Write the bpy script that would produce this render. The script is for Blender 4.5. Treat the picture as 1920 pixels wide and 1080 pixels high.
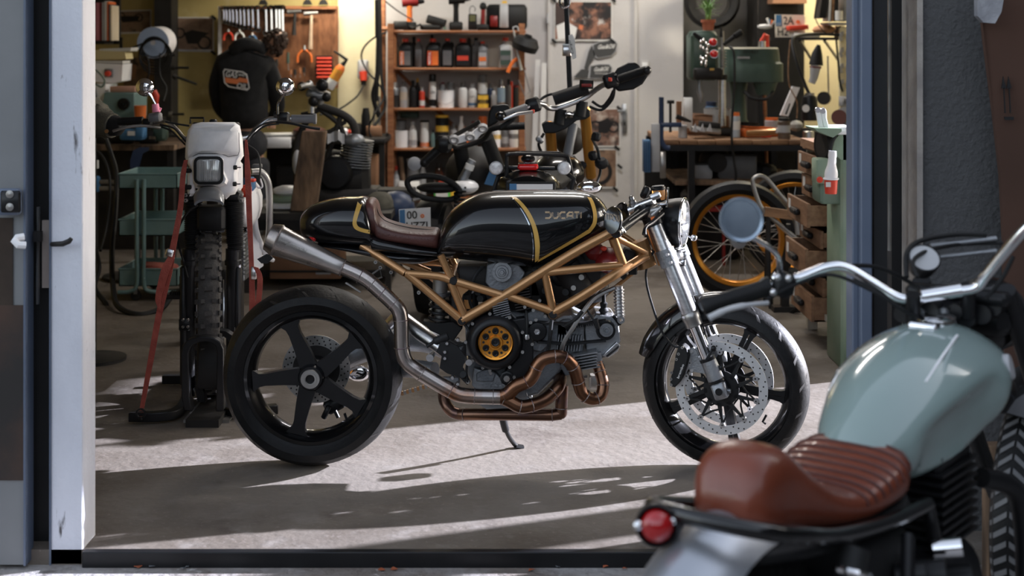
import bpy, math, random
from mathutils import Vector as V, Matrix, noise
random.seed(7)
R = math.radians
SC = bpy.context.scene
for o in list(bpy.data.objects): bpy.data.objects.remove(o)
# ---------------- camera, sky, sun, exposure ----------------
FPX, HY, EYE = 2667.0, 82.0, 1.49
cd = bpy.data.cameras.new('camera'); cam = bpy.data.objects.new('camera', cd); SC.collection.objects.link(cam)
cam.location = (0, 0, EYE); cam.rotation_euler = (R(90), 0, 0)
cd.sensor_width = 36; cd.lens = 36*FPX/1920; cd.shift_y = -(540-HY)/1920
cd.clip_start = .05; cd.clip_end = 200
cd.dof.use_dof = True; cd.dof.focus_distance = 5.25; cd.dof.aperture_fstop = 3.0
SC.camera = cam
SC.view_settings.view_transform = 'Standard'; SC.view_settings.look = 'None'
SC.view_settings.gamma = 1; SC.view_settings.use_curve_mapping = False
SC.view_settings.exposure = 0.0
w = bpy.data.worlds.new('sky'); SC.world = w; w.use_nodes = True
nt = w.node_tree; bg = nt.nodes['Background']; sk = nt.nodes.new('ShaderNodeTexSky')
sk.sky_type = 'NISHITA'; sk.sun_disc = False; sk.sun_elevation = R(20); sk.sun_rotation = R(68); sk.air_density = 1.0; sk.dust_density = 2.0
hs = nt.nodes.new('ShaderNodeHueSaturation'); hs.inputs['Saturation'].default_value = .45
nt.links.new(sk.outputs[0], hs.inputs['Color']); nt.links.new(hs.outputs[0], bg.inputs[0]); bg.inputs[1].default_value = .52
SUN_DIR = V((math.cos(R(20))*math.cos(R(22)), math.cos(R(20))*math.sin(R(22)), math.sin(R(20))))
sd = bpy.data.lights.new('sun', 'SUN'); so = bpy.data.objects.new('sun', sd); SC.collection.objects.link(so)
so.rotation_euler = SUN_DIR.to_track_quat('Z', 'Y').to_euler(); sd.energy = 26.0; sd.angle = R(.7); sd.color = (.81, .84, 1)
def area(name, loc, rot, sx, sy, e, col):
    l = bpy.data.lights.new(name, 'AREA'); l.shape = 'RECTANGLE'; l.size = sx; l.size_y = sy; l.energy = e; l.color = col
    o = bpy.data.objects.new(name, l); SC.collection.objects.link(o); o.location = loc; o.rotation_euler = rot; return o
area('unseen_lamp_light', (-1.33, 11.3, 2.22), (R(10), 0, 0), .6, .12, 24, (1, .93, .78))
area('unseen_lamp_light', (2.3, 11.1, 2.52), (R(10), 0, 0), .7, .12, 42, (1, .9, .7))
area('unseen_lamp_light', (0.75, 10.3, 3.0), (R(6), 0, 0), 1.2, .15, 48, (1, .97, .95))  # added lamp, lifts the grey door wall
area('unseen_lamp_light', (0.2, 7.4, 3.0), (0, 0, 0), 1.2, .3, 34, (1, .93, .86))  # added lamp, brightens the bikes in the middle of the room
# ---------------- helpers ----------------
def P(px, py, Y):                      # point seen at a pixel, at its true distance Y
    s = FPX/Y
    return V(((px-960)/s, Y, EYE-(py-HY)/s))
def onplane(px, py, pt, n):            # point seen at a pixel on a plane standing in the room
    d = V(((px-960)/FPX, 1, -(py-HY)/FPX)); c = V((0, 0, EYE))
    return c + d*((V(pt)-c).dot(n)/d.dot(n))
def lerp(a, b, t): return a+(b-a)*t
class MB:
    def __init__(s): s.v = []; s.f = []
    def add(s, vs, fs):
        n = len(s.v); s.v += [V(p) for p in vs]; s.f += [tuple(i+n for i in f) for f in fs]; return s
    def merge(s, o): return s.add(o.v, o.f)
    def xf(s, m): s.v = [m @ p for p in s.v]; return s
    def bb(s, x0, x1, y0, y1, z0, z1, b=0):
        if b <= 0:
            vs = [(x, y, z) for z in (z0, z1) for y in (y0, y1) for x in (x0, x1)]
            return s.add(vs, [(0, 2, 3, 1), (4, 5, 7, 6), (0, 1, 5, 4), (2, 6, 7, 3), (0, 4, 6, 2), (1, 3, 7, 5)])
        r = []
        def ring(i, z): return [(x0+i+b, y0+i, z), (x1-i-b, y0+i, z), (x1-i, y0+i+b, z), (x1-i, y1-i-b, z), (x1-i-b, y1-i, z), (x0+i+b, y1-i, z), (x0+i, y1-i-b, z), (x0+i, y0+i+b, z)]
        return s.rings([ring(b*.7, z0), ring(0, z0+b), ring(0, z1-b), ring(b*.7, z1)])
    def box(s, c, d, rot=None, b=0):
        t = MB().bb(-d[0]/2, d[0]/2, -d[1]/2, d[1]/2, -d[2]/2, d[2]/2, b)
        m = Matrix.Translation(V(c))
        if rot is not None:
            m = m @ (rot.to_4x4() if isinstance(rot, Matrix) else Matrix.Rotation(rot[2], 4, 'Z') @ Matrix.Rotation(rot[1], 4, 'Y') @ Matrix.Rotation(rot[0], 4, 'X'))
        return s.merge(t.xf(m))
    def rings(s, rr, caps=True, close=False):
        n = len(rr[0]); vs = [p for r in rr for p in r]; fs = []
        k = len(rr)
        for i in range(k if close else k-1):
            a = i*n; b = ((i+1) % k)*n
            for j in range(n): fs.append((a+j, a+(j+1) % n, b+(j+1) % n, b+j))
        if caps and not close: fs += [tuple(reversed(range(n))), tuple(range((k-1)*n, k*n))]
        return s.add(vs, fs)
    def tube(s, pts, r, n=10, closed=False, caps=True, sy=1.0, up=None):
        pts = [V(p) for p in pts]; k = len(pts)
        rs = r if isinstance(r, (list, tuple)) else [r]*k
        rr = []; nrm = None
        for i, p in enumerate(pts):
            a = pts[i-1] if (i > 0 or closed) else p; b = pts[(i+1) % k] if (i < k-1 or closed) else p
            t = (b-a).normalized() if (b-a).length > 1e-9 else V((0, 0, 1))
            if nrm is None:
                u = V(up) if up is not None else (V((0, 0, 1)) if abs(t.z) < .9 else V((0, 1, 0)))
                nrm = (u - t*u.dot(t)).normalized()
            else: nrm = (nrm - t*nrm.dot(t)).normalized()
            bn = t.cross(nrm)
            rr.append([p + nrm*math.cos(2*math.pi*j/n)*rs[i] + bn*math.sin(2*math.pi*j/n)*rs[i]*sy for j in range(n)])
        return s.rings(rr, caps, closed)
    def cyl(s, a, b, r, r2=None, n=16, caps=True): return s.tube([a, b], [r, r if r2 is None else r2], n, caps=caps)
    def lathe(s, prof, o=(0, 0, 0), axis=(0, 0, 1), n=24, close=False, arc=None):
        ax = V(axis).normalized(); u = V((1, 0, 0)) if abs(ax.x) < .9 else V((0, 1, 0)); u = (u-ax*u.dot(ax)).normalized(); w_ = ax.cross(u); o = V(o)
        rr = [[o+ax*h+(u*math.cos(2*math.pi*j/n)+w_*math.sin(2*math.pi*j/n))*max(r, 1e-5) for j in range(n)] for r, h in prof]
        return s.rings(rr, False, close)
    def torus(s, c, axis, Rr, r, n=32, m=8): return s.lathe([(Rr+r*math.cos(2*math.pi*k/m), r*math.sin(2*math.pi*k/m)) for k in range(m)], c, axis, n, True)
    def ring(s, c, axis, r0, r1, h, n=32): return s.lathe([(r0, -h/2), (r1, -h/2), (r1, h/2), (r0, h/2)], c, axis, n, True)
    def sph(s, c, r, n=12, rot=None):
        r = (r, r, r) if not isinstance(r, (tuple, list)) else r; c = V(c)
        rr = []
        for i in range(n//2+1):
            a = math.pi*i/(n//2); z = -math.cos(a); q = max(math.sin(a), .002)
            ring = [V((r[0]*q*math.cos(2*math.pi*j/n), r[1]*q*math.sin(2*math.pi*j/n), r[2]*z)) for j in range(n)]
            if rot is not None: ring = [rot @ p for p in ring]
            rr.append([c+p for p in ring])
        return s.rings(rr)
    def prism(s, pts, ext):           # polygon pts (3D, in order), extruded by vector ext
        e = V(ext); n = len(pts); a = [V(p) for p in pts]
        return s.add(a+[p+e for p in a], [tuple(reversed(range(n))), tuple(range(n, 2*n))]+[(i, (i+1) % n, n+(i+1) % n, n+i) for i in range(n)])
    def ribbon(s, A, B, off):         # strip between two 3D curves, with thickness off (vector)
        o = V(off); n = len(A); vs = [V(p) for p in A]+[V(p) for p in B]+[V(p)+o for p in A]+[V(p)+o for p in B]; fs = []
        for i in range(n-1):
            fs += [(i, i+1, n+i+1, n+i), (2*n+i, 3*n+i, 3*n+i+1, 2*n+i+1), (i, 2*n+i, 2*n+i+1, i+1), (n+i, n+i+1, 3*n+i+1, 3*n+i)]
        fs += [(0, n, 3*n, 2*n), (n-1, 3*n-1, 4*n-1, 2*n-1)]
        return s.add(vs, fs)
def spl(pts, k=6, closed=False):      # Catmull-Rom through points of any dimension
    n = len(pts); out = []
    rng = range(n if closed else n-1)
    for i in rng:
        g = lambda j: V(pts[j % n]) if closed else V(pts[min(max(j, 0), n-1)])
        p0, p1, p2, p3 = g(i-1), g(i), g(i+1), g(i+2)
        for q in range(k):
            t = q/k
            out.append(.5*((2*p1)+(p2-p0)*t+(2*p0-5*p1+4*p2-p3)*t*t+(3*p1-p0-3*p2+p3)*t**3))
    if not closed: out.append(V(pts[-1]))
    return out
def interp(xs, ys, x):
    if x <= xs[0]: return ys[0]
    for i in range(len(xs)-1):
        if x <= xs[i+1]:
            t = (x-xs[i])/(xs[i+1]-xs[i]); return ys[i]+(ys[i+1]-ys[i])*t
    return ys[-1]
# ---- object registration ----
ROOT = {}
def rootloc(o):
    while o.parent: o = o.parent
    return o.location.copy()
def tag(o, label=None, cat=None, group=None, kind=None):
    if label: o['label'] = label
    if cat: o['category'] = cat
    if group: o['group'] = group
    if kind: o['kind'] = kind
    return o
def thing(name, label, cat, loc=(0, 0, 0), group=None):
    o = bpy.data.objects.new(name, None); SC.collection.objects.link(o); o.location = loc; o.empty_display_size = .05
    return tag(o, label, cat, group)
def obj(name, mb, mat, parent=None, label=None, cat=None, group=None, kind=None, smooth=40, bevel=0, sub=0, solid=0):
    if parent is not None: L = rootloc(parent)
    else:
        xs = [p.x for p in mb.v]; ys = [p.y for p in mb.v]; zs = [p.z for p in mb.v]
        L = V(((min(xs)+max(xs))/2, (min(ys)+max(ys))/2, min(zs)))
    me = bpy.data.meshes.new(name); me.from_pydata([p-L for p in mb.v], [], mb.f); me.validate(clean_customdata=False)
    import bmesh
    bm = bmesh.new(); bm.from_mesh(me); bmesh.ops.recalc_face_normals(bm, faces=bm.faces); bm.to_mesh(me); bm.free()
    me.materials.append(mat)
    if smooth:
        me.shade_smooth(); me.set_sharp_from_angle(angle=R(smooth))
    o = bpy.data.objects.new(name, me); SC.collection.objects.link(o)
    if parent is not None: o.parent = parent
    else: o.location = L
    if bevel:
        m = o.modifiers.new('bevel', 'BEVEL'); m.width = bevel; m.segments = 2; m.limit_method = 'ANGLE'; m.angle_limit = R(35)
    if sub:
        m = o.modifiers.new('sub', 'SUBSURF'); m.levels = sub; m.render_levels = sub
    return tag(o, label, cat, group, kind)
def struct(name, mb, mat, **k): return obj(name, mb, mat, kind='structure', smooth=k.pop('smooth', 30), **k)
def dup(root, loc=None, rot=None, label=None, group=None):
    def cp(o, par):
        c = o.copy(); SC.collection.objects.link(c)
        if par is not None: c.parent = par
        for ch in list(o.children): cp(ch, c)
        return c
    r = cp(root, None)
    if loc is not None: r.location = loc
    if rot is not None: r.rotation_euler = rot
    if label: r['label'] = label
    if group: r['group'] = group
    return r
# ---- text ----
_tc = {}
def text_mb(txt, o, xd, yd, h, w=None, depth=.001, bold=0, shear=0):
    key = (txt, bold, shear)
    if key not in _tc:
        c = bpy.data.curves.new('t', 'FONT'); c.body = txt; c.size = 1; c.resolution_u = 3; c.offset = bold; c.shear = shear
        ob = bpy.data.objects.new('t', c); SC.collection.objects.link(ob)
        dg = bpy.context.evaluated_depsgraph_get(); me = bpy.data.meshes.new_from_object(ob.evaluated_get(dg))
        _tc[key] = ([v.co.copy() for v in me.vertices], [tuple(p.vertices) for p in me.polygons])
        bpy.data.objects.remove(ob); bpy.data.meshes.remove(me)
    vs, fs = _tc[key]
    x0 = min(v.x for v in vs); x1 = max(v.x for v in vs); y0 = min(v.y for v in vs); y1 = max(v.y for v in vs)
    sy = h/(y1-y0); sx = sy if w is None else w/(x1-x0)
    o = V(o); xd = V(xd).normalized(); yd = V(yd).normalized(); n = xd.cross(yd)
    return MB().add([o+xd*(v.x-x0)*sx+yd*(v.y-y0)*sy+n*depth for v in vs], fs)
# ---- materials ----
def M(name, c1, c2=None, sc=6., rough=.5, metal=0., bump=0., bs=None, coat=0., emit=0., trans=0., stretch=None, rv=0., lo=.35, hi=.65, spec=.5, ior=1.45, sheen=0., det=6):
    m = bpy.data.materials.new(name); m.use_nodes = True; t = m.node_tree; b = t.nodes['Principled BSDF']; L = t.links
    b.inputs['Roughness'].default_value = rough; b.inputs['Metallic'].default_value = metal
    b.inputs['Coat Weight'].default_value = coat; b.inputs['Coat Roughness'].default_value = .04
    b.inputs['Specular IOR Level'].default_value = spec; b.inputs['IOR'].default_value = ior
    b.inputs['Transmission Weight'].default_value = trans; b.inputs['Sheen Weight'].default_value = sheen
    c1 = (*c1, 1)
    tc = t.nodes.new('ShaderNodeTexCoord'); mp = t.nodes.new('ShaderNodeMapping'); L.new(tc.outputs['Object'], mp.inputs[0])
    if stretch: mp.inputs['Scale'].default_value = stretch
    nz = t.nodes.new('ShaderNodeTexNoise'); nz.inputs['Scale'].default_value = sc; nz.inputs['Detail'].default_value = det; L.new(mp.outputs[0], nz.inputs[0])
    rp = t.nodes.new('ShaderNodeValToRGB'); rp.color_ramp.elements[0].position = lo; rp.color_ramp.elements[1].position = hi
    rp.color_ramp.elements[0].color = c1; rp.color_ramp.elements[1].color = (*c2, 1) if c2 else tuple(min(1, x*1.12) for x in c1[:3])+(1,)
    L.new(nz.outputs[0], rp.inputs[0]); L.new(rp.outputs[0], b.inputs['Base Color'])
    if rv:
        mr = t.nodes.new('ShaderNodeMapRange'); mr.inputs[3].default_value = max(.02, rough-rv); mr.inputs[4].default_value = rough+rv
        mr.inputs[1].default_value = .3; mr.inputs[2].default_value = .7; L.new(nz.outputs[0], mr.inputs[0]); L.new(mr.outputs[0], b.inputs['Roughness'])
    if bump:
        n2 = t.nodes.new('ShaderNodeTexNoise'); n2.inputs['Scale'].default_value = bs or sc*4; n2.inputs['Detail'].default_value = 5; L.new(mp.outputs[0], n2.inputs[0])
        bp = t.nodes.new('ShaderNodeBump'); bp.inputs['Strength'].default_value = bump; bp.inputs['Distance'].default_value = .01; L.new(n2.outputs[0], bp.inputs['Height']); L.new(bp.outputs[0], b.inputs['Normal'])
    if emit:
        b.inputs['Emission Color'].default_value = c1; b.inputs['Emission Strength'].default_value = emit
    return m
def mixmat(name, layers, rough=.7, bump=.3, bs=60, metal=0):
    """layers: (color, scale, lo, hi, stretch) stacked noise masks over the first colour"""
    m = bpy.data.materials.new(name); m.use_nodes = True; t = m.node_tree; b = t.nodes['Principled BSDF']; L = t.links
    b.inputs['Roughness'].default_value = rough; b.inputs['Metallic'].default_value = metal
    tc = t.nodes.new('ShaderNodeTexCoord'); prev = None
    for i, (c, sc, lo, hi, st) in enumerate(layers):
        if i == 0: prev = c; continue
        mp = t.nodes.new('ShaderNodeMapping'); L.new(tc.outputs['Object'], mp.inputs[0]); mp.inputs['Scale'].default_value = st or (1, 1, 1); mp.inputs['Location'].default_value = (i*3.7, i*1.3, i*5.1)
        nz = t.nodes.new('ShaderNodeTexNoise'); nz.inputs['Scale'].default_value = sc; nz.inputs['Detail'].default_value = 8; nz.inputs['Roughness'].default_value = .62; L.new(mp.outputs[0], nz.inputs[0])
        mr = t.nodes.new('ShaderNodeMapRange'); mr.inputs[1].default_value = lo; mr.inputs[2].default_value = hi; L.new(nz.outputs[0], mr.inputs[0])
        mx = t.nodes.new('ShaderNodeMix'); mx.data_type = 'RGBA'; L.new(mr.outputs[0], mx.inputs[0])
        if isinstance(prev, tuple): mx.inputs[6].default_value = (*prev, 1)
        else: L.new(prev, mx.inputs[6])
        mx.inputs[7].default_value = (*c, 1); prev = mx.outputs[2]
    L.new(prev, b.inputs['Base Color'])
    if bump:
        n2 = t.nodes.new('ShaderNodeTexNoise'); n2.inputs['Scale'].default_value = bs; n2.inputs['Detail'].default_value = 6; L.new(tc.outputs['Object'], n2.inputs[0])
        bp = t.nodes.new('ShaderNodeBump'); bp.inputs['Strength'].default_value = bump; bp.inputs['Distance'].default_value = .01; L.new(n2.outputs[0], bp.inputs['Height']); L.new(bp.outputs[0], b.inputs['Normal'])
    return m
m_black = M('gloss_black', (.003, .003, .0035), (.004, .004, .0045), rough=.3, coat=.9, spec=.2)
m_blackmetal = M('satin_black_metal', (.008, .008, .009), (.013, .013, .014), rough=.36, spec=.35)
m_matte = M('matte_black_plastic', (.009, .009, .01), (.015, .015, .015), rough=.6, bump=.1, spec=.35)
m_rubber = M('tyre_rubber', (.007, .007, .0075), (.012, .0115, .0115), sc=14, rough=.5, bump=.12, bs=90, rv=.08, spec=.3)
m_knob = M('worn_tyre_rubber', (.03, .027, .025), (.055, .05, .046), sc=14, rough=.75, bump=.3, bs=90)
m_bronze = M('bronze_frame_paint', (.42, .215, .085), (.47, .25, .105), sc=3, rough=.3, metal=.65, coat=.4)
m_gold = M('gold_pinstripe', (.56, .33, .07), (.60, .36, .09), rough=.35)
m_goldano = M('anodised_orange_gold', (.70, .27, .035), (.78, .33, .05), rough=.3, metal=.85)
m_chrome = M('chrome', (.85, .85, .87), (.92, .92, .93), rough=.08, metal=1.)
m_alu = M('brushed_aluminium', (.55, .55, .56), (.68, .68, .69), sc=20, rough=.28, metal=1., stretch=(1, 1, 6))
m_alud = M('cast_aluminium', (.24, .25, .265), (.36, .37, .385), sc=12, rough=.5, metal=.85, bump=.2, bs=140, rv=.1)
m_engine = M('grey_engine_casting', (.15, .16, .175), (.25, .26, .275), sc=9, rough=.5, metal=.5, bump=.25, bs=120)
m_steel = M('worn_steel', (.30, .29, .28), (.45, .44, .42), sc=8, rough=.4, metal=.9, rv=.12)
m_leather = M('maroon_leather', (.065, .022, .017), (.095, .033, .026), sc=10, rough=.42, bump=.2, bs=120)
m_brownleather = M('red_brown_leather', (.15, .034, .016), (.20, .048, .024), sc=6, rough=.34, bump=.12, bs=90, coat=.25)
m_white = M('white_plastic', (.90, .89, .90), (.92, .91, .92), sc=7, rough=.35, bump=.05)
m_whitep = M('white_print', (.72, .71, .69), (.78, .77, .75), rough=.5)
m_sage = M('sage_green_paint', (.24, .315, .30), (.27, .345, .33), sc=2, rough=.16, coat=.8)
m_glass = M('clear_lens', (.85, .87, .9), rough=.05, trans=.9, ior=1.3)
m_redlens = M('red_lens', (.6, .01, .01), (.75, .02, .02), rough=.12, coat=1)
m_red = M('red_plastic', (.62, .05, .025), (.7, .07, .035), rough=.4)
m_darkred = M('dark_red_paint', (.16, .01, .01), (.22, .015, .012), rough=.4)
m_orange = M('orange_plastic', (.75, .16, .03), (.82, .2, .04), rough=.45)
m_yellow = M('yellow_print', (.75, .45, .05), rough=.5)
m_blue = M('blue_paint', (.05, .16, .32), (.07, .2, .38), rough=.5)
m_navy = M('navy_paint', (.02, .035, .08), (.03, .05, .11), rough=.45)
m_green = M('machine_green_paint', (.10, .17, .13), (.17, .24, .18), sc=5, rough=.5, bump=.1)
m_dgreen = M('dark_machine_green', (.035, .065, .05), (.06, .095, .075), sc=5, rough=.5, bump=.1)
m_lgreen = M('pale_green_paint', (.20, .29, .20), (.30, .38, .28), sc=4, rough=.55, bump=.1)
m_teal = M('teal_trolley_paint', (.13, .215, .205), (.18, .275, .265), sc=6, rough=.5, bump=.08)
m_wood = M('shelf_wood', (.23, .085, .035), (.36, .15, .065), sc=5, rough=.6, stretch=(1, 1, 8), bump=.1)
m_woodh = M('bench_wood', (.14, .07, .035), (.33, .18, .09), sc=5, rough=.7, stretch=(1, 6, 6), bump=.2)
m_drawer = M('drawer_wood', (.17, .085, .045), (.30, .165, .09), sc=7, rough=.65, stretch=(5, 1, 5), bump=.2, lo=.3, hi=.7)
m_plank = M('weathered_plank', (.045, .028, .018), (.24, .15, .09), sc=4.5, rough=.85, stretch=(3, 3, .9), bump=.5, lo=.32, hi=.7)
m_dark = M('dark_steel', (.013, .012, .0115), (.028, .025, .023), rough=.6, spec=.35)  # near-black tone shared by steel and other dark parts
m_grey = M('grey_plastic', (.13, .13, .135), (.18, .18, .185), rough=.5)
m_lgrey = M('light_grey_plastic', (.38, .38, .39), (.46, .46, .47), rough=.5)
m_paper = M('paper', (.62, .61, .58), (.7, .69, .66), rough=.8)
m_card = M('cardboard', (.26, .13, .07), (.32, .17, .095), sc=3, rough=.85)
m_amber = M('amber_fluid', (.75, .36, .12), rough=.1, trans=.4)
m_strap = M('rust_red_webbing', (.27, .05, .035), (.37, .08, .055), sc=30, rough=.8, bump=.3, bs=200)
m_pink = M('pink_tape', (.85, .22, .38), (.9, .3, .45), rough=.6)
m_cloth = M('black_cotton', (.010, .010, .011), (.017, .017, .018), sc=18, rough=.95, bump=.3, bs=200)
m_skin = M('skin', (.45, .24, .16), (.52, .29, .2), rough=.5)
m_hair = M('dark_curly_hair', (.02, .012, .008), (.07, .035, .02), sc=60, rough=.8, bump=.8, bs=120)
m_olive = M('olive_canvas', (.075, .07, .055), (.12, .11, .085), sc=20, rough=.9, bump=.4, bs=120)
m_mirror = M('mirror_glass', (.62, .68, .78), (.66, .72, .8), rough=.06, metal=1)
m_plant = M('leaf_green', (.09, .2, .05), (.2, .36, .1), sc=20, rough=.6)
m_terra = M('terracotta', (.42, .12, .06), (.5, .16, .09), rough=.8)
# ================= the building =================
m_floor = mixmat('concrete_floor', [((.178, .153, .129), 0, 0, 0, None), ((.095, .074, .056), 1.3, .42, .66, None), ((.08, .06, .05), 3.1, .58, .74, (1, 1, 1)), ((.20, .176, .154), 9, .55, .72, None), ((.10, .08, .07), 16, .69, .75, (1, 2.6, 1)), ((.22, .18, .16), 60, .6, .7, None)], rough=.75, bump=.35, bs=30)
m_out = mixmat('outside_concrete', [((.36, .34, .33), 0, 0, 0, None), ((.18, .15, .13), 2.3, .45, .62, None), ((.07, .055, .045), 9, .6, .7, None), ((.5, .47, .45), 30, .62, .72, None)], rough=.85, bump=.8, bs=35)
m_wallg = mixmat('painted_grey_wall', [((.52, .50, .49), 0, 0, 0, None), ((.42, .40, .385), 1.6, .5, .75, None), ((.3, .27, .25), 4, .68, .8, None)], rough=.8, bump=.15, bs=40)
m_walld = mixmat('dim_grey_wall', [((.085, .08, .074), 0, 0, 0, None), ((.065, .06, .055), 2, .4, .7, None)], rough=.85, bump=.2)
m_wally = mixmat('yellow_painted_wall', [((.46, .36, .14), 0, 0, 0, None), ((.36, .27, .09), 2.2, .42, .7, None), ((.52, .43, .22), 5, .58, .72, None)], rough=.8, bump=.1)
m_cream = mixmat('cream_painted_panel', [((.74, .66, .44), 0, 0, 0, None), ((.66, .57, .36), 2.2, .45, .7, None)], rough=.75, bump=.1)
m_plaster = mixmat('grey_plaster', [((.085, .084, .086), 0, 0, 0, None), ((.065, .065, .067), 2, .45, .68, None), ((.09, .09, .09), 22, .73, .78, None)], rough=.9, bump=.8, bs=55)
m_lightblock = M('light_block_dark', (.03, .028, .026), (.045, .04, .036), sc=1, rough=.9)  # dark colour for the unseen light-blocking walls outside
m_ceil = M('dark_ceiling', (.22, .21, .2), (.28, .27, .26), rough=.9)
m_jamb = mixmat('chipped_white_paint', [((.70, .71, .77), 0, 0, 0, None), ((.60, .61, .67), 3, .4, .6, (1, 1, .4)), ((.07, .065, .065), 7, .64, .70, (2.5, 2.5, .45)), ((.2, .19, .19), 26, .68, .74, (1, 1, .35))], rough=.6, bump=.2)
m_steelblue = M('blue_grey_steel_frame', (.085, .11, .16), (.12, .145, .20), sc=3, rough=.4)
m_blackdoor = M('black_door_paint', (.006, .006, .007), (.01, .01, .011), rough=.6)
m_doorgrey = M('grey_door_sheet', (.16, .165, .17), (.2, .205, .21), sc=3, rough=.6, bump=.1)
YB = 11.85
XR = 2.9
struct('floor', MB().bb(-5.5, 6.5, 4.19, 12.2, -.12, 0), m_floor)
struct('ground', MB().bb(-9, 9, -7, 4.19, -.16, -.045), m_out)
struct('trim_1', MB().bb(-1.26, 1.2, 4.165, 4.195, -.05, .001, .003), m_blackmetal)
xg0 = P(719, 0, YB).x; xg1 = P(1281, 0, YB).x
struct('wall_back', MB().bb(xg0, xg1, YB, YB+.25, 0, 3.2), m_wallg)
struct('wall_back', MB().bb(-5.5, xg0, YB+.01, YB+.25, 0, 3.2), m_wally)
struct('wall_back', MB().bb(xg1, 6.5, YB+.25, YB+.4, 0, 3.2), m_walld)
struct('trim_2', MB().bb(P(1508, 0, YB).x, P(1640, 0, YB).x, YB+.08, YB+.21, .7, 3.0), m_cream)
struct('lamp_glow_panel', MB().bb(P(634, 0, YB).x, xg0-.003, YB-.012, YB+.01, .8, 3.2), m_cream)  # cream patch: the lamp's overexposed glow put into the wall colour
struct('wall_right', MB().bb(XR-.012, XR-.002, 8.4, YB+.2, .6, 3.15), m_cream)
struct('wall_left', MB().bb(-4.1, -3.9, 4.4, YB+.2, 0, 3.2), m_wally)
struct('ceiling', MB().bb(-5.5, 6.5, 4.19, 12.2, 3.2, 3.3), m_ceil)
struct('trim_3', MB().bb(P(289, 0, 11.6).x, P(321, 0, 11.6).x, 11.6, 11.84, 0, 3.2), m_dark)

def yz(pts): return [V((XR, y, z)) for y, z in pts]
struct('wall_right', MB().prism(yz([(4.2, 0), (4.7, 0), (4.7, 2.5), (4.2, 2.5)]), (.2, 0, 0)), m_plaster)
struct('shade_post', MB().bb(XR, XR+.12, 5.38, 5.58, 0, 2.5), m_plaster)  # unseen post added to shade the floor near the sill
struct('wall_right', MB().prism(yz([(4.2, 2.5), (7.3, 2.5), (8.25, 2.2), (8.25, 3.2), (4.2, 3.2)]), (.2, 0, 0)), m_plaster)  # upper edge of the invented side opening, cut to limit the sun
struct('wall_right', MB().prism(yz([(6.70, 0), (YB+.3, 0), (YB+.3, 3.2), (8.25, 3.2), (8.25, 1.70)]), (.2, 0, 0)), m_plaster)  # slanted edge of the unseen opening, shaped to set the sun patch
# front wall: plaster to the right of the gate, lintel, wall left of it
struct('wall_front', MB().bb(P(1727, 0, 4.35).x, 6.5, 4.35, 4.6, -.05, 3.6), m_plaster)
struct('wall_front', MB().bb(-6, -1.72, 4.3, 4.6, -.05, 3.6), m_plaster)
struct('wall_front', MB().bb(-1.72, 1.35, 4.3, 4.6, 3.12, 3.6), m_plaster)
struct('trim_4', MB().bb(P(1716, 0, 4.35).x, P(1727, 0, 4.35).x, 4.33, 4.6, -.05, 3.0), M('pale_plaster_edge', (.42, .38, .34), (.3, .27, .25), sc=9, rough=.9, bump=.6))  # edge strip coloured far paler than the plaster beside it
struct('yard_sun_block', MB().bb(5, 5.3, -7, 4.3, -.1, 6), m_lightblock)  # unseen wall added to keep the sun off the yard ground
struct('dark_reflection_block', MB().bb(-9, 9, -5.3, -5, -.1, 2.5), m_lightblock)  # unseen wall added for dark reflections and less sky light
# gate frame, right
def vx(px, Y): return P(px, 0, Y).x
t = MB().bb(vx(1598, 4.25), vx(1611, 4.25), 4.25, 4.33, -.02, 3.12, .004).bb(vx(1614, 4.22), vx(1636, 4.22), 4.22, 4.3, -.02, 3.12, .004).bb(vx(1608, 4.26), vx(1618, 4.26), 4.27, 4.33, -.02, 3.12)
struct('door_frame', t, m_steelblue)
struct('door_frame', MB().bb(vx(1637, 4.25), vx(1662, 4.25), 4.24, 4.34, -.02, 3.12), m_blackdoor)
dr = struct('door_2', MB().bb(vx(1672, 4.5), vx(1717, 4.5), 4.5, 4.56, -.02, 3.12), m_blackdoor)
obj('door_edge', MB().tube([P(1668, 0, 4.42), P(1668, 470, 4.42)], .006, 6), m_steel, dr)
# gate, left: white jamb with black gap and grey leaf
struct('door_frame', MB().bb(vx(94, 4.19), vx(155, 4.19), 4.19, 4.32, -.045, 3.12, .003), m_jamb)
struct('door_frame', MB().bb(vx(48, 4.24), vx(94, 4.24), 4.26, 4.34, -.045, 3.12), m_blackdoor)
struct('door_frame', MB().bb(vx(91, 4.18), vx(94.5, 4.18), 4.185, 4.25, -.045, 3.12), m_steelblue)
YD = 4.15
dl = struct('door_1', MB().bb(vx(-90, YD), vx(46, YD), YD, YD+.05, -.03, 2.7), m_doorgrey)
obj('door_edge', MB().bb(vx(46, YD), vx(50, YD), YD-.01, YD+.06, -.03, 2.7), m_steelblue, dl)
obj('door_panel', MB().bb(vx(-60, YD-.004), vx(24, YD-.004), YD-.004, YD+.01, P(0, 572, YD).z, P(0, 408, YD).z), M('brown_glazing', (.03, .022, .018), (.055, .04, .03), rough=.15), dl)
obj('door_panel', MB().bb(vx(-60, YD-.004), vx(45, YD-.004), YD-.004, YD+.01, P(0, 900, YD).z, P(0, 572, YD).z), M('rusty_lower_sheet', (.02, .017, .016), (.12, .055, .03), sc=3, rough=.6, lo=.45, hi=.8), dl)
b = obj('latch_case', MB().box(P(18, 378, YD-.03), (.064, .03, .076), b=.006), m_steelblue, dl, 'dark latch case')
obj('latch_face', MB().box(P(20, 378, YD-.05), (.058, .012, .062), b=.005), m_blackmetal, b)
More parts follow.
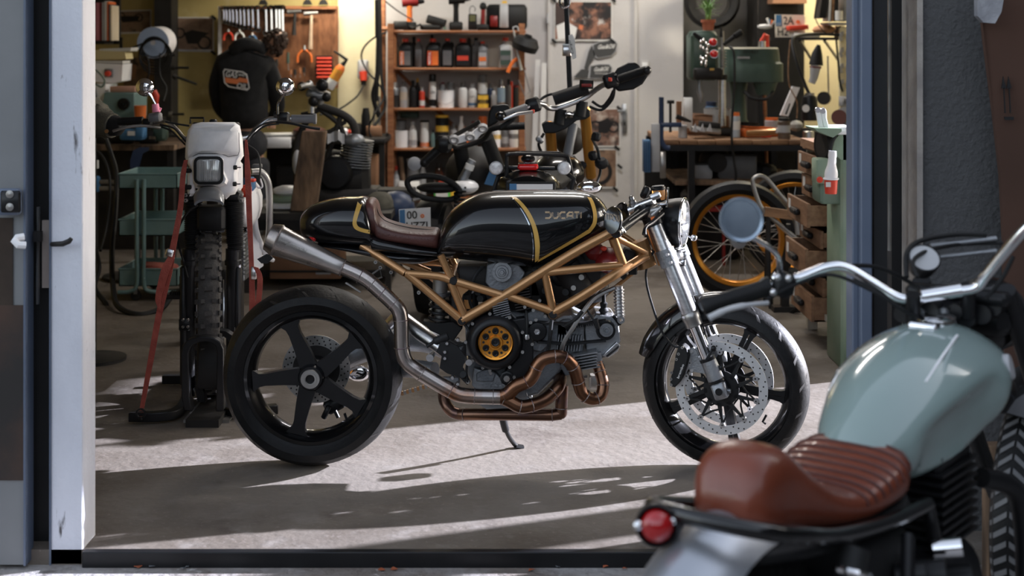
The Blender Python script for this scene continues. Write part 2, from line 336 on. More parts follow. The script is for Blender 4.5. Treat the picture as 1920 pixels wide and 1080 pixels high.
obj('screw', MB().lathe([(.0, 0), (.011, .0), (.0115, .004), (0, .006)], P(19, 364, YD-.056), (0, -1, 0), 12), m_steel, b)
obj('screw', MB().lathe([(.0, 0), (.011, .0), (.0115, .004), (0, .006)], P(19, 388, YD-.056), (0, -1, 0), 12), m_steel, b)
obj('hook', MB().tube([P(48, 460, YD-.03), P(34, 459, YD-.04), P(27, 452, YD-.04), P(32, 446, YD-.03), P(45, 444, YD-.02)], .011, 8), m_white, dl, 'white hook')
lv = thing('gate_lever', 'pale worn steel espagnolette lever hanging in the black gap beside the white jamb', 'latch', P(72, 570, 4.2))
obj('lever', MB().tube(spl([P(72, 388, 4.21), P(72, 440, 4.21), P(71, 500, 4.21), P(71, 570, 4.21)], 3), [.010, .010, .009, .008, .008, .008, .009, .010, .010, .009], 8, sy=.5), m_steel, lv)
obj('lever_clip', MB().box(P(71, 443, 4.19), (.022, .02, .03)), m_blackmetal, lv)
obj('back_plate', MB().box(P(87, 476, 4.225), (.022, .012, .20)), M('bare_wood_strip', (.33, .28, .25), (.25, .2, .18), rough=.8), lv)
obj('pull', MB().tube([P(97, 458, 4.18), P(118, 457, 4.14), P(130, 452, 4.14), P(134, 447, 4.14)], [.007, .008, .008, .006], 8), m_dark, lv, 'dark pull on the jamb')
# leaning cardboard with arrows, right
c = MB().prism([P(1834, -40, 4.2), P(1846, 80, 4.2), P(1864, 220, 4.22), P(1876, 330, 4.22), P(1882, 450, 4.22), P(1885, 760, 4.22), P(2080, 760, 4.22), P(2080, -40, 4.2)], (0, .02, 0))
cb = thing('cardboard_sheet', 'tall brown cardboard sheet with two printed arrows leaning on the grey plaster wall', 'cardboard', P(1960, 760, 4.22))
obj('sheet', c, M('dark_cardboard', (.06, .03, .02), (.085, .042, .028), sc=2, rough=.9), cb)
ar = MB()
for x in (1885, 1895):
    a = P(x-3, 150, 4.19); e = P(x, 215, 4.19)
    ar.prism([P(x-3.5, 165, 4.19), P(x-1.5, 165, 4.19), P(x+1, 212, 4.19), P(x-1, 212, 4.19)], (0, .004, 0)).prism([P(x-7, 166, 4.19), P(x-4, 143, 4.19), P(x+2, 166, 4.19)], (0, .004, 0))
ar.prism([P(1883, 219, 4.19), P(1901, 219, 4.19), P(1901, 225, 4.19), P(1884, 225, 4.19)], (0, .004, 0))
obj('printed_arrows', ar, m_blackdoor, cb)
rg = MB().prism([P(1832, -20, 4.12), P(1833, 30, 4.12), P(1844, 42, 4.13), P(1866, 44, 4.1), P(1878, 22, 4.11), P(1885, -20, 4.12)], (0, .03, 0))
obj('rag', rg, M('grey_rag', (.2, .2, .22), (.32, .32, .34), sc=12, rough=.9, bump=.5), None, 'grey rag hanging over the cardboard sheet at the top', 'rag')
# debris and leaves along the sill
for i in range(34):
    x = random.uniform(200, 1180); y = random.uniform(1052, 1072)
    s = (y-HY)/(EYE+.045); Y = FPX/s; p = P(x, y, Y); p.z = -.043; a = random.uniform(0, 6); l = random.uniform(.005, .014)
    mb = MB().prism([p+V((math.cos(a+q)*l*(1 if k % 2 else .5), math.sin(a+q)*l*.6, random.uniform(.001, .006))) for k, q in enumerate([0, 1, 2.2, 3.1, 4.4, 5.3])], (0, 0, .0015))
    obj('dry_leaf' if i % 2 else 'gravel_chip', mb, (M('rust_leaf', (.42, .12, .05), (.3, .07, .03), rough=.8) if i == 1 else bpy.data.materials.get('rust_leaf') or m_card) if i % 2 else m_engine, None,
        'small rust-coloured dry leaf scattered in the dirt along the gate sill' if i % 2 else 'tiny grey gravel chip lying in the dirt along the gate sill', 'leaf' if i % 2 else 'stone', 'dry leaves along the sill' if i % 2 else 'gravel chips along the sill')
# tube lamps above the frame: two over the benches, two added for brightness
for i, (x, y, z) in enumerate(((-1.33, 11.3, 2.25), (2.3, 11.1, 2.55), (.2, 7.4, 3.03), (.75, 10.3, 3.03))):
    tl = thing('unseen_tube_lamp', ['white tube lamp hung above the tool board', 'white tube lamp hung above the right workbench', 'added white tube lamp brightening the middle of the room', 'added white tube lamp brightening the grey door wall'][i], 'lamp', (x, y, z), 'ceiling tube lamps')
    obj('housing', MB().bb(x-.42, x+.42, y-.06, y+.06, z+.03, z+.08, .01), m_white, tl)
    for q in (-.5, .5): obj('rod', MB().cyl((x+q*.7, y, z+.07), (x+q*.7, y, 3.2), .006, n=6), m_steel, tl)
    obj('tube', MB().cyl((x-.38, y, z+.018), (x+.38, y, z+.018), .014, n=10), M('lamp_tube', (1, .95, .85), emit=6), tl)
# ================= the black and bronze motorcycle (Y = 5) =================
YM = 5.0
bike = thing('motorcycle', 'black and bronze custom motorcycle standing side on in the sunlit doorway', 'motorcycle', (0, YM, 0))
def B(px, py, d=0.): return P(px, py, YM-d)       # d = metres nearer than the bike's middle plane
def bobj(n, mb, m, par=bike, label=None, **k): return obj(n, mb, m, par, label, **k)
# ---- wheels (built in a local frame: axle along y, centre at origin) ----
def tyre_profile(Ro, hw, Ri):
    return [(Ri, -hw*.62), (Ri+.02, -hw*.78), (Ro-.055, -hw), (Ro-.03, -hw*.93), (Ro-.010, -hw*.55), (Ro, 0), (Ro-.010, hw*.55), (Ro-.03, hw*.93), (Ro-.055, hw), (Ri+.02, hw*.78), (Ri, hw*.62)]
def rim_profile(Ri, hw, dp):
    h = hw*.66
    return [(Ri+.006, -h), (Ri+.008, -h-.006), (Ri-.004, -h-.007), (Ri-.012, -h+.004), (Ri-dp, -h*.55), (Ri-dp-.006, 0), (Ri-dp, h*.55), (Ri-.012, h-.004), (Ri-.004, h+.007), (Ri+.008, h+.006), (Ri+.006, h), (Ri-dp+.012, 0)]
def wmat(c, yaw=0): return Matrix.Translation(V(c)) @ Matrix.Rotation(yaw, 4, 'Z')
def spoke(mb, a0, r0, r1, w0, w1, th, sweep=0., flare=1.5, y0=0.):
    n = 9; A = []; Bq = []
    for i in range(n):
        t = i/(n-1); r = lerp(r0, r1, t); a = a0+sweep*math.sin(t*math.pi*.5); w = lerp(w0, w1, min(t*1.25, 1)); w *= 1+(flare-1)*max(0, (t-.82)/.18)**1.5
        c = V((math.cos(a)*r, 0, math.sin(a)*r)); tn = V((-math.sin(a), 0, math.cos(a)))
        A.append(c-tn*w/2); Bq.append(c+tn*w/2)
    pts = A+Bq[::-1]
    e = th/2
    n = len(pts); mb.ribbon([p+V((0, y0-e, 0)) for p in A], [p+V((0, y0-e, 0)) for p in Bq], (0, th, 0))
    return mb
def tread_cuts(mb, Ro, hw, nc, sgn):
    # dark sipes standing as thin slits on the shoulder
    for i in range(nc):
        a = 2*math.pi*i/nc
        A = []; Bq = []
        for t in (0, .35, .7, 1):
            y = sgn*hw*lerp(.93, .18, t); r = interp([0, .18*hw, .55*hw, .93*hw, hw], [Ro, Ro-.002, Ro-.010, Ro-.03, Ro-.055], abs(y))+.0006
            aa = a+sgn*.0+t*.20; w = .005*(1-t)+.0015
            A.append(V((math.cos(aa)*r, y, math.sin(aa)*r))); Bq.append(V((math.cos(aa+w/r*2)*r, y, math.sin(aa+w/r*2)*r)))
        mb.ribbon(A, Bq, (0, sgn*.0004, 0))
    return mb
# rear
YR = 5.04; RC = V((P(587, 0, YR).x, YR, .3185)); Wm = wmat(RC)
rw = bobj('rear_wheel', MB().lathe(rim_profile(.226, .088, .024), axis=(0, 1, 0), n=72, close=True).xf(Wm), m_black)
bobj('tyre', MB().lathe(tyre_profile(.3185, .09, .226), axis=(0, 1, 0), n=96, close=True).xf(Wm), m_rubber, rw)
bobj('tread_groove', tread_cuts(tread_cuts(MB(), .3185, .09, 16, 1), .3185, .09, 16, -1).xf(Wm), m_dark, rw, kind='stuff')
for k in range(5):
    bobj('spoke', spoke(MB(), R(34+72*k), .03, .207, .062, .040, .03, sweep=.10, flare=2.0, y0=-.03).xf(Wm), m_blackmetal, rw)
bobj('hub', MB().lathe([(.0, -.06), (.04, -.062), (.046, -.05), (.05, -.02), (.05, .08), (0, .085)], axis=(0, 1, 0), n=32).xf(Wm), m_blackmetal, rw)
bobj('axle_nut', MB().ring((0, -.066, 0), (0, 1, 0), .016, .033, .02, 28).ring((0, -.074, 0), (0, 1, 0), .018, .0235, .012, 28).xf(Wm), m_steel, rw, 'bright ring nut')
def disc(mb, c, r0, r1, th, holes, rows, m, hr=.0035):
    return mb.ring(c, (0, 1, 0), r0, r1, th, 60)
def discholes(c, rows, th, n, hr, off=.35):
    mb = MB()
    for j, r in enumerate(rows):
        for i in range(n):
            a = 2*math.pi*(i+j*off)/n; p = V((math.cos(a)*r, 0, math.sin(a)*r))+V(c)
            mb.cyl(p-V((0, th/2+.0006, 0)), p+V((0, th/2+.0006, 0)), hr, n=8)
    return mb
rd = bobj('rear_brake_disc', MB().ring((0, .085, 0), (0, 1, 0), .085, .122, .005, 56).xf(Wm), m_steel)
bobj('disc_holes', discholes((0, .085, 0), (.092, .103, .114), .005, 26, .0032).xf(Wm), m_dark, rd, kind='stuff')
bobj('disc_carrier', MB().ring((0, .085, 0), (0, 1, 0), .04, .088, .004, 40).xf(Wm), m_dark, rd)
bobj('rear_caliper', MB().box(P(628, 757, 5.14), (.075, .05, .05), (0, R(-28), 0), b=.008).box(P(612, 772, 5.12), (.02, .03, .05), (0, R(25), 0), b=.004).cyl(P(628, 770, 5.1), P(634, 783, 5.1), .007, n=8).cyl(P(650, 742, 5.1), P(656, 752, 5.1), .008, n=8), m_blackmetal)
bobj('valve', MB().tube([P(650, 786, 5.04), P(646, 775, 5.04)], .005, 6), m_blackmetal, rw)
# swingarm (far side single arm + near crossover), chain, sprocket
sw = bobj('swingarm', MB().tube(spl([P(870, 665, 5.02), P(800, 640, 5.1), P(740, 640, 5.2), P(660, 665, 5.2), P(588, 695, 5.18)], 6), .042, 14, sy=.8), m_alud)
bobj('swingarm_tube', MB().tube([P(838, 660, 5.0), P(790, 625, 5.05), P(748, 590, 5.14), P(700, 640, 5.22)], [.024, .028, .026, .02], 12), m_alu, sw)
bobj('swingarm_tube', MB().tube([P(815, 695, 4.98), P(765, 690, 5.04), P(715, 690, 5.16)], [.030, .034, .03], 12), m_alud, sw)
sil = bobj('left_silencer', MB().tube([P(705, 680, 5.24), P(668, 655, 5.24), P(628, 660, 5.25), P(606, 690, 5.25)], [.014, .022, .024, .02], 14), m_alu)
mud = bobj('hugger_plate', MB().sph(P(672, 700, 5.24), (.042, .01, .03), 14), m_chrome)
sp = bobj('sprocket', MB().ring((0, .12, 0), (0, 1, 0), .05, .085, .005, 40).xf(Wm), m_goldano)
ch = bobj('chain', MB(), m_bronze) if False else None
chn = []
for (a, b) in (((752, 738), (880, 700)), ((700, 628), (870, 640))):
    n = 26 if b[0] > 875 else 30
    for i in range(n):
        p = P(lerp(a[0], b[0], i/n), lerp(a[1], b[1], i/n), 5.08); q = P(lerp(a[0], b[0], (i+1)/n), lerp(a[1], b[1], (i+1)/n), 5.08)
        chn.append((p, q))
chain = bobj('chain', MB().tube([c[0] for c in chn[:26]], .003, 6), m_dark)
for i, (p, q) in enumerate(chn[:26]):
    m = MB().ring((0, 0, 0), (0, 1, 0), .002, .0072, .012, 10); m.xf(Matrix.Translation((p+q)/2)); m.box((p+q)/2+V((0, -.006, 0)), ((q-p).length*1.0, .002, .007), (0, -math.atan2((q-p).z, (q-p).x), 0))
    bobj('chain_link', m, m_steel if i % 2 else m_bronze, chain)
m_disc = M('ground_disc_steel', (.62, .62, .63), (.72, .72, .73), sc=14, rough=.42, metal=.75)
# ---- front (steered) ----
ST = R(18); fw = V((math.cos(ST), -math.sin(ST), 0)); lt = V((math.sin(ST), math.cos(ST), 0))
FC = V((P(1359, 0, 5.0).x, 5.0, .2955)); Fm = wmat(FC, -ST)
def F(px, py, v=0.): return onplane(px, py, FC+lt*v, lt)
fwh = bobj('front_wheel', MB().lathe(rim_profile(.235, .062, .022), axis=(0, 1, 0), n=72, close=True).xf(Fm), m_black)
bobj('tyre', MB().lathe(tyre_profile(.2955, .060, .233), axis=(0, 1, 0), n=96, close=True).xf(Fm), m_rubber, fwh)
bobj('tread_groove', tread_cuts(tread_cuts(MB(), .2955, .060, 18, 1), .2955, .060, 18, -1).xf(Fm), m_dark, fwh, kind='stuff')
for k in range(5):
    for s in (-1, 1):
        bobj('spoke', spoke(MB(), R(-8+72*k)+s*.10, .03, .222, .02, .014, .03, sweep=-s*.05, flare=2.6).xf(Fm), m_blackmetal, fwh)
bobj('hub', MB().lathe([(0, -.07), (.035, -.07), (.042, -.04), (.03, -.02), (.03, .02), (.042, .04), (.035, .07), (0, .07)], axis=(0, 1, 0), n=28).xf(Fm), m_blackmetal, fwh)
for s, nm in ((-1, 'right'), (1, 'left')):
    y = s*.072
    d = bobj('front_brake_disc', MB().ring((0, y, 0), (0, 1, 0), .130, .161, .005, 64).xf(Fm), m_disc, label='drilled bright steel disc')
    bobj('disc_holes', discholes((0, y, 0), (.1365, .1465, .155), .005, 20, .0028).xf(Fm), m_dark, d, kind='stuff')
    car = MB().ring((0, y, 0), (0, 1, 0), .035, .062, .007, 40)
    for k in range(10):
        a = 2*math.pi*(k+.3)/10
        spoke(car, a, .05, .126, .017, .008, .007, sweep=.16, flare=1.6, y0=y)
    for k in range(10):
        a0 = 2*math.pi*(k+.3)/10+.16; a1 = a0+2*math.pi/10
        car.tube([V((math.cos(a)*r, y, math.sin(a)*r)) for a, r in ((a0, .125), ((a0+a1)/2-.1, .088), (a1-.16, .075))], .0035, 6)
    bobj('disc_carrier', car.xf(Fm), m_matte, d)
    for k in range(10):
        a = 2*math.pi*(k+.3)/10+.16; p = V((math.cos(a)*.126, y-.006, math.sin(a)*.126))
        bobj('disc_rivet', MB().lathe([(.003, -.003), (.009, -.003), (.0095, .0), (.009, .012), (0, .012)], p, (0, 1, 0), 14).xf(Fm), m_alu, d)
bobj('valve', MB().tube([F(1437, 778), F(1430, 791), F(1436, 795)], .004, 6), m_blackmetal, fwh)
# forks
fka, fkb = F(1219, 402, -.10), F(1331, 683, -.10)
fdir = (fkb-fka).normalized()
def along(t, v=0.): return fka+(fkb-fka)*t+lt*v
for s in (0, 1):
    v = .20*s
    fk = bobj('fork_leg', MB().tube([along(0, v), along(.02, v), along(.60, v), along(.72, v)], [.027, .0285, .0285, .0285], 24), m_alu)
    bobj('fork_collar', MB().tube([along(.655, v), along(.665, v), along(.70, v), along(.71, v), along(.745, v), along(.75, v)], [.0285, .0325, .0325, .0300, .0300, .026], 24), m_steel, fk)
    bobj('fork_slider', MB().tube([along(.74, v), along(1.0, v)], .0215, 20), m_chrome, fk)
    bobj('fork_ring', MB().tube([along(.955, v), along(.975, v)], .029, 20), m_blackmetal, fk)
    bobj('fork_foot', MB().tube([along(.975, v), along(1.10, v)], [.0275, .028], 20), m_alud, fk)
    bobj('fork_ring', MB().tube([along(1.10, v), along(1.115, v)], .029, 20), m_blackmetal, fk)
    bobj('axle_clamp', MB().box(along(1.17, v), (.048, .05, .056), (Matrix.Rotation(-ST, 3, 'Z') @ Matrix.Rotation(R(-20), 3, 'Y')), b=.006).cyl(along(1.17, v)+fw*.02, along(1.17, v)+fw*.036, .008, n=10), m_alud, fk)
    bobj('axle_hole', MB().lathe([(0, 0), (.0125, 0), (.0125, .003), (0, .003)], along(1.17, v)-lt*.0265, -lt, 18), m_blackmetal, fk)
    bobj('fork_top', MB().lathe([(.028, 0), (.03, .004), (.026, .012), (.01, .014), (0, .014)], along(0, v), -fdir, 20), m_blackmetal, fk)
    # caliper bracket
    bp = [F(x, y, -.085) + lt*(.17*s) for x, y in ((1292, 655), (1300, 651), (1306, 658), (1313, 677), (1326, 686), (1328, 702), (1298, 697), (1291, 692), (1297, 680))]
    bobj('caliper_bracket', MB().prism(bp, lt*.012), m_alud, fk)
    for x, y in ((1296, 659), (1297, 695)):
        bobj('bolt', MB().lathe([(.0, 0), (.006, 0), (.0085, .003), (.0085, .006), (0, .006)], F(x, y, -.086)+lt*(.17*s), lt, 14), m_alu, fk)
    cp = [F(x, y, -.11)+lt*(.17*s) for x, y in ((1278, 648), (1287, 655), (1291, 668), (1286, 690), (1281, 706), (1274, 718), (1265, 727), (1256, 724), (1257, 710), (1263, 690), (1266, 668), (1270, 654))]
    cal = bobj('brake_caliper', MB().prism(cp, lt*.06), m_matte, bike, bevel=.004)
    for x, y in ((1279, 652), (1272, 664), (1268, 674), (1259, 699), (1258, 711), (1258, 722)):
        bobj('bolt', MB().lathe([(.002, 0), (.005, 0), (.005, .008), (0, .008)], F(x, y, -.113)+lt*(.17*s), lt, 10), m_steel, cal)
    if s == 0:
        xd = (F(1279, 682, -.112)-F(1269, 708, -.112)).normalized(); yd = xd.cross(lt)*-1
        yd = (-lt).cross(xd)
        bobj('lettering', text_mb('brembo', F(1273, 710, -.113), xd, yd, .0085, .053, .0004, bold=.01), m_whitep, cal)
# clamps
lc = MB()
for v in (0, .2): lc.tube([along(.235, v), along(.345, v)], .0335, 20)
lc.box(along(.29, .1)+V((0, 0, 0)), (.05, .16, .035), Matrix.Rotation(-ST, 3, 'Z') @ Matrix.Rotation(R(-22), 3, 'Y'), b=.008)
lcl = bobj('lower_clamp', lc, m_alud)
for t in (.262, .315): bobj('bolt', MB().lathe([(.0, 0), (.006, 0), (.0075, .003), (.0075, .008), (0, .008)], along(t, 0)+fw*.012-lt*.035, lt, 12), m_chrome, lcl)
uc = MB()
for v in (0, .2): uc.tube([along(.015, v), along(.075, v)], .034, 20)
uc.box(along(.045, .1), (.06, .16, .02), Matrix.Rotation(-ST, 3, 'Z') @ Matrix.Rotation(R(-22), 3, 'Y'), b=.006)
bobj('upper_clamp', uc, m_blackmetal)
bobj('steering_stem', MB().cyl(along(.02, .1)-fw*.03, along(.36, .1)-fw*.04, .03, n=18), m_bronze)
# headlight
hc = F(1281, 417, 0.); hd = (fw+V((0, 0, -.03))).normalized()
hl = bobj('headlight', MB().lathe([(0, -.115), (.03, -.112), (.058, -.095), (.078, -.06), (.086, -.02), (.087, 0)], hc, hd, 40), m_blackmetal)
bobj('headlight_rim', MB().torus(hc+hd*.002, hd, .084, .0055, 48, 10), m_chrome, hl)
bobj('reflector', MB().lathe([(.0, -.03), (.03, -.025), (.06, -.012), (.08, 0)], hc, hd, 32), m_chrome, hl)
bobj('headlight_lens', MB().lathe([(.082, 0), (.07, .010), (.04, .017), (0, .02)], hc, hd, 36), m_glass, hl)
for k in range(3): bobj('lamp_baffle', MB().box(hc+hd*.006+V((0, 0, (k-1)*.04)), (.006, .13, .008), (0, 0, -ST)), m_blackmetal, hl)
bobj('headlight_bolt', MB().lathe([(.003, 0), (.012, 0), (.013, .004), (.006, .009), (0, .009)], F(1262, 415, -.085), -lt, 18), m_blackmetal, hl)
for i in range(9):
    pass
bobj('headlight_bracket', MB().tube([F(1258, 470, -.05), F(1270, 462, -.03), F(1262, 445, -.03)], .007, 8).tube([F(1244, 470, -.09), F(1262, 476, -.05), F(1283, 470, 0)], .008, 8), m_blackmetal)
bobj('horn', MB().lathe([(0, 0), (.02, 0), (.022, .01), (.014, .022), (0, .024)], F(1271, 479, -.03), -lt, 16), m_steel)
bobj('brake_line_block', MB().box(F(1258, 476, -.04), (.03, .03, .03), b=.004).box(F(1278, 492, .03), (.03, .02, .026), b=.005), m_chrome)
bobj('indicator', MB().tube([F(1286, 440, .05), F(1300, 447, .05)], .004, 6).sph(F(1301, 446, .05), (.012, .008, .012), 10), m_chrome)
# handlebar (near side), grip pointing back and toward the viewer
gA, gB = F(1203, 398, -.13), F(1163, 430, -.30)
bobj('handlebar', MB().cyl(F(1228, 385, -.09), gB, .0115, n=12), m_blackmetal)
gr = bobj('grip', MB().tube([gA, gA+(gB-gA)*.04, gA+(gB-gA)*.08, gA+(gB-gA)*.12, gB], [.025, .026, .019, .0165, .0165], 18), m_rubber)
for k in range(10):
    a = 2*math.pi*k/10; ax = (gB-gA).normalized(); u = ax.orthogonal().normalized(); w2 = ax.cross(u); o = u*math.cos(a)*.0168+w2*math.sin(a)*.0168
    bobj('grip_rib', MB().cyl(gA+(gB-gA)*.13+o, gB+(gA-gB)*.06+o, .0015, n=5), m_matte, gr)
bobj('bar_end', MB().tube([gB, gB+(gB-gA)*.08, gB+(gB-gA)*.11, gB+(gB-gA)*.22], [.012, .019, .019, .018], 18), m_blackmetal)
bobj('bar_end_ring', MB().tube([gB+(gB-gA)*.10, gB+(gB-gA)*.14], .0205, 18), m_chrome)
mc = F(1148, 413, -.34); md = V((-.85, -.50, .1)).normalized()
mr = bobj('bar_end_mirror', MB().lathe([(.046, .0), (.048, .004), (.045, .012), (.03, .021), (0, .026)], mc, -md, 36), m_black)
bobj('mirror_glass', MB().lathe([(0, .001), (.0455, .001), (.0455, -.001), (0, -.001)], mc, md, 36), m_mirror, mr)
bobj('mirror_stalk', MB().tube([mc-md*.024, F(1158, 417, -.32), F(1172, 436, -.30)], .0045, 8), m_chrome, mr)
mr2 = bobj('bar_end_mirror', MB().lathe([(.046, .0), (.048, .004), (.045, .012), (.03, .021), (0, .026)], F(1165, 402, .40), -md, 36), m_black)
bobj('left_grip', MB().cyl(F(1215, 384, .10), F(1195, 398, .34), .0165, n=16), m_rubber)
# controls
bobj('throttle_housing', MB().cyl(gA-(gB-gA)*.16, gA+(gB-gA)*.02, .026, n=16).box(gA-(gB-gA)*.05+V((0, 0, -.02)), (.03, .03, .02), b=.003), m_blackmetal)
bobj('front_brake_master', MB().tube([F(1180, 395, -.11), F(1203, 384, -.11), F(1226, 375, -.12)], [.017, .016, .014], 14).box(F(1228, 368, -.11), (.04, .03, .022), (0, R(-25), 0), b=.004), m_alu)
bobj('adjuster', MB().lathe([(.017, 0), (.017, .01), (.013, .014), (.013, .022), (.009, .026), (.009, .036), (.005, .040), (0, .041)], F(1188, 388, -.11), V((-.25, 0, 1)), 18), m_alu)
lvp = [F(1242, 400, -.12), F(1222, 418, -.18), F(1212, 424, -.22), F(1209, 430, -.24), F(1208, 440, -.25)]
bobj('brake_lever', MB().tube(lvp, [.009, .007, .006, .006, .0085], 10), m_blackmetal)
bobj('lever_mount', MB().box(F(1224, 400, -.12), (.04, .03, .035), (0, R(20), 0), b=.006).cyl(F(1214, 398, -.13), F(1236, 392, -.13), .011, n=12).cyl(F(1222, 404, -.14), F(1240, 388, -.13), .008, n=10), m_steel)
bobj('lever_bolt', MB().cyl(F(1221, 411, -.15), F(1228, 409, -.15), .007, n=10), m_orange)
rv = F(1236, 372, -.06); ra = V((-.10, 0, 1)).normalized()
rs = bobj('brake_reservoir', MB().lathe([(.0, -.005), (.020, -.005), (.0225, 0), (.0235, .030)], rv, ra, 24), m_amber)
bobj('reservoir_lid', MB().lathe([(.0235, .030), (.0255, .031), (.0255, .040), (.022, .042), (.022, .045), (0, .045)], rv, ra, 24), m_blackmetal, rs)
bobj('reservoir_nipple', MB().cyl(rv+V((-.006, -.02, -.004)), rv+V((-.006, -.032, -.004)), .009, n=12), m_blackmetal, rs)
bobj('reservoir_bracket', MB().box(rv+V((0, .0, -.02)), (.055, .03, .008), b=.002).cyl(rv+V((.026, -.01, -.03)), rv+V((.03, -.01, .04)), .004, n=8), m_chrome, rs)
bobj('clutch_reservoir', MB().box(F(1210, 361, .10), (.028, .03, .046), (0, R(24), 0), b=.007).cyl(F(1212, 373, .09), F(1220, 388, .08), .009, n=10), m_blackmetal)
bobj('bar_switch', MB().tube([F(1222, 366, .05), F(1214, 374, .02), F(1226, 386, .0)], .006, 8).box(F(1206, 380, -.02), (.02, .03, .02), b=.003), m_chrome)
def cable(n, pts, r, m=m_matte, par=bike, label=None): return bobj(n, MB().tube(spl(pts, 6), r, 7), m, par, label)
cable('brake_hose', [F(1226, 470, -.09), F(1213, 500, -.11), F(1212, 530, -.12), F(1222, 570, -.12), F(1240, 620, -.11), F(1262, 648, -.10), F(1278, 650, -.10)], .0042)
cable('brake_hose', [F(1244, 402, -.1), F(1240, 430, -.08), F(1237, 455, -.07), F(1242, 475, -.06)], .004)
cable('speed_cable', [F(1298, 555, -.06), F(1315, 600, -.09), F(1330, 660, -.10), F(1340, 690, -.09)], .003)
cable('clutch_cable', [F(1236, 390, -.02), F(1238, 420, 0), F(1236, 450, .02), F(1215, 480, .05)], .004)
bobj('cable_clip', MB().tube([along(.965, 0)-lt*.03, F(1338, 652, -.11), F(1341, 658, -.11)], .006, 8).sph(F(1338, 653, -.115), .010, 10).sph(F(1352, 689, -.10), .010, 10), m_blackmetal)
# fender
fe = MB(); nn = 26; rr = []
for i in range(nn):
    a = R(lerp(88, 163, i/(nn-1))); r = .312; ring = []
    for j, (dy, dr) in enumerate(((-.066, -.045), (-.062, -.015), (-.045, .002), (-.02, .010), (0, .013), (.02, .010), (.045, .002), (.062, -.015), (.066, -.045), (.060, -.045), (.054, -.016), (.04, -.003), (0, .006), (-.04, -.003), (-.054, -.016), (-.060, -.045))):
        k = 1 if i < nn-4 else 1-(i-nn+4)*.08
        ring.append(V((math.cos(a)*(r+dr*k), dy*k, math.sin(a)*(r+dr*k))))
    rr.append(ring)
fen = bobj('front_fender', fe.rings(rr).xf(Fm), m_black)
bobj('fender_stay', MB().tube([along(.72, 0)+lt*.02, F(1300, 600, -.07), F(1285, 575, -.06)], .006, 8), m_blackmetal, fen)
# ---- tank ----
def loft(st, n=28, e=2.4, Yc=YM, cap=True, wz=None, asym=0.):
    rr = []
    for (px, pt, pb, hw) in st:
        T = P(px, pt, Yc); Bt = P(px, pb, Yc); zc = (T.z+Bt.z)/2; hz = (T.z-Bt.z)/2; ring = []
        for j in range(n):
            a = 2*math.pi*j/n; c, s = math.cos(a), math.sin(a)
            y = hw*math.copysign(abs(c)**(2/e), c); z = hz*math.copysign(abs(s)**(2/e), s)
            ring.append(V((T.x, Yc-y, zc+z)))
        rr.append(ring)
    return rr
def dens(st, k=5):
    return [tuple(v) for v in [list(x) for x in spl4(st, k)]]
def spl4(pts, k):
    n = len(pts); out = []
    for i in range(n-1):
        g = lambda j: pts[min(max(j, 0), n-1)]
        for q in range(k):
            t = q/k; out.append([.5*((2*b)+(c-a)*t+(2*a-5*b+4*c-d)*t*t+(3*b-a-3*c+d)*t**3) for a, b, c, d in zip(g(i-1), g(i), g(i+1), g(i+2))])
    out.append(list(pts[-1])); return out
TANK = spl4([(821, 463, 474, .085), (826, 436, 479, .108), (838, 406, 481, .128), (860, 383, 483, .145), (890, 366, 486, .158), (925, 359, 489, .165), (965, 357.5, 494, .168), (1008, 357, 500, .168), (1045, 357, 481, .165), (1085, 358, 459, .155), (1112, 364, 445, .135), (1130, 378, 437, .105), (1141, 398, 430, .07), (1144, 410, 424, .04)], 4)
def surf(st, px, py, e, lift=.002, Yc=YM):
    xs = [s[0] for s in st]; pt = interp(xs, [s[1] for s in st], px); pb = interp(xs, [s[2] for s in st], px); hw = interp(xs, [s[3] for s in st], px)
    Y = Yc-hw*.8
    for _ in range(3):
        q = P(px, py, Y); x = q.x; ppx = 960+x*FPX/Yc
        pt = interp(xs, [s[1] for s in st], ppx); pb = interp(xs, [s[2] for s in st], ppx); hw = interp(xs, [s[3] for s in st], ppx)
        zt = P(0, pt, Yc).z; zb = P(0, pb, Yc).z; zc = (zt+zb)/2; hz = (zt-zb)/2
        d = max(-.995, min(.995, (q.z-zc)/hz)); Y = Yc-hw*(1-abs(d)**e)**(1/e)
    return P(px, py, Y-lift)
def stripe(st, A, Bq, e, lift=.0015, k=6, ext=.0012):
    a = spl(A, k); b = spl(Bq, k)
    return MB().ribbon([surf(st, p[0], p[1], e, lift) for p in a], [surf(st, p[0], p[1], e, lift) for p in b], (0, ext, 0))
tank = bobj('fuel_tank', MB().rings(loft(TANK, 40, 2.6)), m_black)
bobj('pinstripe', stripe(TANK, [(942, 362), (962, 372), (982, 394), (997, 424), (1003, 458), (1003, 492)], [(951, 360), (972, 373), (992, 396), (1006, 426), (1012, 458), (1010, 488)], 2.6), m_gold, tank, 'broad gold curved stripe')
bobj('pinstripe', stripe(TANK, [(1097, 364), (1106, 378), (1112, 400), (1111, 418), (1102, 432)], [(1103, 364), (1113, 378), (1119, 400), (1118, 420), (1107, 436)], 2.6), m_gold, tank, 'gold stripe at the tank nose')
bobj('pinstripe', stripe(TANK, [(1102, 431), (1080, 445), (1050, 463), (1010, 487)], [(1107, 436), (1083, 450), (1053, 467), (1008, 492)], 2.6), m_gold, tank, 'slanting gold stripe')
bobj('pinstripe', stripe(TANK, [(961, 372), (980, 398), (994, 428), (999, 460), (998, 490)], [(962, 372), (981.2, 398), (995.5, 428), (1000.5, 460), (999.5, 490)], 2.6), m_mirror, tank, 'thin silver line')
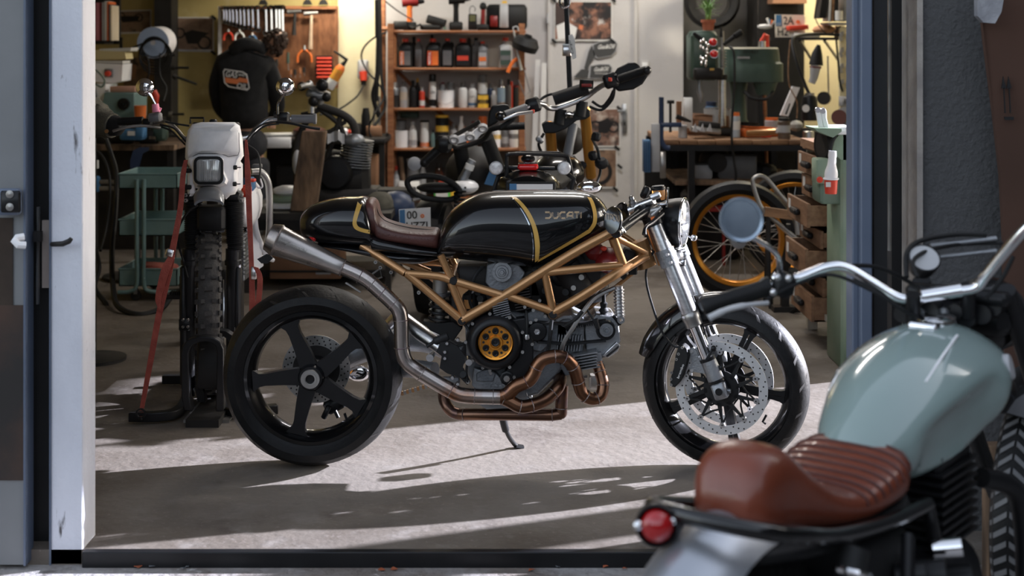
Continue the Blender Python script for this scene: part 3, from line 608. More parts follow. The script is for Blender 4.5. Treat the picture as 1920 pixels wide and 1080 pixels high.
# tank lettering, outlined letters
Lr = {'D': ([(0, 1), (.7, 1), (1, .75), (1, .25), (.7, 0), (0, 0)],), 'U': ([(0, 1), (0, .3), (.3, 0), (.75, 0), (1, .3), (1, 1)],), 'C': ([(1, 1), (.3, 1), (0, .7), (0, .3), (.3, 0), (1, 0)],),
      'A': ([(0, 0), (0, .6), (.4, 1), (1, 1), (1, 0)], [(0, .4), (1, .4)]), 'T': ([(0, 1), (1, 1)], [(.5, 1), (.5, 0)]), 'I': ([(0, 0), (0, 1)],)}
x = 1022.
lb = MB()
for chx, wd in (('D', 10.5), ('U', 10.5), ('C', 10.5), ('A', 10.5), ('T', 9), ('I', 0)):
    for pl in Lr[chx]:
        for off in (-1, 1):
            q = []
            for i, (a, b) in enumerate(pl):
                p0 = V((x+a*wd, 409-b*11)); 
                t = V((pl[min(i+1, len(pl)-1)][0]-pl[max(i-1, 0)][0], pl[min(i+1, len(pl)-1)][1]-pl[max(i-1, 0)][1])); t = V((t.x*wd, -t.y*11)).normalized()
                nrm = V((-t.y, t.x)); q.append(p0+nrm*off*.95)
            lb.ribbon([surf(TANK, p.x-0*.45, p.y-.42, 2.6, .002) for p in q], [surf(TANK, p.x+.45, p.y+.42, 2.6, .002) for p in q], (0, .001, 0))
    x += wd+3.2
bobj('tank_lettering', lb, M('gold_lettering', (.75, .52, .30), rough=.4), tank, 'outlined letters DUCATI', kind='stuff')
# ---- seat cowl ----
COWL = spl4([(564, 412, 428, .03), (569, 398, 439, .07), (582, 386, 449, .098), (605, 377, 456, .118), (635, 371, 460, .13), (665, 370, 462, .135), (688, 371, 464, .135), (700, 400, 467, .135), (706, 428, 468, .134), (740, 440, 471, .128), (780, 451, 474, .12), (822, 460, 477, .10)], 4)
cowl = bobj('seat_cowl', MB().rings(loft(COWL, 36, 2.6)), m_black)
bobj('pinstripe', stripe(COWL, [(672, 373), (668, 388), (662, 410), (662, 424), (672, 433), (700, 440), (760, 452), (813, 463)], [(683, 373), (677, 388), (670, 410), (669, 420), (676, 427), (700, 433), (760, 446), (814, 459)], 2.6), m_gold, cowl, 'gold stripe along the cowl')
bobj('lower_cowl', MB().rings(loft(spl4([(600, 452, 458, .08), (660, 452, 468, .115), (740, 462, 488, .11), (790, 468, 492, .09), (822, 472, 484, .06)], 3), 24, 2.4)), m_black, cowl)
bobj('tail_light', MB().tube([P(570, 428, 4.95), P(578, 440, 4.92), P(590, 450, 4.9)], .006, 8), m_redlens, cowl)
# seat
SEAT = spl4([(684, 388, 440, .06), (688, 374, 442, .095), (697, 371, 441, .105), (706, 378, 442, .11), (710, 396, 444, .115), (716, 408, 446, .118), (730, 416, 449, .12), (760, 424, 453, .118), (795, 428, 459, .11), (818, 429, 463, .10), (824, 434, 463, .085)], 4)
seat = bobj('seat', MB().rings(loft(SEAT, 32, 3.2)), m_leather)
bobj('piping', MB().tube([surf(SEAT, p[0], p[1], 3.2, .0) for p in spl([(703, 378), (712, 404), (730, 417), (770, 427), (820, 432)], 5)], .0015, 6), m_dark, seat)
for k in range(8):
    x0 = 722+k*12; bobj('quilt_seam', MB().tube([surf(SEAT, x0, interp([722, 820], [424, 436], x0), 3.2, .0), surf(SEAT, x0+8, interp([722, 820], [444, 456], x0)-4, 3.2, .0)], .0012, 5), m_dark, seat)
# ---- trellis frame ----
NS = .145
TB = [('m', [(866, 600), (945, 555), (1030, 502), (1090, 466), (1146, 436)], .0175), ('m', [(1037, 586), (1090, 556), (1150, 517), (1200, 486), (1213, 478)], .0165), ('s', [(1022, 511), (1100, 503), (1166, 498)], .0145),
      ('s', [(1022, 512), (1032, 560), (1038, 584)], .0145), ('s', [(948, 553), (1037, 584)], .0145), ('s', [(1150, 446), (1168, 494)], .0145), ('s', [(852, 527), (946, 555)], .0145),
      ('s', [(760, 513), (822, 518), (848, 527)], .014), ('s', [(826, 478), (846, 522)], .013), ('s', [(846, 530), (872, 594)], .0145), ('s', [(762, 512), (866, 600)], .0145), ('s', [(678, 460), (760, 512)], .014)]
for k, pts, r in TB:
    for s in (1, -1):
        q = []
        for p in pts:
            w_ = NS
            if p[0] > 1150: w_ = lerp(NS, .045, min(1, (p[0]-1150)/60))
            if p[0] < 760: w_ = lerp(NS, .09, min(1, (760-p[0])/80))
            a = P(p[0], p[1], YM-w_); q.append(a if s > 0 else V((a.x, 2*YM-a.y, a.z)))
        bobj('frame_tube', MB().tube(spl(q, 3) if len(q) > 2 else q, r, 14), m_bronze)
for s in (1, -1):
    q = [P(1146, 436, YM-NS), P(1160, 448, YM-.12), P(1212, 474, YM-.05)]
    bobj('frame_tube', MB().tube([V((a.x, YM+(a.y-YM)*s, a.z)) for a in q], .011, 12), m_bronze)
for y0, x0, x1, y1 in ((463, 690, 806, 510), (486, 790, 830, 480)):
    bobj('frame_tube', MB().tube([P(x0, y0, 5.04), P(x1, y1, 5.06)], .012, 10), m_bronze)
for x0, y0, x1, y1 in ((850, 527, 0, 0), (866, 602, 0, 0), (1037, 590, 0, 0)):
    p = P(x0, y0, YM-NS-.012); bobj('frame_cap', MB().lathe([(0, .004), (.011, .004), (.0145, 0), (.0145, -.03)], p, (0, -1, 0), 22), m_matte)
    bobj('cross_tube', MB().cyl(P(x0, y0, YM-NS), V((P(x0, y0, YM-NS).x, YM+NS, P(x0, y0, YM-NS).z)), .016, n=14), m_bronze)
bobj('gusset', MB().prism([B(852, 535, .15), B(884, 539, .15), B(868, 552, .15), B(864, 566, .15)], (0, .005, 0)), m_bronze)
for p in ((704, 492), (713, 502), (733, 511), (785, 549)):
    bobj('bolt', MB().lathe([(.003, 0), (.006, 0), (.0065, .012), (0, .012)], B(p[0], p[1], .16), (0, 1, 0), 10), m_steel)
bobj('steering_head', MB().cyl(P(1196, 452, 5.0), P(1214, 500, 5.0), .034, n=20), m_bronze)
# ---- engine ----
eng = bobj('engine', MB().prism([B(x, y, .09) for x, y in ((872, 610), (900, 592), (960, 585), (1030, 592), (1066, 612), (1070, 660), (1050, 700), (1010, 740), (960, 752), (900, 744), (876, 700))], (0, .18, 0)), m_engine, label='grey twin engine block', bevel=.01)
def epoly(n, pts, d0, th, m, par=eng, label=None, bv=.004): return bobj(n, MB().prism([B(x, y, d0) for x, y in pts], (0, th, 0)), m, par, label, bevel=bv)
def ebolt(x, y, d, r=.006, m=m_steel, par=eng): return bobj('bolt', MB().lathe([(0, .003), (r*.5, .003), (r*.5, 0), (r, 0), (r*1.05, .012), (0, .012)], B(x, y, d), (0, 1, 0), 12), m, par)
def wheelpart(n, x, y, d, prof, m, par=eng, label=None, k=40, ax=(0, -1, 0)): return bobj(n, MB().lathe(prof, B(x, y, d), ax, k), m, par, label)
# gearbox / sump castings
epoly('gearbox_cover', [(888, 690), (930, 700), (952, 722), (985, 726), (990, 745), (900, 745), (884, 722)], .125, .04, m_alud)
epoly('sump', [(890, 742), (985, 742), (1000, 752), (985, 766), (912, 768), (896, 758)], .10, .16, m_alud)
for k in range(5): bobj('casting_rib', MB().box(B(904+k*14, 727, .128), (.004, .006, .022)), m_alud, eng)
epoly('gearbox_recess', [(843+50, 700), (918, 690), (930, 700), (925, 716), (893, 716)], .13, .01, m_engine)
# clutch
cl = wheelpart('clutch_cover', 928, 642, .155, [(.062, .02), (.066, .030), (.076, .030), (.086, .022), (.092, .010), (.096, -.01), (.10, -.05), (0, -.05), (0, -.02), (.062, -.02)], m_blackmetal, k=56)
for k in range(9):
    a = R(20+40*k); ebolt(928+math.cos(a)*55, 642+math.sin(a)*54, .165, .0055, par=cl)
cp_ = wheelpart('clutch_pressure_plate', 929, 642, .165, [(0, .016), (.014, .016), (.018, .012), (.024, .012), (.026, .006), (.052, .006), (.058, .009), (.0605, .004), (.0605, -.02), (0, -.02)], m_goldano, cl, 'orange gold pressure plate', 48)
wheelpart('clutch_nut', 929, 642, .183, [(0, .002), (.004, .002), (.006, 0), (.012, .002), (.0145, 0), (.0145, -.006)], m_blackmetal, cp_)
for k in range(6):
    a = R(30+60*k); xx = 929+math.cos(a)*21; yy = 642+math.sin(a)*21
    c = wheelpart('clutch_spring_cap', xx, yy, .173, [(0, .002), (.003, .002), (.0035, .006), (.006, .007), (.007, .002), (.0105, .002), (.0115, -.001), (.0115, -.01)], m_blackmetal, cp_, k=18)
    a += R(30); wheelpart('plate_hole', 929+math.cos(a)*22.5, 642+math.sin(a)*22.5, .1715, [(0, .0005), (.0042, .0005), (.0045, 0)], m_dark, cp_, k=10)
    A = []; Bq = []
    for q in range(7):
        aa = a+R(-16+32*q/6); A.append(B(929+math.cos(aa)*28, 642+math.sin(aa)*28, .173)); Bq.append(B(929+math.cos(aa)*29.5, 642+math.sin(aa)*29.5, .173))
    bobj('plate_slot', MB().ribbon(A, Bq, (0, -.001, 0)), m_bronze, cp_)
# alternator side black cover with small items
epoly('side_cover', [(960, 600), (985, 596), (1000, 640), (1000, 690), (985, 706), (960, 712), (945, 700), (972, 670), (978, 640)], .145, .05, m_blackmetal, label='black engine side cover')
for p in ((998, 646), (964, 708), (920, 700), (974, 645), (995, 605), (905, 690), (1000, 582), (984, 576), (1012, 564), (1022, 593), (1005, 600)): ebolt(p[0], p[1], .155, .0055)
bobj('oil_filler', MB().lathe([(0, .0), (.006, .003), (.016, .003), (.018, -.004), (.024, -.006), (.024, -.02)], B(950, 710, .16), (0, -1, 0), 8), m_blackmetal, eng)
bobj('oil_filler_cap', MB().lathe([(0, .004), (.011, .004), (.011, 0)], B(950, 710, .166), (0, -1, 0), 8), m_steel, eng)
# belt pulleys and covers
wheelpart('belt_pulley', 1007, 622, .14, [(0, .006), (.006, .006), (.007, .012), (.011, .012), (.012, .004), (.02, .004), (.03, .002), (.034, -.004), (.034, -.02)], m_blackmetal)
wheelpart('pulley_nut', 1007, 622, .154, [(0, 0), (.005, 0), (.006, .003), (.0105, .003), (.011, -.005)], m_alu, k=6)
wheelpart('belt_pulley', 1136, 620, .13, [(0, .004), (.024, .004), (.026, 0), (.033, 0), (.034, -.02)], m_blackmetal, k=44)
wheelpart('pulley_face', 1137, 619, .136, [(0, .004), (.006, .004), (.008, .010), (.011, .010), (.012, .002), (.023, .002), (.0235, -.002)], m_alud, k=36)
wheelpart('belt_pulley', 941, 510, .09, [(0, .014), (.007, .014), (.009, .010), (.013, .010), (.015, .004), (.022, .004), (.024, 0), (.034, 0), (.034, -.02)], m_alud, k=36)
wheelpart('idler_pulley', 1070, 614, .12, [(0, .012), (.008, .012), (.014, .006), (.018, 0), (.018, -.02)], m_blackmetal)
wheelpart('idler_pulley', 1066, 641, .11, [(0, .008), (.010, .008), (.013, 0), (.013, -.02)], m_blackmetal)
wheelpart('round_cover', 1050, 520, .06, [(0, .01), (.02, .01), (.032, 0), (.036, -.02)], m_blackmetal)
bl = MB().tube([B(1007, 604, .125), B(1060, 607, .115), B(1100, 605, .115), B(1136, 601, .12)], .006, 6, sy=2.5).tube([B(1007, 640, .125), B(1060, 645, .115), B(1136, 638, .12)], .006, 6, sy=2.5)
bobj('cam_belt', bl, m_matte, eng, kind='stuff')
tt = MB()
for k in range(12): tt.box(B(1082+k*4, 612-k*.6, .118), (.0035, .02, .006))
bobj('belt_tooth', tt, m_matte, eng, kind='stuff')
# horizontal cylinder + head
epoly('cylinder', [(1045, 600), (1075, 590), (1096, 600), (1092, 700), (1060, 705), (1040, 670)], .09, .18, m_engine)
epoly('cylinder_head', [(1096, 612), (1118, 590), (1150, 594), (1160, 610), (1164, 640), (1148, 668), (1128, 672), (1100, 668)], .085, .17, m_alud, label='cast silver cylinder head')
epoly('exhaust_port', [(1104, 664), (1128, 660), (1130, 680), (1110, 682)], .10, .07, m_alud)
epoly('valve_cover', [(1128, 668), (1156, 640), (1164, 648), (1158, 660), (1140, 672)], .10, .12, m_alu)
epoly('valve_cover_slot', [(1135, 668), (1160, 648), (1161, 652), (1140, 670)], .103, .01, m_dark)
for k in range(6): bobj('cooling_fin', MB().box(B(1092, 651+k*5.4, .03)+V((0, 0, 0)), (.088, .24, .0035), (0, R(-10), 0)), m_alud, eng)
for k in range(5): bobj('cooling_fin', MB().box(B(1104, 661+k*6, .10), (.058, .05, .004), (0, R(-10), 0)), m_alu, eng)
for k in range(9): bobj('cooling_fin', MB().box(B(1046+k*5.2, 640, .085), (.0035, .06, .055), (0, R(8), 0)), m_alud, eng)
epoly('cylinder_flange', [(1042, 600), (1056, 592), (1070, 592), (1078, 600), (1095, 602), (1095, 607), (1076, 606), (1068, 598), (1056, 598), (1044, 605)], .10, .02, m_alud, bv=.001)
# vertical cylinder
epoly('cylinder', [(925, 590), (905, 545), (955, 520), (1000, 505), (1015, 560), (985, 596)], .06, .14, m_dark)
epoly('cylinder_head', [(913, 498), (930, 492), (965, 488), (985, 512), (970, 540), (925, 548), (910, 530)], .07, .15, m_engine)
for k in range(10): bobj('cooling_fin', MB().box(B(937+k*.8, 566+k*4.0-12, .06), (.056, .2, .003), (0, R(-14), 0)), m_alud, eng)
for k in range(8): bobj('cooling_fin', MB().box(B(975+k*1.2, 535+k*5, .05), (.06, .19, .003), (0, R(-10), 0)), m_dark, eng)
bobj('hook_bracket', MB().tube(spl([B(951, 565, .12), B(954, 580, .12), B(960, 590, .12), B(967, 598, .12), B(968, 606, .12)], 5), .0035, 6).ring(B(966, 611, .12), (0, 1, 0), .003, .008, .006, 14), m_alu, eng)
epoly('belt_cover', [(985, 590), (1010, 575), (1030, 596), (1036, 640), (1015, 660), (985, 655), (975, 620)], .115, .05, m_engine)
bobj('injector_body', MB().cyl(B(1060, 500, .05), B(1100, 560, .05), .05, n=20).cyl(B(1108, 470, .02), B(1120, 540, .02), .04, n=16), m_dark, eng)
bobj('airbox', MB().box(B(1060, 520, -.02), (.30, .16, .16), b=.03).box(B(930, 530, -.04), (.22, .12, .12), b=.02), m_dark)
bobj('battery_box', MB().box(B(890, 520, -.03), (.12, .16, .10), b=.01).box(B(870, 570, -.03), (.10, .16, .12), b=.01).box(B(985, 560, -.03), (.2, .12, .10), b=.01), m_dark)
bobj('red_air_filter', MB().sph(B(1140, 488, .02), (.055, .08, .045), 16).sph(B(1114, 472, .02), (.04, .06, .035), 12), m_darkred)
bobj('red_cap', MB().sph(B(1132, 466, .10), (.012, .008, .009), 10), m_red)
bobj('relay_cluster', MB().box(B(1175, 485, .02), (.04, .06, .07), (0, R(20), 0), b=.004).box(B(1186, 500, .03), (.03, .05, .05), b=.004).cyl(B(1160, 508, .04), B(1172, 520, .04), .012, n=10), m_matte)
bobj('spark_plug_boot', MB().lathe([(.016, 0), (.02, .01), (.012, .02), (.018, .03), (.011, .04), (.014, .055), (.007, .06), (.006, .085)], B(1132, 598, .06), (0, 0, 1), 16), m_matte, eng)
rc = bobj('ribbed_rear_reservoir', MB().cyl(B(1160, 536, .10), B(1162, 592, .10), .015, n=16), m_alu, label='ribbed silver damper body')
for k in range(9): bobj('rib', MB().cyl(B(1160.2+k*.2, 541+k*6, .10), B(1160.3+k*.2, 543.5+k*6, .10), .0195, n=18), m_alu, rc)
bobj('damper_eye', MB().ring(B(1164, 599, .10), (0, 1, 0), .005, .013, .022, 18), m_alu, rc)
bobj('damper_bracket', MB().tube([B(1150, 592, .08), B(1158, 602, .08), B(1164, 608, .08)], .008, 8), m_blackmetal, rc)
# hoses and cables
cable('oil_hose', [B(1052, 660, .16), B(1058, 640, .17), B(1072, 618, .17), B(1090, 590, .16), B(1104, 570, .14), B(1120, 555, .12), B(1152, 540, .10)], .0075, m_steel)
cable('oil_hose', [B(1060, 612, .14), B(1078, 600, .165), B(1092, 584, .16)], .0078, m_matte)
cable('spark_cable', [B(1118, 615, .15), B(1112, 598, .15), B(1102, 582, .14), B(1104, 565, .12)], .0038)
bobj('spark_cap', MB().cyl(B(1117, 598, .15), B(1122, 616, .15), .008, .006, n=10), m_matte)
cable('wiring_loom', [B(1034, 600, .155), B(1031, 630, .16), B(1028, 655, .15), B(1020, 680, .15)], .007)
cable('hose', [B(862, 600, .13), B(878, 618, .14), B(875, 640, .14), B(855, 650, .14)], .005)
cable('hose', [B(985, 560, .1), B(988, 600, .15), B(988, 640, .15)], .005)
bobj('banjo', MB().lathe([(.0, .0), (.009, 0), (.010, .006), (.008, .016), (0, .018)], B(988, 636, .165), (0, 0, 1), 10), m_alu)
cable('breather_hose', [B(905, 500, .08), B(890, 520, .1), B(880, 560, .1), B(892, 590, .1)], .006)
# far-side oil lines visible
for dx in (0, 7): bobj('down_tube', MB().cyl(B(1078+dx, 600-dx, -.02), B(1190+dx, 510-dx, -.05), .006, n=8), m_bronze)
# carburettor/filters visible under the tank
bobj('fuel_filter', MB().cyl(B(878, 560, .09), B(877, 578, .09), .014, n=16), m_amber)
bobj('fuel_filter_cap', MB().cyl(B(878, 552, .09), B(878, 561, .09), .0155, n=16), m_matte)
for x, y, r in ((884, 545, .010), (896, 548, .012), (900, 560, .012), (870, 545, .007), (1022, 545, .012), (1060, 548, .012), (1090, 520, .010), (1075, 540, .009)):
    bobj('fitting', MB().cyl(B(x, y, .10), B(x+4, y-2, .07), r, n=10), m_steel if r < .011 else m_matte)
# shock
sh0, sh1 = P(826, 512, 4.96), P(824, 610, 4.96)
sk_ = bobj('shock_absorber', MB().cyl(sh0, lerp(sh0, sh1, .45), .026, n=20).cyl(lerp(sh0, sh1, .3), sh1, .018, n=16), m_steel)
hel = [lerp(sh0, sh1, .42+.55*i/96)+V((math.cos(i/96*2*math.pi*4.6)*.034, math.sin(i/96*2*math.pi*4.6)*.034, 0)) for i in range(97)]
bobj('shock_spring', MB().tube(hel, .0058, 8), m_blackmetal, sk_)
bobj('shock_collar', MB().cyl(lerp(sh0, sh1, .36), lerp(sh0, sh1, .43), .036, n=20), m_alud, sk_)
bobj('rocker_arm', MB().prism([P(x, y, 4.93) for x, y in ((792, 602), (812, 606), (850, 604), (868, 615), (850, 640), (836, 634), (806, 620))], (0, .05, 0)), m_matte, bevel=.004)
# rear set (foot control)
fs = bobj('foot_control', MB().prism([B(x, y, .19) for x, y in ((826, 642), (840, 640), (858, 650), (872, 668), (868, 690), (882, 716), (876, 722), (862, 708), (838, 700), (824, 690), (828, 668), (818, 660))], (0, .012, 0)), m_matte, label='black rear-set plate')
for x, y in ((838, 644), (858, 637), (834, 660), (834, 672), (877, 716), (848, 708), (858, 720)): bobj('bolt', MB().lathe([(0, .004), (.005, .004), (.007, 0), (.007, -.01)], B(x, y, .195), (0, -1, 0), 12), m_alu, fs)
bobj('foot_peg', MB().cyl(B(811, 664, .20), B(806, 671, .28), .010, .013, n=14).ring(B(806, 671, .285), (0, 1, 0), .002, .012, .004, 14), m_alu, fs)
bobj('foot_peg', MB().cyl(B(878, 673, .19), B(879, 680, .24), .011, n=14), m_alu, fs, 'brake pedal tip')
bobj('pedal', MB().tube([B(876, 676, .19), B(874, 700, .19), B(877, 716, .19)], [.007, .010, .012], 10, sy=.5).cyl(B(868, 702, .2), B(870, 704, .19), .012, n=12), m_matte, fs)
bobj('master_cylinder', MB().tube([B(800, 650, .18), B(812, 642, .18), B(816, 640, .18), B(840, 630, .18)], [.006, .006, .014, .014], 12), m_matte, fs)
bobj('boot', MB().lathe([(.012, 0), (.014, .006), (.010, .01), (.013, .016), (.009, .02), (.011, .026), (.007, .03)], B(828, 634, .18), (B(800, 650, .18)-B(828, 634, .18)), 14), m_matte, fs)
bobj('side_stand_lug', MB().box(B(846, 715, .1), (.06, .03, .03), b=.005), m_alud)
# ---- exhaust ----
m_exh = mixmat('heat_tinted_steel', [((.40, .36, .34), 0, 0, 0, None), ((.30, .15, .085), 3.2, .5, .62, None), ((.15, .10, .09), 4.5, .56, .68, None), ((.5, .46, .43), 7, .6, .72, None)], rough=.27, bump=0, metal=1)
m_exhc = mixmat('copper_tinted_steel', [((.15, .085, .06), 0, 0, 0, None), ((.21, .105, .06), 5, .42, .6, None), ((.10, .065, .075), 9, .56, .68, None), ((.42, .26, .17), 16, .66, .76, None)], rough=.3, bump=0, metal=1)
m_weld = mixmat('weld_bead', [((.30, .26, .25), 0, 0, 0, None), ((.16, .10, .12), 30, .5, .6, None)], rough=.35, bump=.4, metal=1, bs=200)
mA, mB_ = B(643, 502, .19), B(516, 449, .19)
ax = (mB_-mA).normalized(); Lm = (mB_-mA).length
m_sil = M('brushed_silencer_steel', (.36, .33, .31), (.48, .45, .43), sc=9, rough=.3, metal=1, rv=.08)
mu = bobj('silencer', MB().lathe([(.026, 0), (.029, .006), (.0305, .03), (.052, .232), (.0545, .238)], mA, ax, 36), m_sil, label='conical brushed silencer')
bobj('end_cap', MB().lathe([(.0545, .238), (.056, .242), (.0545, .246), (.046, .272), (.041, .274), (.038, .266), (.037, .20), (0, .20)], mA, ax, 36), m_sil, mu)
bobj('weld_ring', MB().torus(mA+ax*.24, ax, .0547, .0018, 40, 6).torus(mA+ax*.001, ax, .028, .003, 30, 6), m_weld, mu)
ud = (-ax).cross(V((0, 1, 0))); ud = ud if ud.z > 0 else -ud
xdir = -ax
bobj('embossed_lettering', text_mb('Jiemathi', mA+ax*.205-V((0, .052, 0))+ud*.004, xdir, V((0, -1, 0)).cross(xdir)*1, .018, .075, .003, shear=.3), m_steel, mu)
bobj('hanger_plate', MB().prism([B(x, y, .15) for x, y in ((482, 486), (500, 476), (506, 478), (512, 484), (502, 494), (490, 494))], (0, .006, 0)), m_blackmetal)
PL = {'x': [(643, 502), (668, 513), (690, 526), (712, 545), (735, 566), (747, 580), (752, 600), (753, 640), (755, 660), (762, 678), (778, 692), (820, 718), (845, 732), (862, 740), (890, 743), (938, 744)]}
main = spl([B(x, y, .19-.0*i) for i, (x, y) in enumerate(PL['x'])], 6)
ex = bobj('exhaust_pipe', MB().tube(main, .0262, 20), m_exh, label='tailpipe with welded joints')
def weld(par, path, idxs, r):
    for i in idxs:
        p = path[i]; d = (path[min(i+1, len(path)-1)]-path[max(i-1, 0)]).normalized(); bobj('weld_ring', MB().torus(p, d, r, .0017, 26, 6), m_weld, par)
weld(ex, main, (8, 14, 19, 25, 36, 45, 62, 72, 84, 88), .0262)
for (a, b) in (((660, 506), (692, 528)), ((648, 530), (676, 548))):
    bobj('spring', MB().tube([B(a[0], a[1], .21), B(b[0], b[1], .21)], .0035, 6), m_steel, ex)
bobj('pipe_bracket', MB().tube([B(692, 518, .17), B(712, 504, .15), B(716, 520, .15), B(700, 526, .17)], .0035, 6), m_steel, ex)
up = spl([B(938, 744, .19), B(952, 738, .195), B(968, 724, .2), B(990, 714, .2), B(1001, 700, .2), B(1006, 688, .2), B(1018, 674, .2), B(1040, 668, .2), B(1060, 672, .19), B(1076, 690, .17), B(1084, 715, .15), B(1092, 738, .14), B(1110, 748, .13), B(1126, 742, .12), B(1131, 722, .11), B(1126, 700, .10), B(1119, 680, .09)], 6)
e2 = bobj('exhaust_header', MB().tube(up, [lerp(.0245, .0205, i/(len(up)-1)) for i in range(len(up))], 20), m_exhc, label='copper tinted looping header')
weld(e2, up, (4, 17, 29, 42, 47, 53, 60, 68, 75, 84, 91), .0228)
lo = spl([B(938, 744, .19), B(955, 752, .19), B(975, 762, .19), B(996, 760, .18), B(1018, 752, .16), B(1036, 738, .14), B(1048, 722, .12), B(1050, 705, .06), B(1040, 690, .0)], 6)
e3 = bobj('exhaust_header', MB().tube(lo, .0225, 20), m_exhc); weld(e3, lo, (3, 12, 18, 30), .0228)
c1 = spl([B(1054, 722, .10), B(1053, 745, .10), B(1052, 772, .10)], 3)
c2 = [B(1052, 776, .10), B(1036, 778, .10), B(940, 777, .08), B(870, 777, .05)]+spl([B(862, 777, .04), B(848, 772, .03), B(837, 760, .02), B(832, 744, .0), B(833, 725, -.03)], 5)
e4 = bobj('exhaust_balance_pipe', MB().tube(c1, .0215, 18).sph(B(1052, 774, .10), .0218, 14), m_exhc)
e5 = bobj('exhaust_balance_pipe', MB().tube(c2, .0205, 18), m_exhc); weld(e5, c2, (1, 3), .0212); weld(e4, c1, (5,), .0218)
bobj('exhaust_flange', MB().ring(B(1117, 684, .085), (.1, 0, 1), .018, .032, .006, 20).ring(B(1117, 678, .085), (.1, 0, 1), .018, .028, .004, 20), m_alud, e2)
# kick stand (far side)
bobj('side_stand', MB().tube([P(940, 775, 5.10), P(948, 806, 5.14)], .014, 10).tube(spl([P(946, 800, 5.14), P(954, 818, 5.18), P(964, 832, 5.23), P(972, 838.5, 5.25)], 4), .0085, 10), m_blackmetal)
bobj('side_stand_foot', MB().tube([P(966, 837, 5.24), P(980, 839, 5.25)], .010, 8, sy=1.6), m_blackmetal)
bobj('far_hardware', MB().box(P(1120, 715, 5.16), (.06, .05, .05), b=.006), m_steel)
bobj('drain_bolt', MB().cyl(B(1078, 709, .1), B(1100, 706, .08), .006, n=8).sph(B(1078, 709, .1), .010, 8), m_steel, eng)
# ================= the white dirt bike facing the viewer =================
YDB = 5.95
db = thing('dirt_bike', 'white dirt bike facing the viewer, strapped down in a wheel stand', 'motorcycle', (P(388, 0, YDB).x, YDB, 0))
def D(px, py, d=0.): return P(px, py, YDB-d)
def dobj(n, mb, m, par=db, label=None, **k): return obj(n, mb, m, par, label, **k)
# front wheel, seen head on: axle along x
DW = V((D(391, 0).x, YDB, .375)); RW = .345
DM = Matrix.Translation(DW) @ Matrix.Rotation(R(102), 4, 'Z') @ Matrix.Rotation(R(0), 4, 'X')
dw = dobj('front_wheel', MB().lathe([(.272, -.02), (.262, -.024), (.255, -.012), (.255, .012), (.262, .024), (.272, .02)], axis=(0, 1, 0), n=56, close=True).xf(DM), m_steel)
dobj('tyre', MB().lathe([(.268, -.030), (.30, -.044), (.322, -.040), (.332, -.02), (.334, 0), (.332, .02), (.322, .040), (.30, .044), (.268, .030)], axis=(0, 1, 0), n=72, close=True).xf(DM), m_knob, dw)
nk = 44
for i in range(nk):
    a = 2*math.pi*i/nk; c, s = math.cos(a), math.sin(a)
    lay = [(-.0, .030)] if i % 2 else [(-.022, .016), (.022, .016)]
    for (y, wd) in lay:
        k = MB().bb(-.008, .008, -wd/2, wd/2, 0, .014).xf(Matrix.Translation((c*.331, y, s*.331)) @ Matrix.Rotation(-a+R(90), 4, 'Y'))
        if abs(math.sin(a)) > -2: dobj('tyre_knob', k.xf(DM), m_knob, dw)
    for sg in (-1, 1):
        k = MB().bb(-.009, .009, -.007, .007, 0, .013).xf(Matrix.Translation((c*.315, sg*.040, s*.315)) @ Matrix.Rotation(-a+R(90), 4, 'Y') @ Matrix.Rotation(sg*R(-38), 4, 'X'))
        dobj('tyre_knob', k.xf(DM), m_knob, dw)
for i in range(28):
    a = 2*math.pi*i/28; sg = 1 if i % 2 else -1; b = a+(.35 if i % 4 < 2 else -.35)
    dobj('spoke', MB().cyl((math.cos(b)*.03, sg*.03, math.sin(b)*.03), (math.cos(a)*.256, 0, math.sin(a)*.256), .0018, n=5).xf(DM), m_steel, dw)
dobj('hub', MB().cyl((0, -.05, 0), (0, .05, 0), .03, n=20).xf(DM), m_alud, dw)
dobj('brake_disc', MB().ring((0, -.062, 0), (0, 1, 0), .075, .125, .004, 40).xf(DM), m_alu, dw)
# forks
for s, x0, x1 in ((-1, 370, 349), (1, 445, 434)):
    xt, xb = (364, 355) if s < 0 else (440, 437)
    fkl = dobj('fork_leg', MB().tube([D(xt-2, 366, .03), D(xt, 468, .03), D(xb, 500, .02), D(xb-1, 700, 0), D(xb-1, 742, 0)], [.026, .027, .029, .027, .026], 18), m_blackmetal)
    n = 25; prof = []
    g0, g1 = D(xt-1, 376, .03), D(xt+(-2 if s < 0 else 1), 468, .03)
    L_ = (g1-g0).length
    for i in range(n):
        r = lerp(.040, .037, i/n) if i < n-3 else .034
        prof += [(r-.005, L_*(i+.1)/n), (r, L_*(i+.5)/n), (r-.005, L_*(i+.9)/n)]
    dobj('fork_gaiter', MB().lathe(prof, g0, g1-g0, 24), m_matte, fkl, 'ribbed black rubber gaiter')
    dobj('fork_guard', MB().box(D(xb-(10 if s < 0 else -10), 610, .02), (.026, .05, .50), b=.008), m_blackmetal, fkl)
    dobj('fork_collar', MB().tube([D(xb, 466, .03), D(xb, 486, .03), D(xb, 488, .03), D(xb, 496, .03)], [.031, .031, .035, .035], 18), m_blackmetal, fkl)
    for y in (366, 376): dobj('clamp_bolt', MB().lathe([(.003, .003), (.006, .003), (.009, 0), (.009, -.012)], D(348 if s < 0 else 452, y, .07), (0, -1, 0), 12), m_steel, fkl)
    dobj('fork_clamp', MB().box(D(xt-2, 368, .02), (.07, .08, .045), b=.01), m_blackmetal, fkl)
dobj('chrome_tube', MB().tube([D(448, 488, .03), D(443, 640, .03)], .011, 12), m_chrome, label='polished slider edge')
dobj('front_caliper', MB().box(D(452, 628, -.02), (.03, .08, .10), b=.01), m_blackmetal)
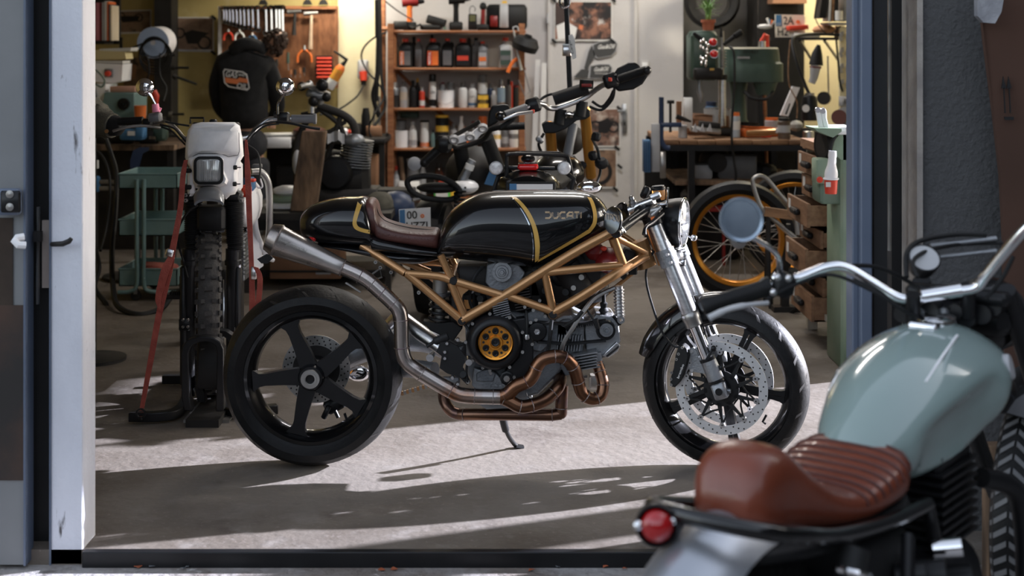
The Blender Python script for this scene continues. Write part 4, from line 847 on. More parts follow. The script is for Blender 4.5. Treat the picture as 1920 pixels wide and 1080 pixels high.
dobj('reflector_bracket', MB().box(D(346, 608, .06), (.045, .02, .05), b=.004), m_blackmetal)
for p in ((343, 600), (352, 600), (343, 613), (352, 613)): dobj('bolt', MB().lathe([(.002, .003), (.004, .003), (.006, 0), (.006, -.01)], D(p[0], p[1], .075), (0, -1, 0), 10), m_steel)
dobj('foot_peg', MB().box(D(330, 555, -.35), (.09, .05, .022), b=.003), m_dark)
for k in range(6): dobj('peg_tooth', MB().box(D(321+k*4, 549, -.33), (.004, .05, .014)), m_dark)
# engine / frame behind
dobj('engine', MB().box(D(398, 560, -.45), (.24, .3, .30), b=.03), m_dark)
dobj('frame_tube', MB().tube([D(402, 440, -.1), D(402, 560, -.2)], .03, 12), m_alud)
dobj('radiator_shroud', MB().sph(D(465, 380, -.35), (.06, .16, .11), 14), m_white, label='white side panel')
dobj('tank_stripe', MB().box(D(467, 345, -.25), (.05, .08, .06), b=.012), m_blue, label='blue patch')
dobj('tank_stripe', MB().box(D(470, 338, -.2), (.04, .05, .012), b=.003), m_red)
dobj('turn_signal', MB().box(D(462, 358, -.1), (.04, .05, .05), b=.01), m_red)
dobj('side_panel', MB().prism([D(462, 430, -.35), D(478, 400, -.35), D(486, 460, -.4), D(492, 500, -.4), D(478, 510, -.35)], (0, .03, 0)), m_white)
dobj('frame_tube', MB().tube(spl([D(478, 360, -.3), D(480, 430, -.35), D(500, 480, -.45)], 4), .012, 10), m_white)
dobj('frame_tube', MB().tube([D(484, 480, -.4), D(512, 488, -.5)], .010, 10), m_white)
dobj('cylinder_fins', MB().box(D(459, 480, -.25), (.02, .12, .20), b=.004), m_alud)
for k in range(11): dobj('cooling_fin', MB().box(D(459, 440+k*7, -.22), (.035, .13, .004)), m_alu)
dobj('crash_bar', MB().tube(spl([D(470, 322, -.25), D(488, 322, -.28), D(500, 335, -.3), D(505, 360, -.32), D(505, 430, -.35), D(502, 452, -.38)], 5), .015, 12), m_steel, label='bent steel side bar')
dobj('rear_blinker', MB().box(D(482, 312, -.3), (.04, .05, .02), b=.004), m_grey)
dobj('wire_bracket', MB().tube(spl([D(488, 335, -.2), D(492, 350, -.2), D(484, 352, -.2), D(480, 345, -.2)], 4), .004, 6), m_white)
# headlight fairing
def sect(pts, d, n=1): return [D(x, y, d) for x, y in pts]
fo = [(360, 233), (378, 229), (440, 229), (450, 236), (455, 262), (457, 292), (451, 302), (446, 325), (447, 352), (441, 364), (432, 366), (424, 374), (366, 352), (362, 340), (360, 320), (350, 305), (347, 295), (348, 270), (352, 245)]
inn = [(366, 240), (380, 236), (436, 236), (444, 242), (447, 264), (449, 292), (444, 300), (438, 325), (439, 346), (434, 356), (428, 360), (420, 362), (372, 346), (368, 338), (366, 320), (358, 303), (355, 294), (356, 272), (359, 248)]
fr = dobj('headlight_fairing', MB().rings([sect(fo, .02), sect(fo, .10), sect([(lerp(a[0], b[0], .4), lerp(a[1], b[1], .4)) for a, b in zip(fo, inn)], .135), sect(inn, .145)]), m_white, label='white plastic headlight mask', smooth=50)
pl = [(362, 238), (440, 235), (448, 244), (449, 284), (446, 291), (428, 292), (415, 287), (370, 287), (362, 293), (352, 296), (350, 290), (352, 262), (356, 244)]
pli = [(380, 245), (431, 243), (434, 248), (421, 276), (418, 281), (412, 283), (378, 283), (371, 285), (366, 284), (364, 280), (368, 262), (374, 250), (377, 247)]
plate = dobj('number_plate_panel', MB().rings([sect(pl, .135), sect(pl, .150), sect([(a[0]*.85+b[0]*.15, a[1]*.85+b[1]*.15) for a, b in zip(pl, pli)], .156), sect(pli, .175)]), M('dusty_white_panel', (.80, .785, .78), (.88, .86, .86), sc=30, rough=.5), fr, 'dusty raised panel')
dobj('panel_edge', MB().tube([D(x, y, .150) for x, y in [(356, 290), (362, 293), (372, 288), (415, 288), (428, 294), (446, 291), (449, 284), (448, 250), (444, 240)]], .0016, 5), m_grey, fr)
bz = [(364, 296), (412, 293), (419, 298), (420, 320), (428, 338), (425, 346), (412, 350), (368, 350), (362, 344), (361, 302)]
dobj('lamp_surround', MB().rings([sect(bz, .12), sect(bz, .165), sect([(lerp(x, 391, .12), lerp(y, 320, .12)) for x, y in bz], .20)]), m_white, fr)
def rrect(x0, x1, y0, y1, r, d, n=4):
    out = []
    for cx, cy, a0 in ((x1-r, y0+r, -90), (x1-r, y1-r, 0), (x0+r, y1-r, 90), (x0+r, y0+r, 180)):
        for i in range(n+1):
            a = R(a0+90*i/n); out.append(D(cx+math.cos(a)*r, cy+math.sin(a)*r, d))
    return out
hlb = dobj('headlight', MB().rings([rrect(363, 419, 293, 346, 12, .19), rrect(363, 419, 293, 346, 12, .215), rrect(367, 415, 297, 342, 9, .218), rrect(368, 414, 298, 341, 9, .205)]), m_matte)
dobj('headlight_lens', MB().rings([rrect(368, 414, 298, 341, 8, .212), rrect(372, 411, 301, 338, 8, .217)]), M('ribbed_lens_glass', (.30, .30, .30), (.62, .60, .56), sc=5, rough=.15, metal=.4, coat=1, stretch=(9, 1, .6)), hlb)
for k in range(9): dobj('lens_rib', MB().cyl(D(375+k*4, 301, .217), D(375+k*4, 338, .217), .0012, n=5), m_lgrey, hlb)
for p in ((441, 314), (440, 345)): 
    dobj('rubber_strap', MB().box(D(p[0], p[1], .145), (.016, .012, .018), b=.003).box(D(p[0]+6, p[1], .135), (.02, .006, .004)), m_matte, fr)
for y in (320, 351): dobj('rubber_strap', MB().box(D(352, y, .09), (.03, .02, .018), b=.004), m_matte, fr)
dobj('fairing_slot', MB().box(D(396, 358, .15), (.08, .004, .006)), m_dark, fr)
for xc in (359, 448): dobj('fork_cover', MB().box(D(xc, 330 if xc > 400 else 340, .06), (.028, .05, .12), b=.012), m_white)
# front mudguard (small grey) with dark box below
rr = []
for i, (y, w_, d) in enumerate(((384, 28, .30), (370, 29, .26), (362, 26, .20), (358, 20, .14))):
    rr.append([D(392+math.cos(R(180-a))*w_, y-math.sin(R(a))*12, d) for a in range(0, 181, 15)]+[D(392+math.cos(R(a))*(w_-3), y-math.sin(R(a))*9+2, d) for a in range(0, 181, 15)])
dobj('front_mudguard', MB().rings(rr), M('smoky_grey_plastic', (.10, .10, .105), (.17, .17, .175), sc=4, rough=.3, coat=.5), label='smoky grey curved mudguard')
dobj('mud_flap', MB().box(D(399, 408, .05), (.115, .10, .10), b=.012), m_matte)
dobj('mud_flap', MB().box(D(398, 428, .03), (.10, .03, .03)), m_alud)
# bars
dobj('handlebar', MB().tube(spl([D(250, 233, -.1), D(290, 232, -.08), D(315, 232, -.06), D(332, 246, -.03), D(350, 262, 0), D(405, 262, 0), D(462, 258, 0), D(480, 242, -.03), D(500, 226, -.06), D(520, 223, -.08), D(592, 223, -.1)], 4), .012, 12), m_alu)
lg = dobj('grip', MB().cyl(D(222, 228, -.1), D(268, 226, -.09), .017, n=14), m_rubber)
rgp = dobj('grip', MB().cyl(D(546, 223, -.09), D(591, 223, -.1), .0185, n=14).cyl(D(588, 223, -.1), D(593, 223, -.1), .023, n=14), m_grey, label='grey rubber grip')
dobj('brake_reservoir', MB().box(D(291, 220, 0), (.052, .05, .036), (0, R(-3), 0), b=.006), m_grey, label='grey reservoir box')
dobj('lever', MB().tube(spl([D(300, 240, 0), D(270, 236, .04), D(240, 238, .06), D(212, 246, .06)], 4), .006, 8, sy=1.4), m_steel)
dobj('lever', MB().tube(spl([D(520, 229, 0), D(545, 231, .04), D(575, 238, .06), D(600, 242, .06)], 4), .006, 8, sy=1.4), m_matte)
dobj('switch_block', MB().box(D(532, 220, -.04), (.05, .04, .045), b=.008).cyl(D(515, 215, -.06), D(532, 215, -.05), .014, n=10), m_blackmetal)
dobj('switch_block', MB().box(D(277, 230, -.05), (.045, .04, .035), b=.008), m_blackmetal)
dobj('cross_brace', MB().box(D(405, 236, -.05), (.2, .04, .03), b=.008), m_blackmetal)
dobj('instrument_bracket', MB().tube([D(357, 232, -.05), D(357, 221, -.05), D(382, 221, -.05), D(382, 232, -.05)], .005, 6).box(D(400, 228, -.06), (.03, .03, .02), b=.006), m_blackmetal)
cab = lambda pts, r=.004: dobj('cable', MB().tube(spl([D(*p) for p in pts], 5), r, 6), m_matte)
cab([(300, 234, .02), (325, 240, .04), (340, 256, .05), (350, 268, .04)])
cab([(303, 238, .02), (322, 246, .04), (338, 262, .05), (348, 272, .03)])
cab([(520, 228, 0), (495, 232, .03), (475, 246, .04), (462, 262, .04)])
cab([(523, 232, 0), (498, 236, .03), (478, 250, .04), (464, 268, .03)])
cab([(465, 272, 0), (482, 285, 0), (488, 310, 0), (486, 340, 0)])
cab([(370, 385, .12), (352, 398, .12), (336, 425, .10), (334, 455, .08), (344, 490, .06), (352, 520, .05)], .005)
cab([(355, 236, 0), (330, 232, 0), (310, 228, 0)])
def mirror(c, top, base, tape):
    m = dobj('mirror', MB().lathe([(0, -.028), (.02, -.026), (.034, -.016), (.038, 0), (.036, .004)], D(*c), (.15, -.35, -.2) if False else V((.1, -.93, .1)), 32), m_chrome, label='round chrome mirror')
    dobj('mirror_glass', MB().lathe([(0, .002), (.036, .002)], D(*c)+V((0, -.0, 0)), V((.1, -.93, .1))*-1, 20), m_mirror, m)
    dobj('mirror_stem', MB().tube(spl([D(*top), D(*base[0]), D(*base[1])], 4), .0055, 8), m_chrome, m)
for c, pts in (((271, 164), [(275, 170), (284, 182), (292, 196)]), ((535, 163), [(537, 168), (527, 185), (521, 196), (521, 214)])):
    cc = D(c[0], c[1], .02); a = V((.0, 1, .0)).normalized()
    m = dobj('mirror', MB().lathe([(0, -.026), (.014, -.025), (.028, -.017), (.037, -.004), (.039, .004)], cc, V((.12 if c[0] < 400 else -.12, 1, .1)), 32), m_chrome, label='round chrome mirror seen from the back')
    dobj('mirror_glass', MB().lathe([(0, .003), (.0385, .003), (.0385, .0045), (0, .0045)], cc, V((.12 if c[0] < 400 else -.12, 1, .1)), 32), m_mirror, m)
    dobj('mirror_stem', MB().tube(spl([D(x, y, .03) for x, y in pts], 4), .005, 8), m_chrome, m)
dobj('tape_wrap', MB().cyl(D(291, 195, .03), D(293, 210, .03), .014, .017, n=9).box(D(297, 205, .02), (.02, .02, .018), (0, .4, 0)), m_pink, label='pink tape round the mirror stem')
# rear wheel + seat, mostly hidden
dobj('rear_wheel', MB().lathe([(.25, -.04), (.32, -.055), (.335, 0), (.32, .055), (.25, .04)], axis=(0, 1, 0), n=48, close=True).xf(Matrix.Translation((DW.x-.29, YDB+1.4, .345)) @ Matrix.Rotation(R(102), 4, 'Z')), m_knob)
dobj('seat', MB().box((DW.x-.19, YDB+.9, .86), (.2, .6, .1), (0, 0, R(12)), b=.03), m_matte)
dobj('frame', MB().tube([D(402, 300, -.1), V((DW.x-.10, YDB+.5, .55)), V((DW.x-.2, YDB+1.0, .5)), V((DW.x-.29, YDB+1.4, .345))], .025, 10), m_dark)
# ---- the wheel stand ----
YS = 5.54
ws = thing('wheel_stand', 'black steel wheel stand clamping the dirt bike front wheel, with feet to each side', 'stand', (P(385, 0, YS).x, YS, 0))
def W(px, py, d=0.): return P(px, py, YS-d)
yk = [W(345, 770), W(340, 745), W(339, 660), W(342, 648), W(352, 637), (W(370, 632)), W(385, 631), W(400, 633), W(412, 641), W(419, 654), W(420, 745), W(418, 772)]
yi = [W(360, 772), W(355, 745), W(353, 665), W(356, 655), W(362, 647), (W(373, 642)), W(385, 641), W(396, 643), W(404, 649), W(407, 660), W(405, 745), W(404, 772)]
obj('yoke', MB().ribbon(yk, yi, (0, .05, 0)), m_blackmetal, ws, bevel=.004)
obj('yoke', MB().ribbon([p+V((.004, .22, -.02)) for p in yk], [p+V((.004, .22, -.02)) for p in yi], (0, .05, 0)), m_blackmetal, ws)
obj('wheel_cradle', MB().bb(W(350, 0).x, W(412, 0).x, YS-.02, YS+.45, .0, .03).box(W(385, 690, .0)+V((0, .09, 0)), (.10, .04, .20), (R(-12), 0, 0), b=.008), m_dark, ws)
tb = [W(243, 790), W(300, 790), W(318, 788), W(335, 780), W(346, 770)]
def foot(pts, n='foot'): return obj(n, MB().tube([p+V((0, 0, .0)) for p in pts], .026, 4, up=(0, .7, .7)), m_blackmetal, ws, bevel=.004)
gz = lambda x, y: V(((x-960)*y/FPX, y, .028))
foot(spl([gz(243, 5.58), gz(290, 5.58), gz(325, 5.62), gz(342, 5.74), gz(350, 5.95)], 4))
foot(spl([gz(520, 5.70), gz(470, 5.66), gz(434, 5.66), gz(424, 5.78), gz(418, 5.95)], 4))
foot([gz(305, 6.20), gz(345, 6.20), gz(470, 6.20)])
obj('eye_bolt', MB().ring(W(264, 775, .02), (0, 1, 0), .014, .020, .008, 16).cyl(W(264, 781, .02), W(264, 787, .02), .007, n=8), m_blackmetal, ws)
obj('locking_pin', MB().cyl(P(325, 728, 6.2), P(328, 712, 6.2), .006, n=8).ring(P(322, 722, 6.19), (0, 1, 0), .008, .011, .003, 14), m_chrome, ws)
obj('floor_plate', MB().bb(W(338, 0).x, W(425, 0).x, YS+.05, YS+.6, .0, .012), m_steel, ws)
# ---- straps ----
st1 = thing('tie_down_strap', 'rust red strap from the dirt bike to the wheel stand foot at its left', 'strap', W(264, 780))
A = [P(345, 300, 5.75), P(338, 330, 5.74), P(333, 390, 5.7), P(317, 470, 5.66), P(309, 510, 5.64), P(292, 590, 5.62), P(278, 670, 5.61), P(261, 770, 5.6)]
Bq = [P(352, 300, 5.75), P(348, 330, 5.74), P(343, 390, 5.7), P(329, 470, 5.66), P(323, 510, 5.64), P(304, 590, 5.62), P(289, 670, 5.61), P(269, 770, 5.6)]
obj('webbing', MB().ribbon(spl(A, 4), spl(Bq, 4), (0, .003, 0)), m_strap, st1)
obj('webbing_tail', MB().ribbon(spl([P(318, 478, 5.62), P(304, 500, 5.60), P(296, 530, 5.6), P(291, 560, 5.6), P(296, 578, 5.6)], 4), spl([P(328, 480, 5.62), P(318, 506, 5.60), P(310, 530, 5.6), P(301, 562, 5.6), P(300, 580, 5.6)], 4), (0, .003, 0)), m_strap, st1)
obj('buckle', MB().box(P(318, 474, 5.61), (.03, .015, .03), (0, .3, 0), b=.004), m_alu, st1)
st2 = thing('tie_down_strap', 'rust red strap running down the right fork side of the dirt bike', 'strap', P(470, 600, 5.7))
A = [P(459, 262, 5.7), P(459, 330, 5.68), P(463, 420, 5.64), P(467, 500, 5.6), P(467, 600, 5.58)]
Bq = [P(463, 262, 5.7), P(470, 330, 5.68), P(473, 420, 5.64), P(476, 500, 5.6), P(480, 600, 5.58)]
obj('webbing', MB().ribbon(spl(A, 4), spl(Bq, 4), (0, .003, 0)), m_strap, st2)
obj('webbing_loop', MB().ribbon(spl([P(474, 500, 5.56), P(482, 520, 5.56), P(480, 560, 5.56), P(474, 590, 5.57)], 4), spl([P(484, 502, 5.56), P(492, 520, 5.56), P(490, 562, 5.56), P(482, 594, 5.57)], 4), (0, .003, 0)), m_strap, st2)
obj('buckle', MB().box(P(476, 512, 5.57), (.022, .015, .05), b=.003), m_alu, st2)
# ================= the sage green motorcycle close to the viewer, seen from behind =================
GA = V((.345, 2.40, 0)); GH = V((.617, .787, 0)); GR = V((.787, -.617, 0))
fg = thing('motorcycle', 'sage green motorcycle with red brown leather seat, blurred close to the viewer', 'motorcycle', tuple(GA+GH*.6+V((0, 0, -.045))))
def gobj(n, mb, m, par=fg, label=None, **k): return obj(n, mb, m, par, label, **k)
def LG(t, lat, z): return GA+GH*t+GR*lat+V((0, 0, z))
def gloft(st, n=32, e=2.2, f=None):
    rr = []
    for (t, hw, zt, zb) in st:
        zc, hz = (zt+zb)/2, (zt-zb)/2; ring = []
        for j in range(n):
            a = 2*math.pi*j/n; c, s = math.cos(a), math.sin(a)
            y = hw*math.copysign(abs(c)**(2/e), c); z = hz*math.copysign(abs(s)**(2/e), s)
            if f: y, z = f(t, y, z, hw, hz)
            ring.append(LG(t, y, zc+z))
        rr.append(ring)
    return rr
def knee(t, y, z, hw, hz):
    q = z/hz
    if abs(y) > hw*.3 and -.75 < q < .35 and .60 < t < .93:
        k = max(0, 1-abs((t-.765)/.165)**3)*max(0, 1-abs((q+.2)/.55)**3); y *= 1-.26*k
    w_ = 1-.35*max(0, q)**2
    return y*w_, z
GT = spl4([(.52, .045, .70, .655), (.56, .085, .745, .62), (.64, .125, .80, .60), (.74, .155, .845, .605), (.84, .170, .868, .62), (.94, .172, .875, .645), (1.01, .155, .868, .68), (1.06, .12, .85, .715), (1.09, .06, .82, .76)], 5)
tk = gobj('fuel_tank', MB().rings(gloft(GT, 48, 2.3, knee)), m_sage, smooth=60)
gobj('filler_cap', MB().lathe([(.042, 0), (.045, .006), (.043, .014), (.03, .019), (.012, .02), (0, .02)], LG(.97, .0, .868), (-.05, -.06, 1), 28), m_chrome, tk)
gobj('cap_latch', MB().box(LG(.90, 0, .872), (.065, .03, .018), (0, 0, -.66), b=.004), m_chrome, tk)
gobj('tank_seam', MB().tube(spl([LG(t, .135*q, z) for t, q, z in ((.9, .55, .862), (.8, .62, .84), (.7, .62, .80))], 4), .003, 6), m_white, tk, 'pale pinstripe')
gobj('tank_badge', MB().lathe([(0, .004), (.025, .004), (.028, 0), (.028, -.01)], LG(.99, .157, .79), (GR*.95+V((0, 0, .25))+GH*.2), 24), m_lgrey, tk)
GS = spl4([(.02, .045, .725, .66), (.045, .07, .775, .64), (.085, .08, .793, .635), (.14, .083, .788, .63), (.20, .09, .742, .622), (.27, .10, .695, .61), (.36, .112, .668, .60), (.45, .122, .682, .60), (.53, .12, .70, .60), (.585, .09, .705, .61), (.60, .05, .69, .63)], 5)
st = gobj('seat', MB().rings(gloft(GS, 40, 3.0)), m_brownleather, smooth=60)
for k in range(8):
    t = .36+k*.027; hw = interp([s[0] for s in GS], [s[1] for s in GS], t); zt = interp([s[0] for s in GS], [s[2] for s in GS], t); zb = .60
    pts = []
    for j in range(15):
        a = math.pi*(j+.3)/14.6; c, s = math.cos(a), math.sin(a)
        pts.append(LG(t, hw*math.copysign(abs(c)**(2/3), c)*1.004, (zt+zb)/2+(zt-zb)/2*abs(s)**(2/3)+.001))
    gobj('stitched_channel', MB().tube(pts, .0035, 6), m_leather, st)
gobj('seat_base', MB().rings(gloft(spl4([(.0, .08, .65, .62), (.1, .12, .645, .61), (.3, .125, .615, .585), (.5, .13, .61, .58), (.6, .08, .62, .59)], 3), 20, 3)), m_matte)
hp = [LG(t, l, z) for t, l, z in ((.42, -.13, .60), (.2, -.135, .635), (.05, -.135, .675), (-.04, -.10, .70), (-.075, 0, .71), (-.04, .10, .70), (.05, .135, .675), (.2, .135, .635), (.42, .13, .60), (.62, .12, .58))]
gobj('frame_loop', MB().tube(spl(hp, 5), .0145, 12), m_black)
for s in (-1, 1):
    gobj('frame_tube', MB().tube([LG(.62, .12*s, .58), LG(.75, .12*s, .30), LG(.70, .1*s, .22)], .014, 10), m_blackmetal)
    gobj('shock_absorber', MB().tube([LG(.22, .15*s, .61), LG(.06, .16*s, .33)], .026, 12), m_matte)
    for k in range(6): gobj('spring_coil', MB().torus(LG(.20-k*.022, .152*s, .575-k*.036), GH*.4+V((0, 0, 1)), .030, .006, 18, 6), m_chrome)
# rear fender and wheel
rr = []
for i in range(22):
    a = R(lerp(55, 190, i/21)); r = .365; ring = []
    for j in range(13):
        q = -1+2*j/12; ring.append(LG(.06+math.cos(a)*(r-.05*q*q), .085*q, .335+math.sin(a)*(r-.05*q*q)))
    for j in range(12, -1, -1):
        q = -1+2*j/12; ring.append(LG(.06+math.cos(a)*(r-.004-.05*q*q), .082*q, .335+math.sin(a)*(r-.004-.05*q*q)))
    rr.append(ring)
gobj('rear_fender', MB().rings(rr), M('satin_silver_fender', (.36, .38, .42), (.44, .46, .50), sc=3, rough=.32, metal=.75), label='satin silver rear mudguard')
def gwheel(t, Rr, w_, name, yaw=0):
    m = Matrix.Translation(LG(t, 0, Rr-.045)) @ Matrix.Rotation(math.atan2(GH.y, GH.x)+yaw, 4, 'Z')
    wh = gobj(name, MB().lathe([(Rr-.09, -w_*.5), (Rr-.10, 0), (Rr-.09, w_*.5), (Rr-.075, w_*.6), (Rr-.075, -w_*.6)], axis=(0, 1, 0), n=48, close=True).xf(m), m_steel)
    gobj('tyre', MB().lathe([(Rr-.08, -w_*.6), (Rr-.045, -w_), (Rr-.01, -w_*.7), (Rr, 0), (Rr-.01, w_*.7), (Rr-.045, w_), (Rr-.08, w_*.6)], axis=(0, 1, 0), n=64, close=True).xf(m), m_rubber, wh)
    nb = 60
    for i in range(nb):
        a = 2*math.pi*i/nb
        for sg in (-1, 1):
            p = []
            for tt in (0, .33, .66, 1):
                y = sg*w_*lerp(.06, .9, tt); r = interp([0, .7*w_, w_], [Rr, Rr-.01, Rr-.045], abs(y))-.002; aa = a+.10*tt; p.append((aa, y, r))
            blk = MB().rings([[V((math.cos(aa)*(r+h), y, math.sin(aa)*(r+h))) for h, aa in ((0, aa-.022), (.006, aa-.02), (.006, aa+.02), (0, aa+.022))] for aa, y, r in p])
            gobj('tread_block', blk.xf(m), m_grey if name == 'front_wheel' else m_rubber, wh)
    for i in range(20):
        a = 2*math.pi*i/20; b = a+(.4 if i % 4 < 2 else -.4); sg = 1 if i % 2 else -1
        gobj('spoke', MB().cyl((math.cos(b)*.035, sg*.035, math.sin(b)*.035), (math.cos(a)*(Rr-.095), 0, math.sin(a)*(Rr-.095)), .002, n=5).xf(m), m_steel, wh)
    gobj('hub', MB().cyl((0, -.06, 0), (0, .06, 0), .04, n=20).xf(m), m_alud, wh)
gwheel(.06, .33, .062, 'rear_wheel')
gwheel(1.66, .33, .055, 'front_wheel', R(6))
rr = []
for i in range(16):
    a = R(lerp(20, 130, i/15)); r = .36
    rr.append([LG(1.66+math.cos(a)*(r-.03*q*q), .07*q, .30+math.sin(a)*(r-.03*q*q)) for q in (-1, -.5, 0, .5, 1)]+[LG(1.66+math.cos(a)*(r-.005-.03*q*q), .066*q, .30+math.sin(a)*(r-.005-.03*q*q)) for q in (1, .5, 0, -.5, -1)])
gobj('front_fender', MB().rings(rr), m_black)
for s in (-1, 1): gobj('fork_leg', MB().tube([LG(1.13, .10*s, .93), LG(1.64, .10*s, .30)], .022, 14), m_blackmetal)
gobj('swingarm', MB().tube([LG(.06, .11, .30), LG(.6, .12, .32)], .018, 10), m_blackmetal); gobj('swingarm', MB().tube([LG(.06, -.11, .30), LG(.6, -.12, .32)], .018, 10), m_blackmetal)
# tail lamp and blinkers
tlp = P(1232, 985, 2.36); td = V((-.12, -.99, .05)).normalized()
tl_ = gobj('tail_lamp', MB().lathe([(0, -.05), (.02, -.045), (.034, -.02), (.0365, .004), (.034, .008), (.031, .004)], tlp, td, 30), m_blackmetal)
gobj('tail_lamp_lens', MB().lathe([(.027, .002), (.026, .010), (.020, .018), (.010, .023), (0, .024)], tlp, td, 30), M('deep_red_lens', (.30, .004, .006), (.42, .008, .01), rough=.1, coat=1), tl_, 'domed red lens')
gobj('lamp_bracket', MB().tube([tlp-td*.04, P(1262, 992, 2.40), P(1290, 985, 2.45)], .010, 10), m_blackmetal, tl_)
for (x, y) in ((1196, 985), (1264, 975), (1262, 1030)): gobj('lamp_bolt', MB().sph(P(x, y, 2.33 if x < 1200 else 2.36), .0085, 12), m_chrome, tl_)
bp = P(1416, 1010, 2.40)
bk = gobj('rear_blinker', MB().lathe([(0, -.05), (.022, -.04), (.030, -.01), (.030, .002)], bp, V((-.45, -.85, .1)), 24), m_matte)
gobj('blinker_lens', MB().lathe([(.028, 0), (.02, .01), (0, .014)], bp, V((-.45, -.85, .1)), 24), m_teal, bk, 'dark green tinted lens')
gobj('number_bracket', MB().prism([LG(-.05, .10, .62), LG(.10, .14, .58), LG(.12, .14, .46), LG(-.02, .12, .44)], tuple(GR*.01)), m_blackmetal)
gobj('side_cover', MB().rings(gloft([(.30, .12, .58, .44), (.34, .135, .59, .40), (.48, .135, .59, .38), (.54, .11, .58, .42)], 20, 4)), m_matte)
# engine
en = gobj('engine', MB().rings(gloft([(.55, .10, .42, .14), (.6, .14, .46, .12), (.85, .15, .46, .12), (.95, .10, .42, .16)], 24, 4)), m_blackmetal)
for k in range(9): gobj('cooling_fin', MB().box(LG(.80, 0, .46+k*.019), (.20, .24, .006), (0, 0, math.atan2(GH.y, GH.x))), m_blackmetal, en)
gobj('cylinder_head', MB().box(LG(.80, 0, .63), (.18, .22, .05), (0, 0, math.atan2(GH.y, GH.x)), b=.012), m_blackmetal, en)
for (t, l, z, r) in ((.42, .17, .50, .022), (.47, .175, .44, .018), (.52, .17, .47, .03), (.60, .17, .50, .02), (.66, .17, .42, .03), (.72, .18, .36, .025)):
    gobj('carburettor_part', MB().cyl(LG(t, l-.03, z), LG(t+.02, l+.02, z+.01), r, n=14), m_chrome if r < .021 else m_blackmetal, en)
gobj('exhaust_pipe', MB().tube(spl([LG(.92, .12, .56), LG(1.03, .16, .50), LG(1.05, .17, .30), LG(.9, .19, .18), (LG(.4, .2, .2)), LG(0, .2, .24)], 5), .022, 12), m_blackmetal)
gobj('side_pipe', MB().tube([LG(.45, .15, .57), LG(.32, .2, .42)], .013, 10), m_blackmetal)
gobj('side_stand', MB().tube([LG(.6, -.16, .2), LG(.62, -.28, -.04)], .011, 8), m_blackmetal)
# head, bars, controls
gobj('steering_head', MB().cyl(LG(1.10, 0, .66), LG(1.06, 0, .90), .032, n=18), m_blackmetal)
gobj('top_clamp', MB().box(LG(1.10, 0, .915), (.05, .24, .03), (0, 0, math.atan2(GH.y, GH.x)), b=.01), m_blackmetal)
bars = spl([P(1330, 573, 3.18), P(1432, 541, 3.2), P(1500, 520, 3.22), P(1555, 500, 3.22), P(1590, 503, 3.22), P(1640, 532, 3.21), P(1680, 556, 3.2), P(1712, 560, 3.19), P(1770, 549, 3.18), P(1828, 540, 3.17), P(1850, 515, 3.15), P(1880, 478, 3.12), P(1920, 432, 3.08), P(1975, 380, 3.04)], 6)
gobj('handlebar', MB().tube(bars, .0120, 14), m_chrome)
gobj('bar_clamp', MB().cyl(P(1728, 556, 3.17), P(1802, 544, 3.16), .016, n=16), m_chrome)
for x, y in ((1712, 566), (1815, 548)): gobj('riser', MB().cyl(P(x, y-14, 3.18), P(x, y+45, 3.2), .017, n=12), m_blackmetal)
gobj('grip', MB().tube([P(1318, 577, 3.17), P(1324, 575, 3.17), P(1336, 571, 3.17), P(1428, 543, 3.19), P(1436, 541, 3.2), P(1446, 538, 3.2)], [.0215, .0235, .0195, .0195, .026, .024], 18), m_rubber)
gobj('switch_housing', MB().box(P(1468, 533, 3.2), (.05, .05, .055), (0, R(15), 0), b=.012), m_matte)
for x, y in ((1458, 520), (1450, 548), (1478, 522)): gobj('switch_button', MB().sph(P(x, y, 3.15), .0085, 10), m_alu)
gobj('clutch_lever', MB().tube(spl([P(1440, 568, 3.12), P(1400, 572, 3.10), P(1365, 580, 3.10), P(1338, 592, 3.10), P(1329, 597, 3.10)], 5), [.005]*6+[.0065]*6+[.0075]*5+[.008]*3+[.0115], 10), m_lgrey, label='pale clutch lever')
gobj('grip_tip', MB().sph(P(1455, 522, 3.2), .013, 10), m_chrome)
mcn = P(1390, 412, 3.12); mdv = V((.08, -.99, .12)).normalized()
mm = gobj('mirror', MB().lathe([(0, -.018), (.03, -.016), (.046, -.006), (.0495, .0), (.0475, .006), (.0405, .004)], mcn, mdv, 40), M('pale_blue_grey_rim', (.30, .37, .45), (.34, .41, .49), rough=.25, metal=.6), label='round mirror, blue grey rim')
gobj('mirror_glass', MB().lathe([(0, .002), (.0415, .002)], mcn, mdv, 40), M('dusty_mirror_glass', (.11, .14, .19), (.24, .28, .34), sc=9, rough=.22, metal=.9), mm, 'dusty dark blue glass')
gobj('mirror_stem', MB().tube(spl([P(1412, 446, 3.13), P(1440, 462, 3.14), P(1458, 480, 3.15), P(1462, 505, 3.18), P(1466, 522, 3.2)], 5), .0062, 10), m_chrome, mm)
gc = LG(1.15, -.0, .965)
gobj('speedometer', MB().lathe([(0, -.04), (.03, -.038), (.036, -.01), (.037, .004), (.034, .006)], P(1733, 485, 3.28), V((.0, -.75, .65)), 28), m_blackmetal)
gobj('speedometer_glass', MB().lathe([(0, .003), (.034, .003)], P(1733, 485, 3.28), V((.0, -.75, .65)), 28), m_lgrey)
gobj('headlamp', MB().sph(LG(1.30, 0, .84), (.09, .09, .09), 18), m_black)
gobj('headlamp_bracket', MB().box(LG(1.18, .0, .86), (.1, .2, .08), (0, 0, math.atan2(GH.y, GH.x)), b=.02), m_blackmetal)
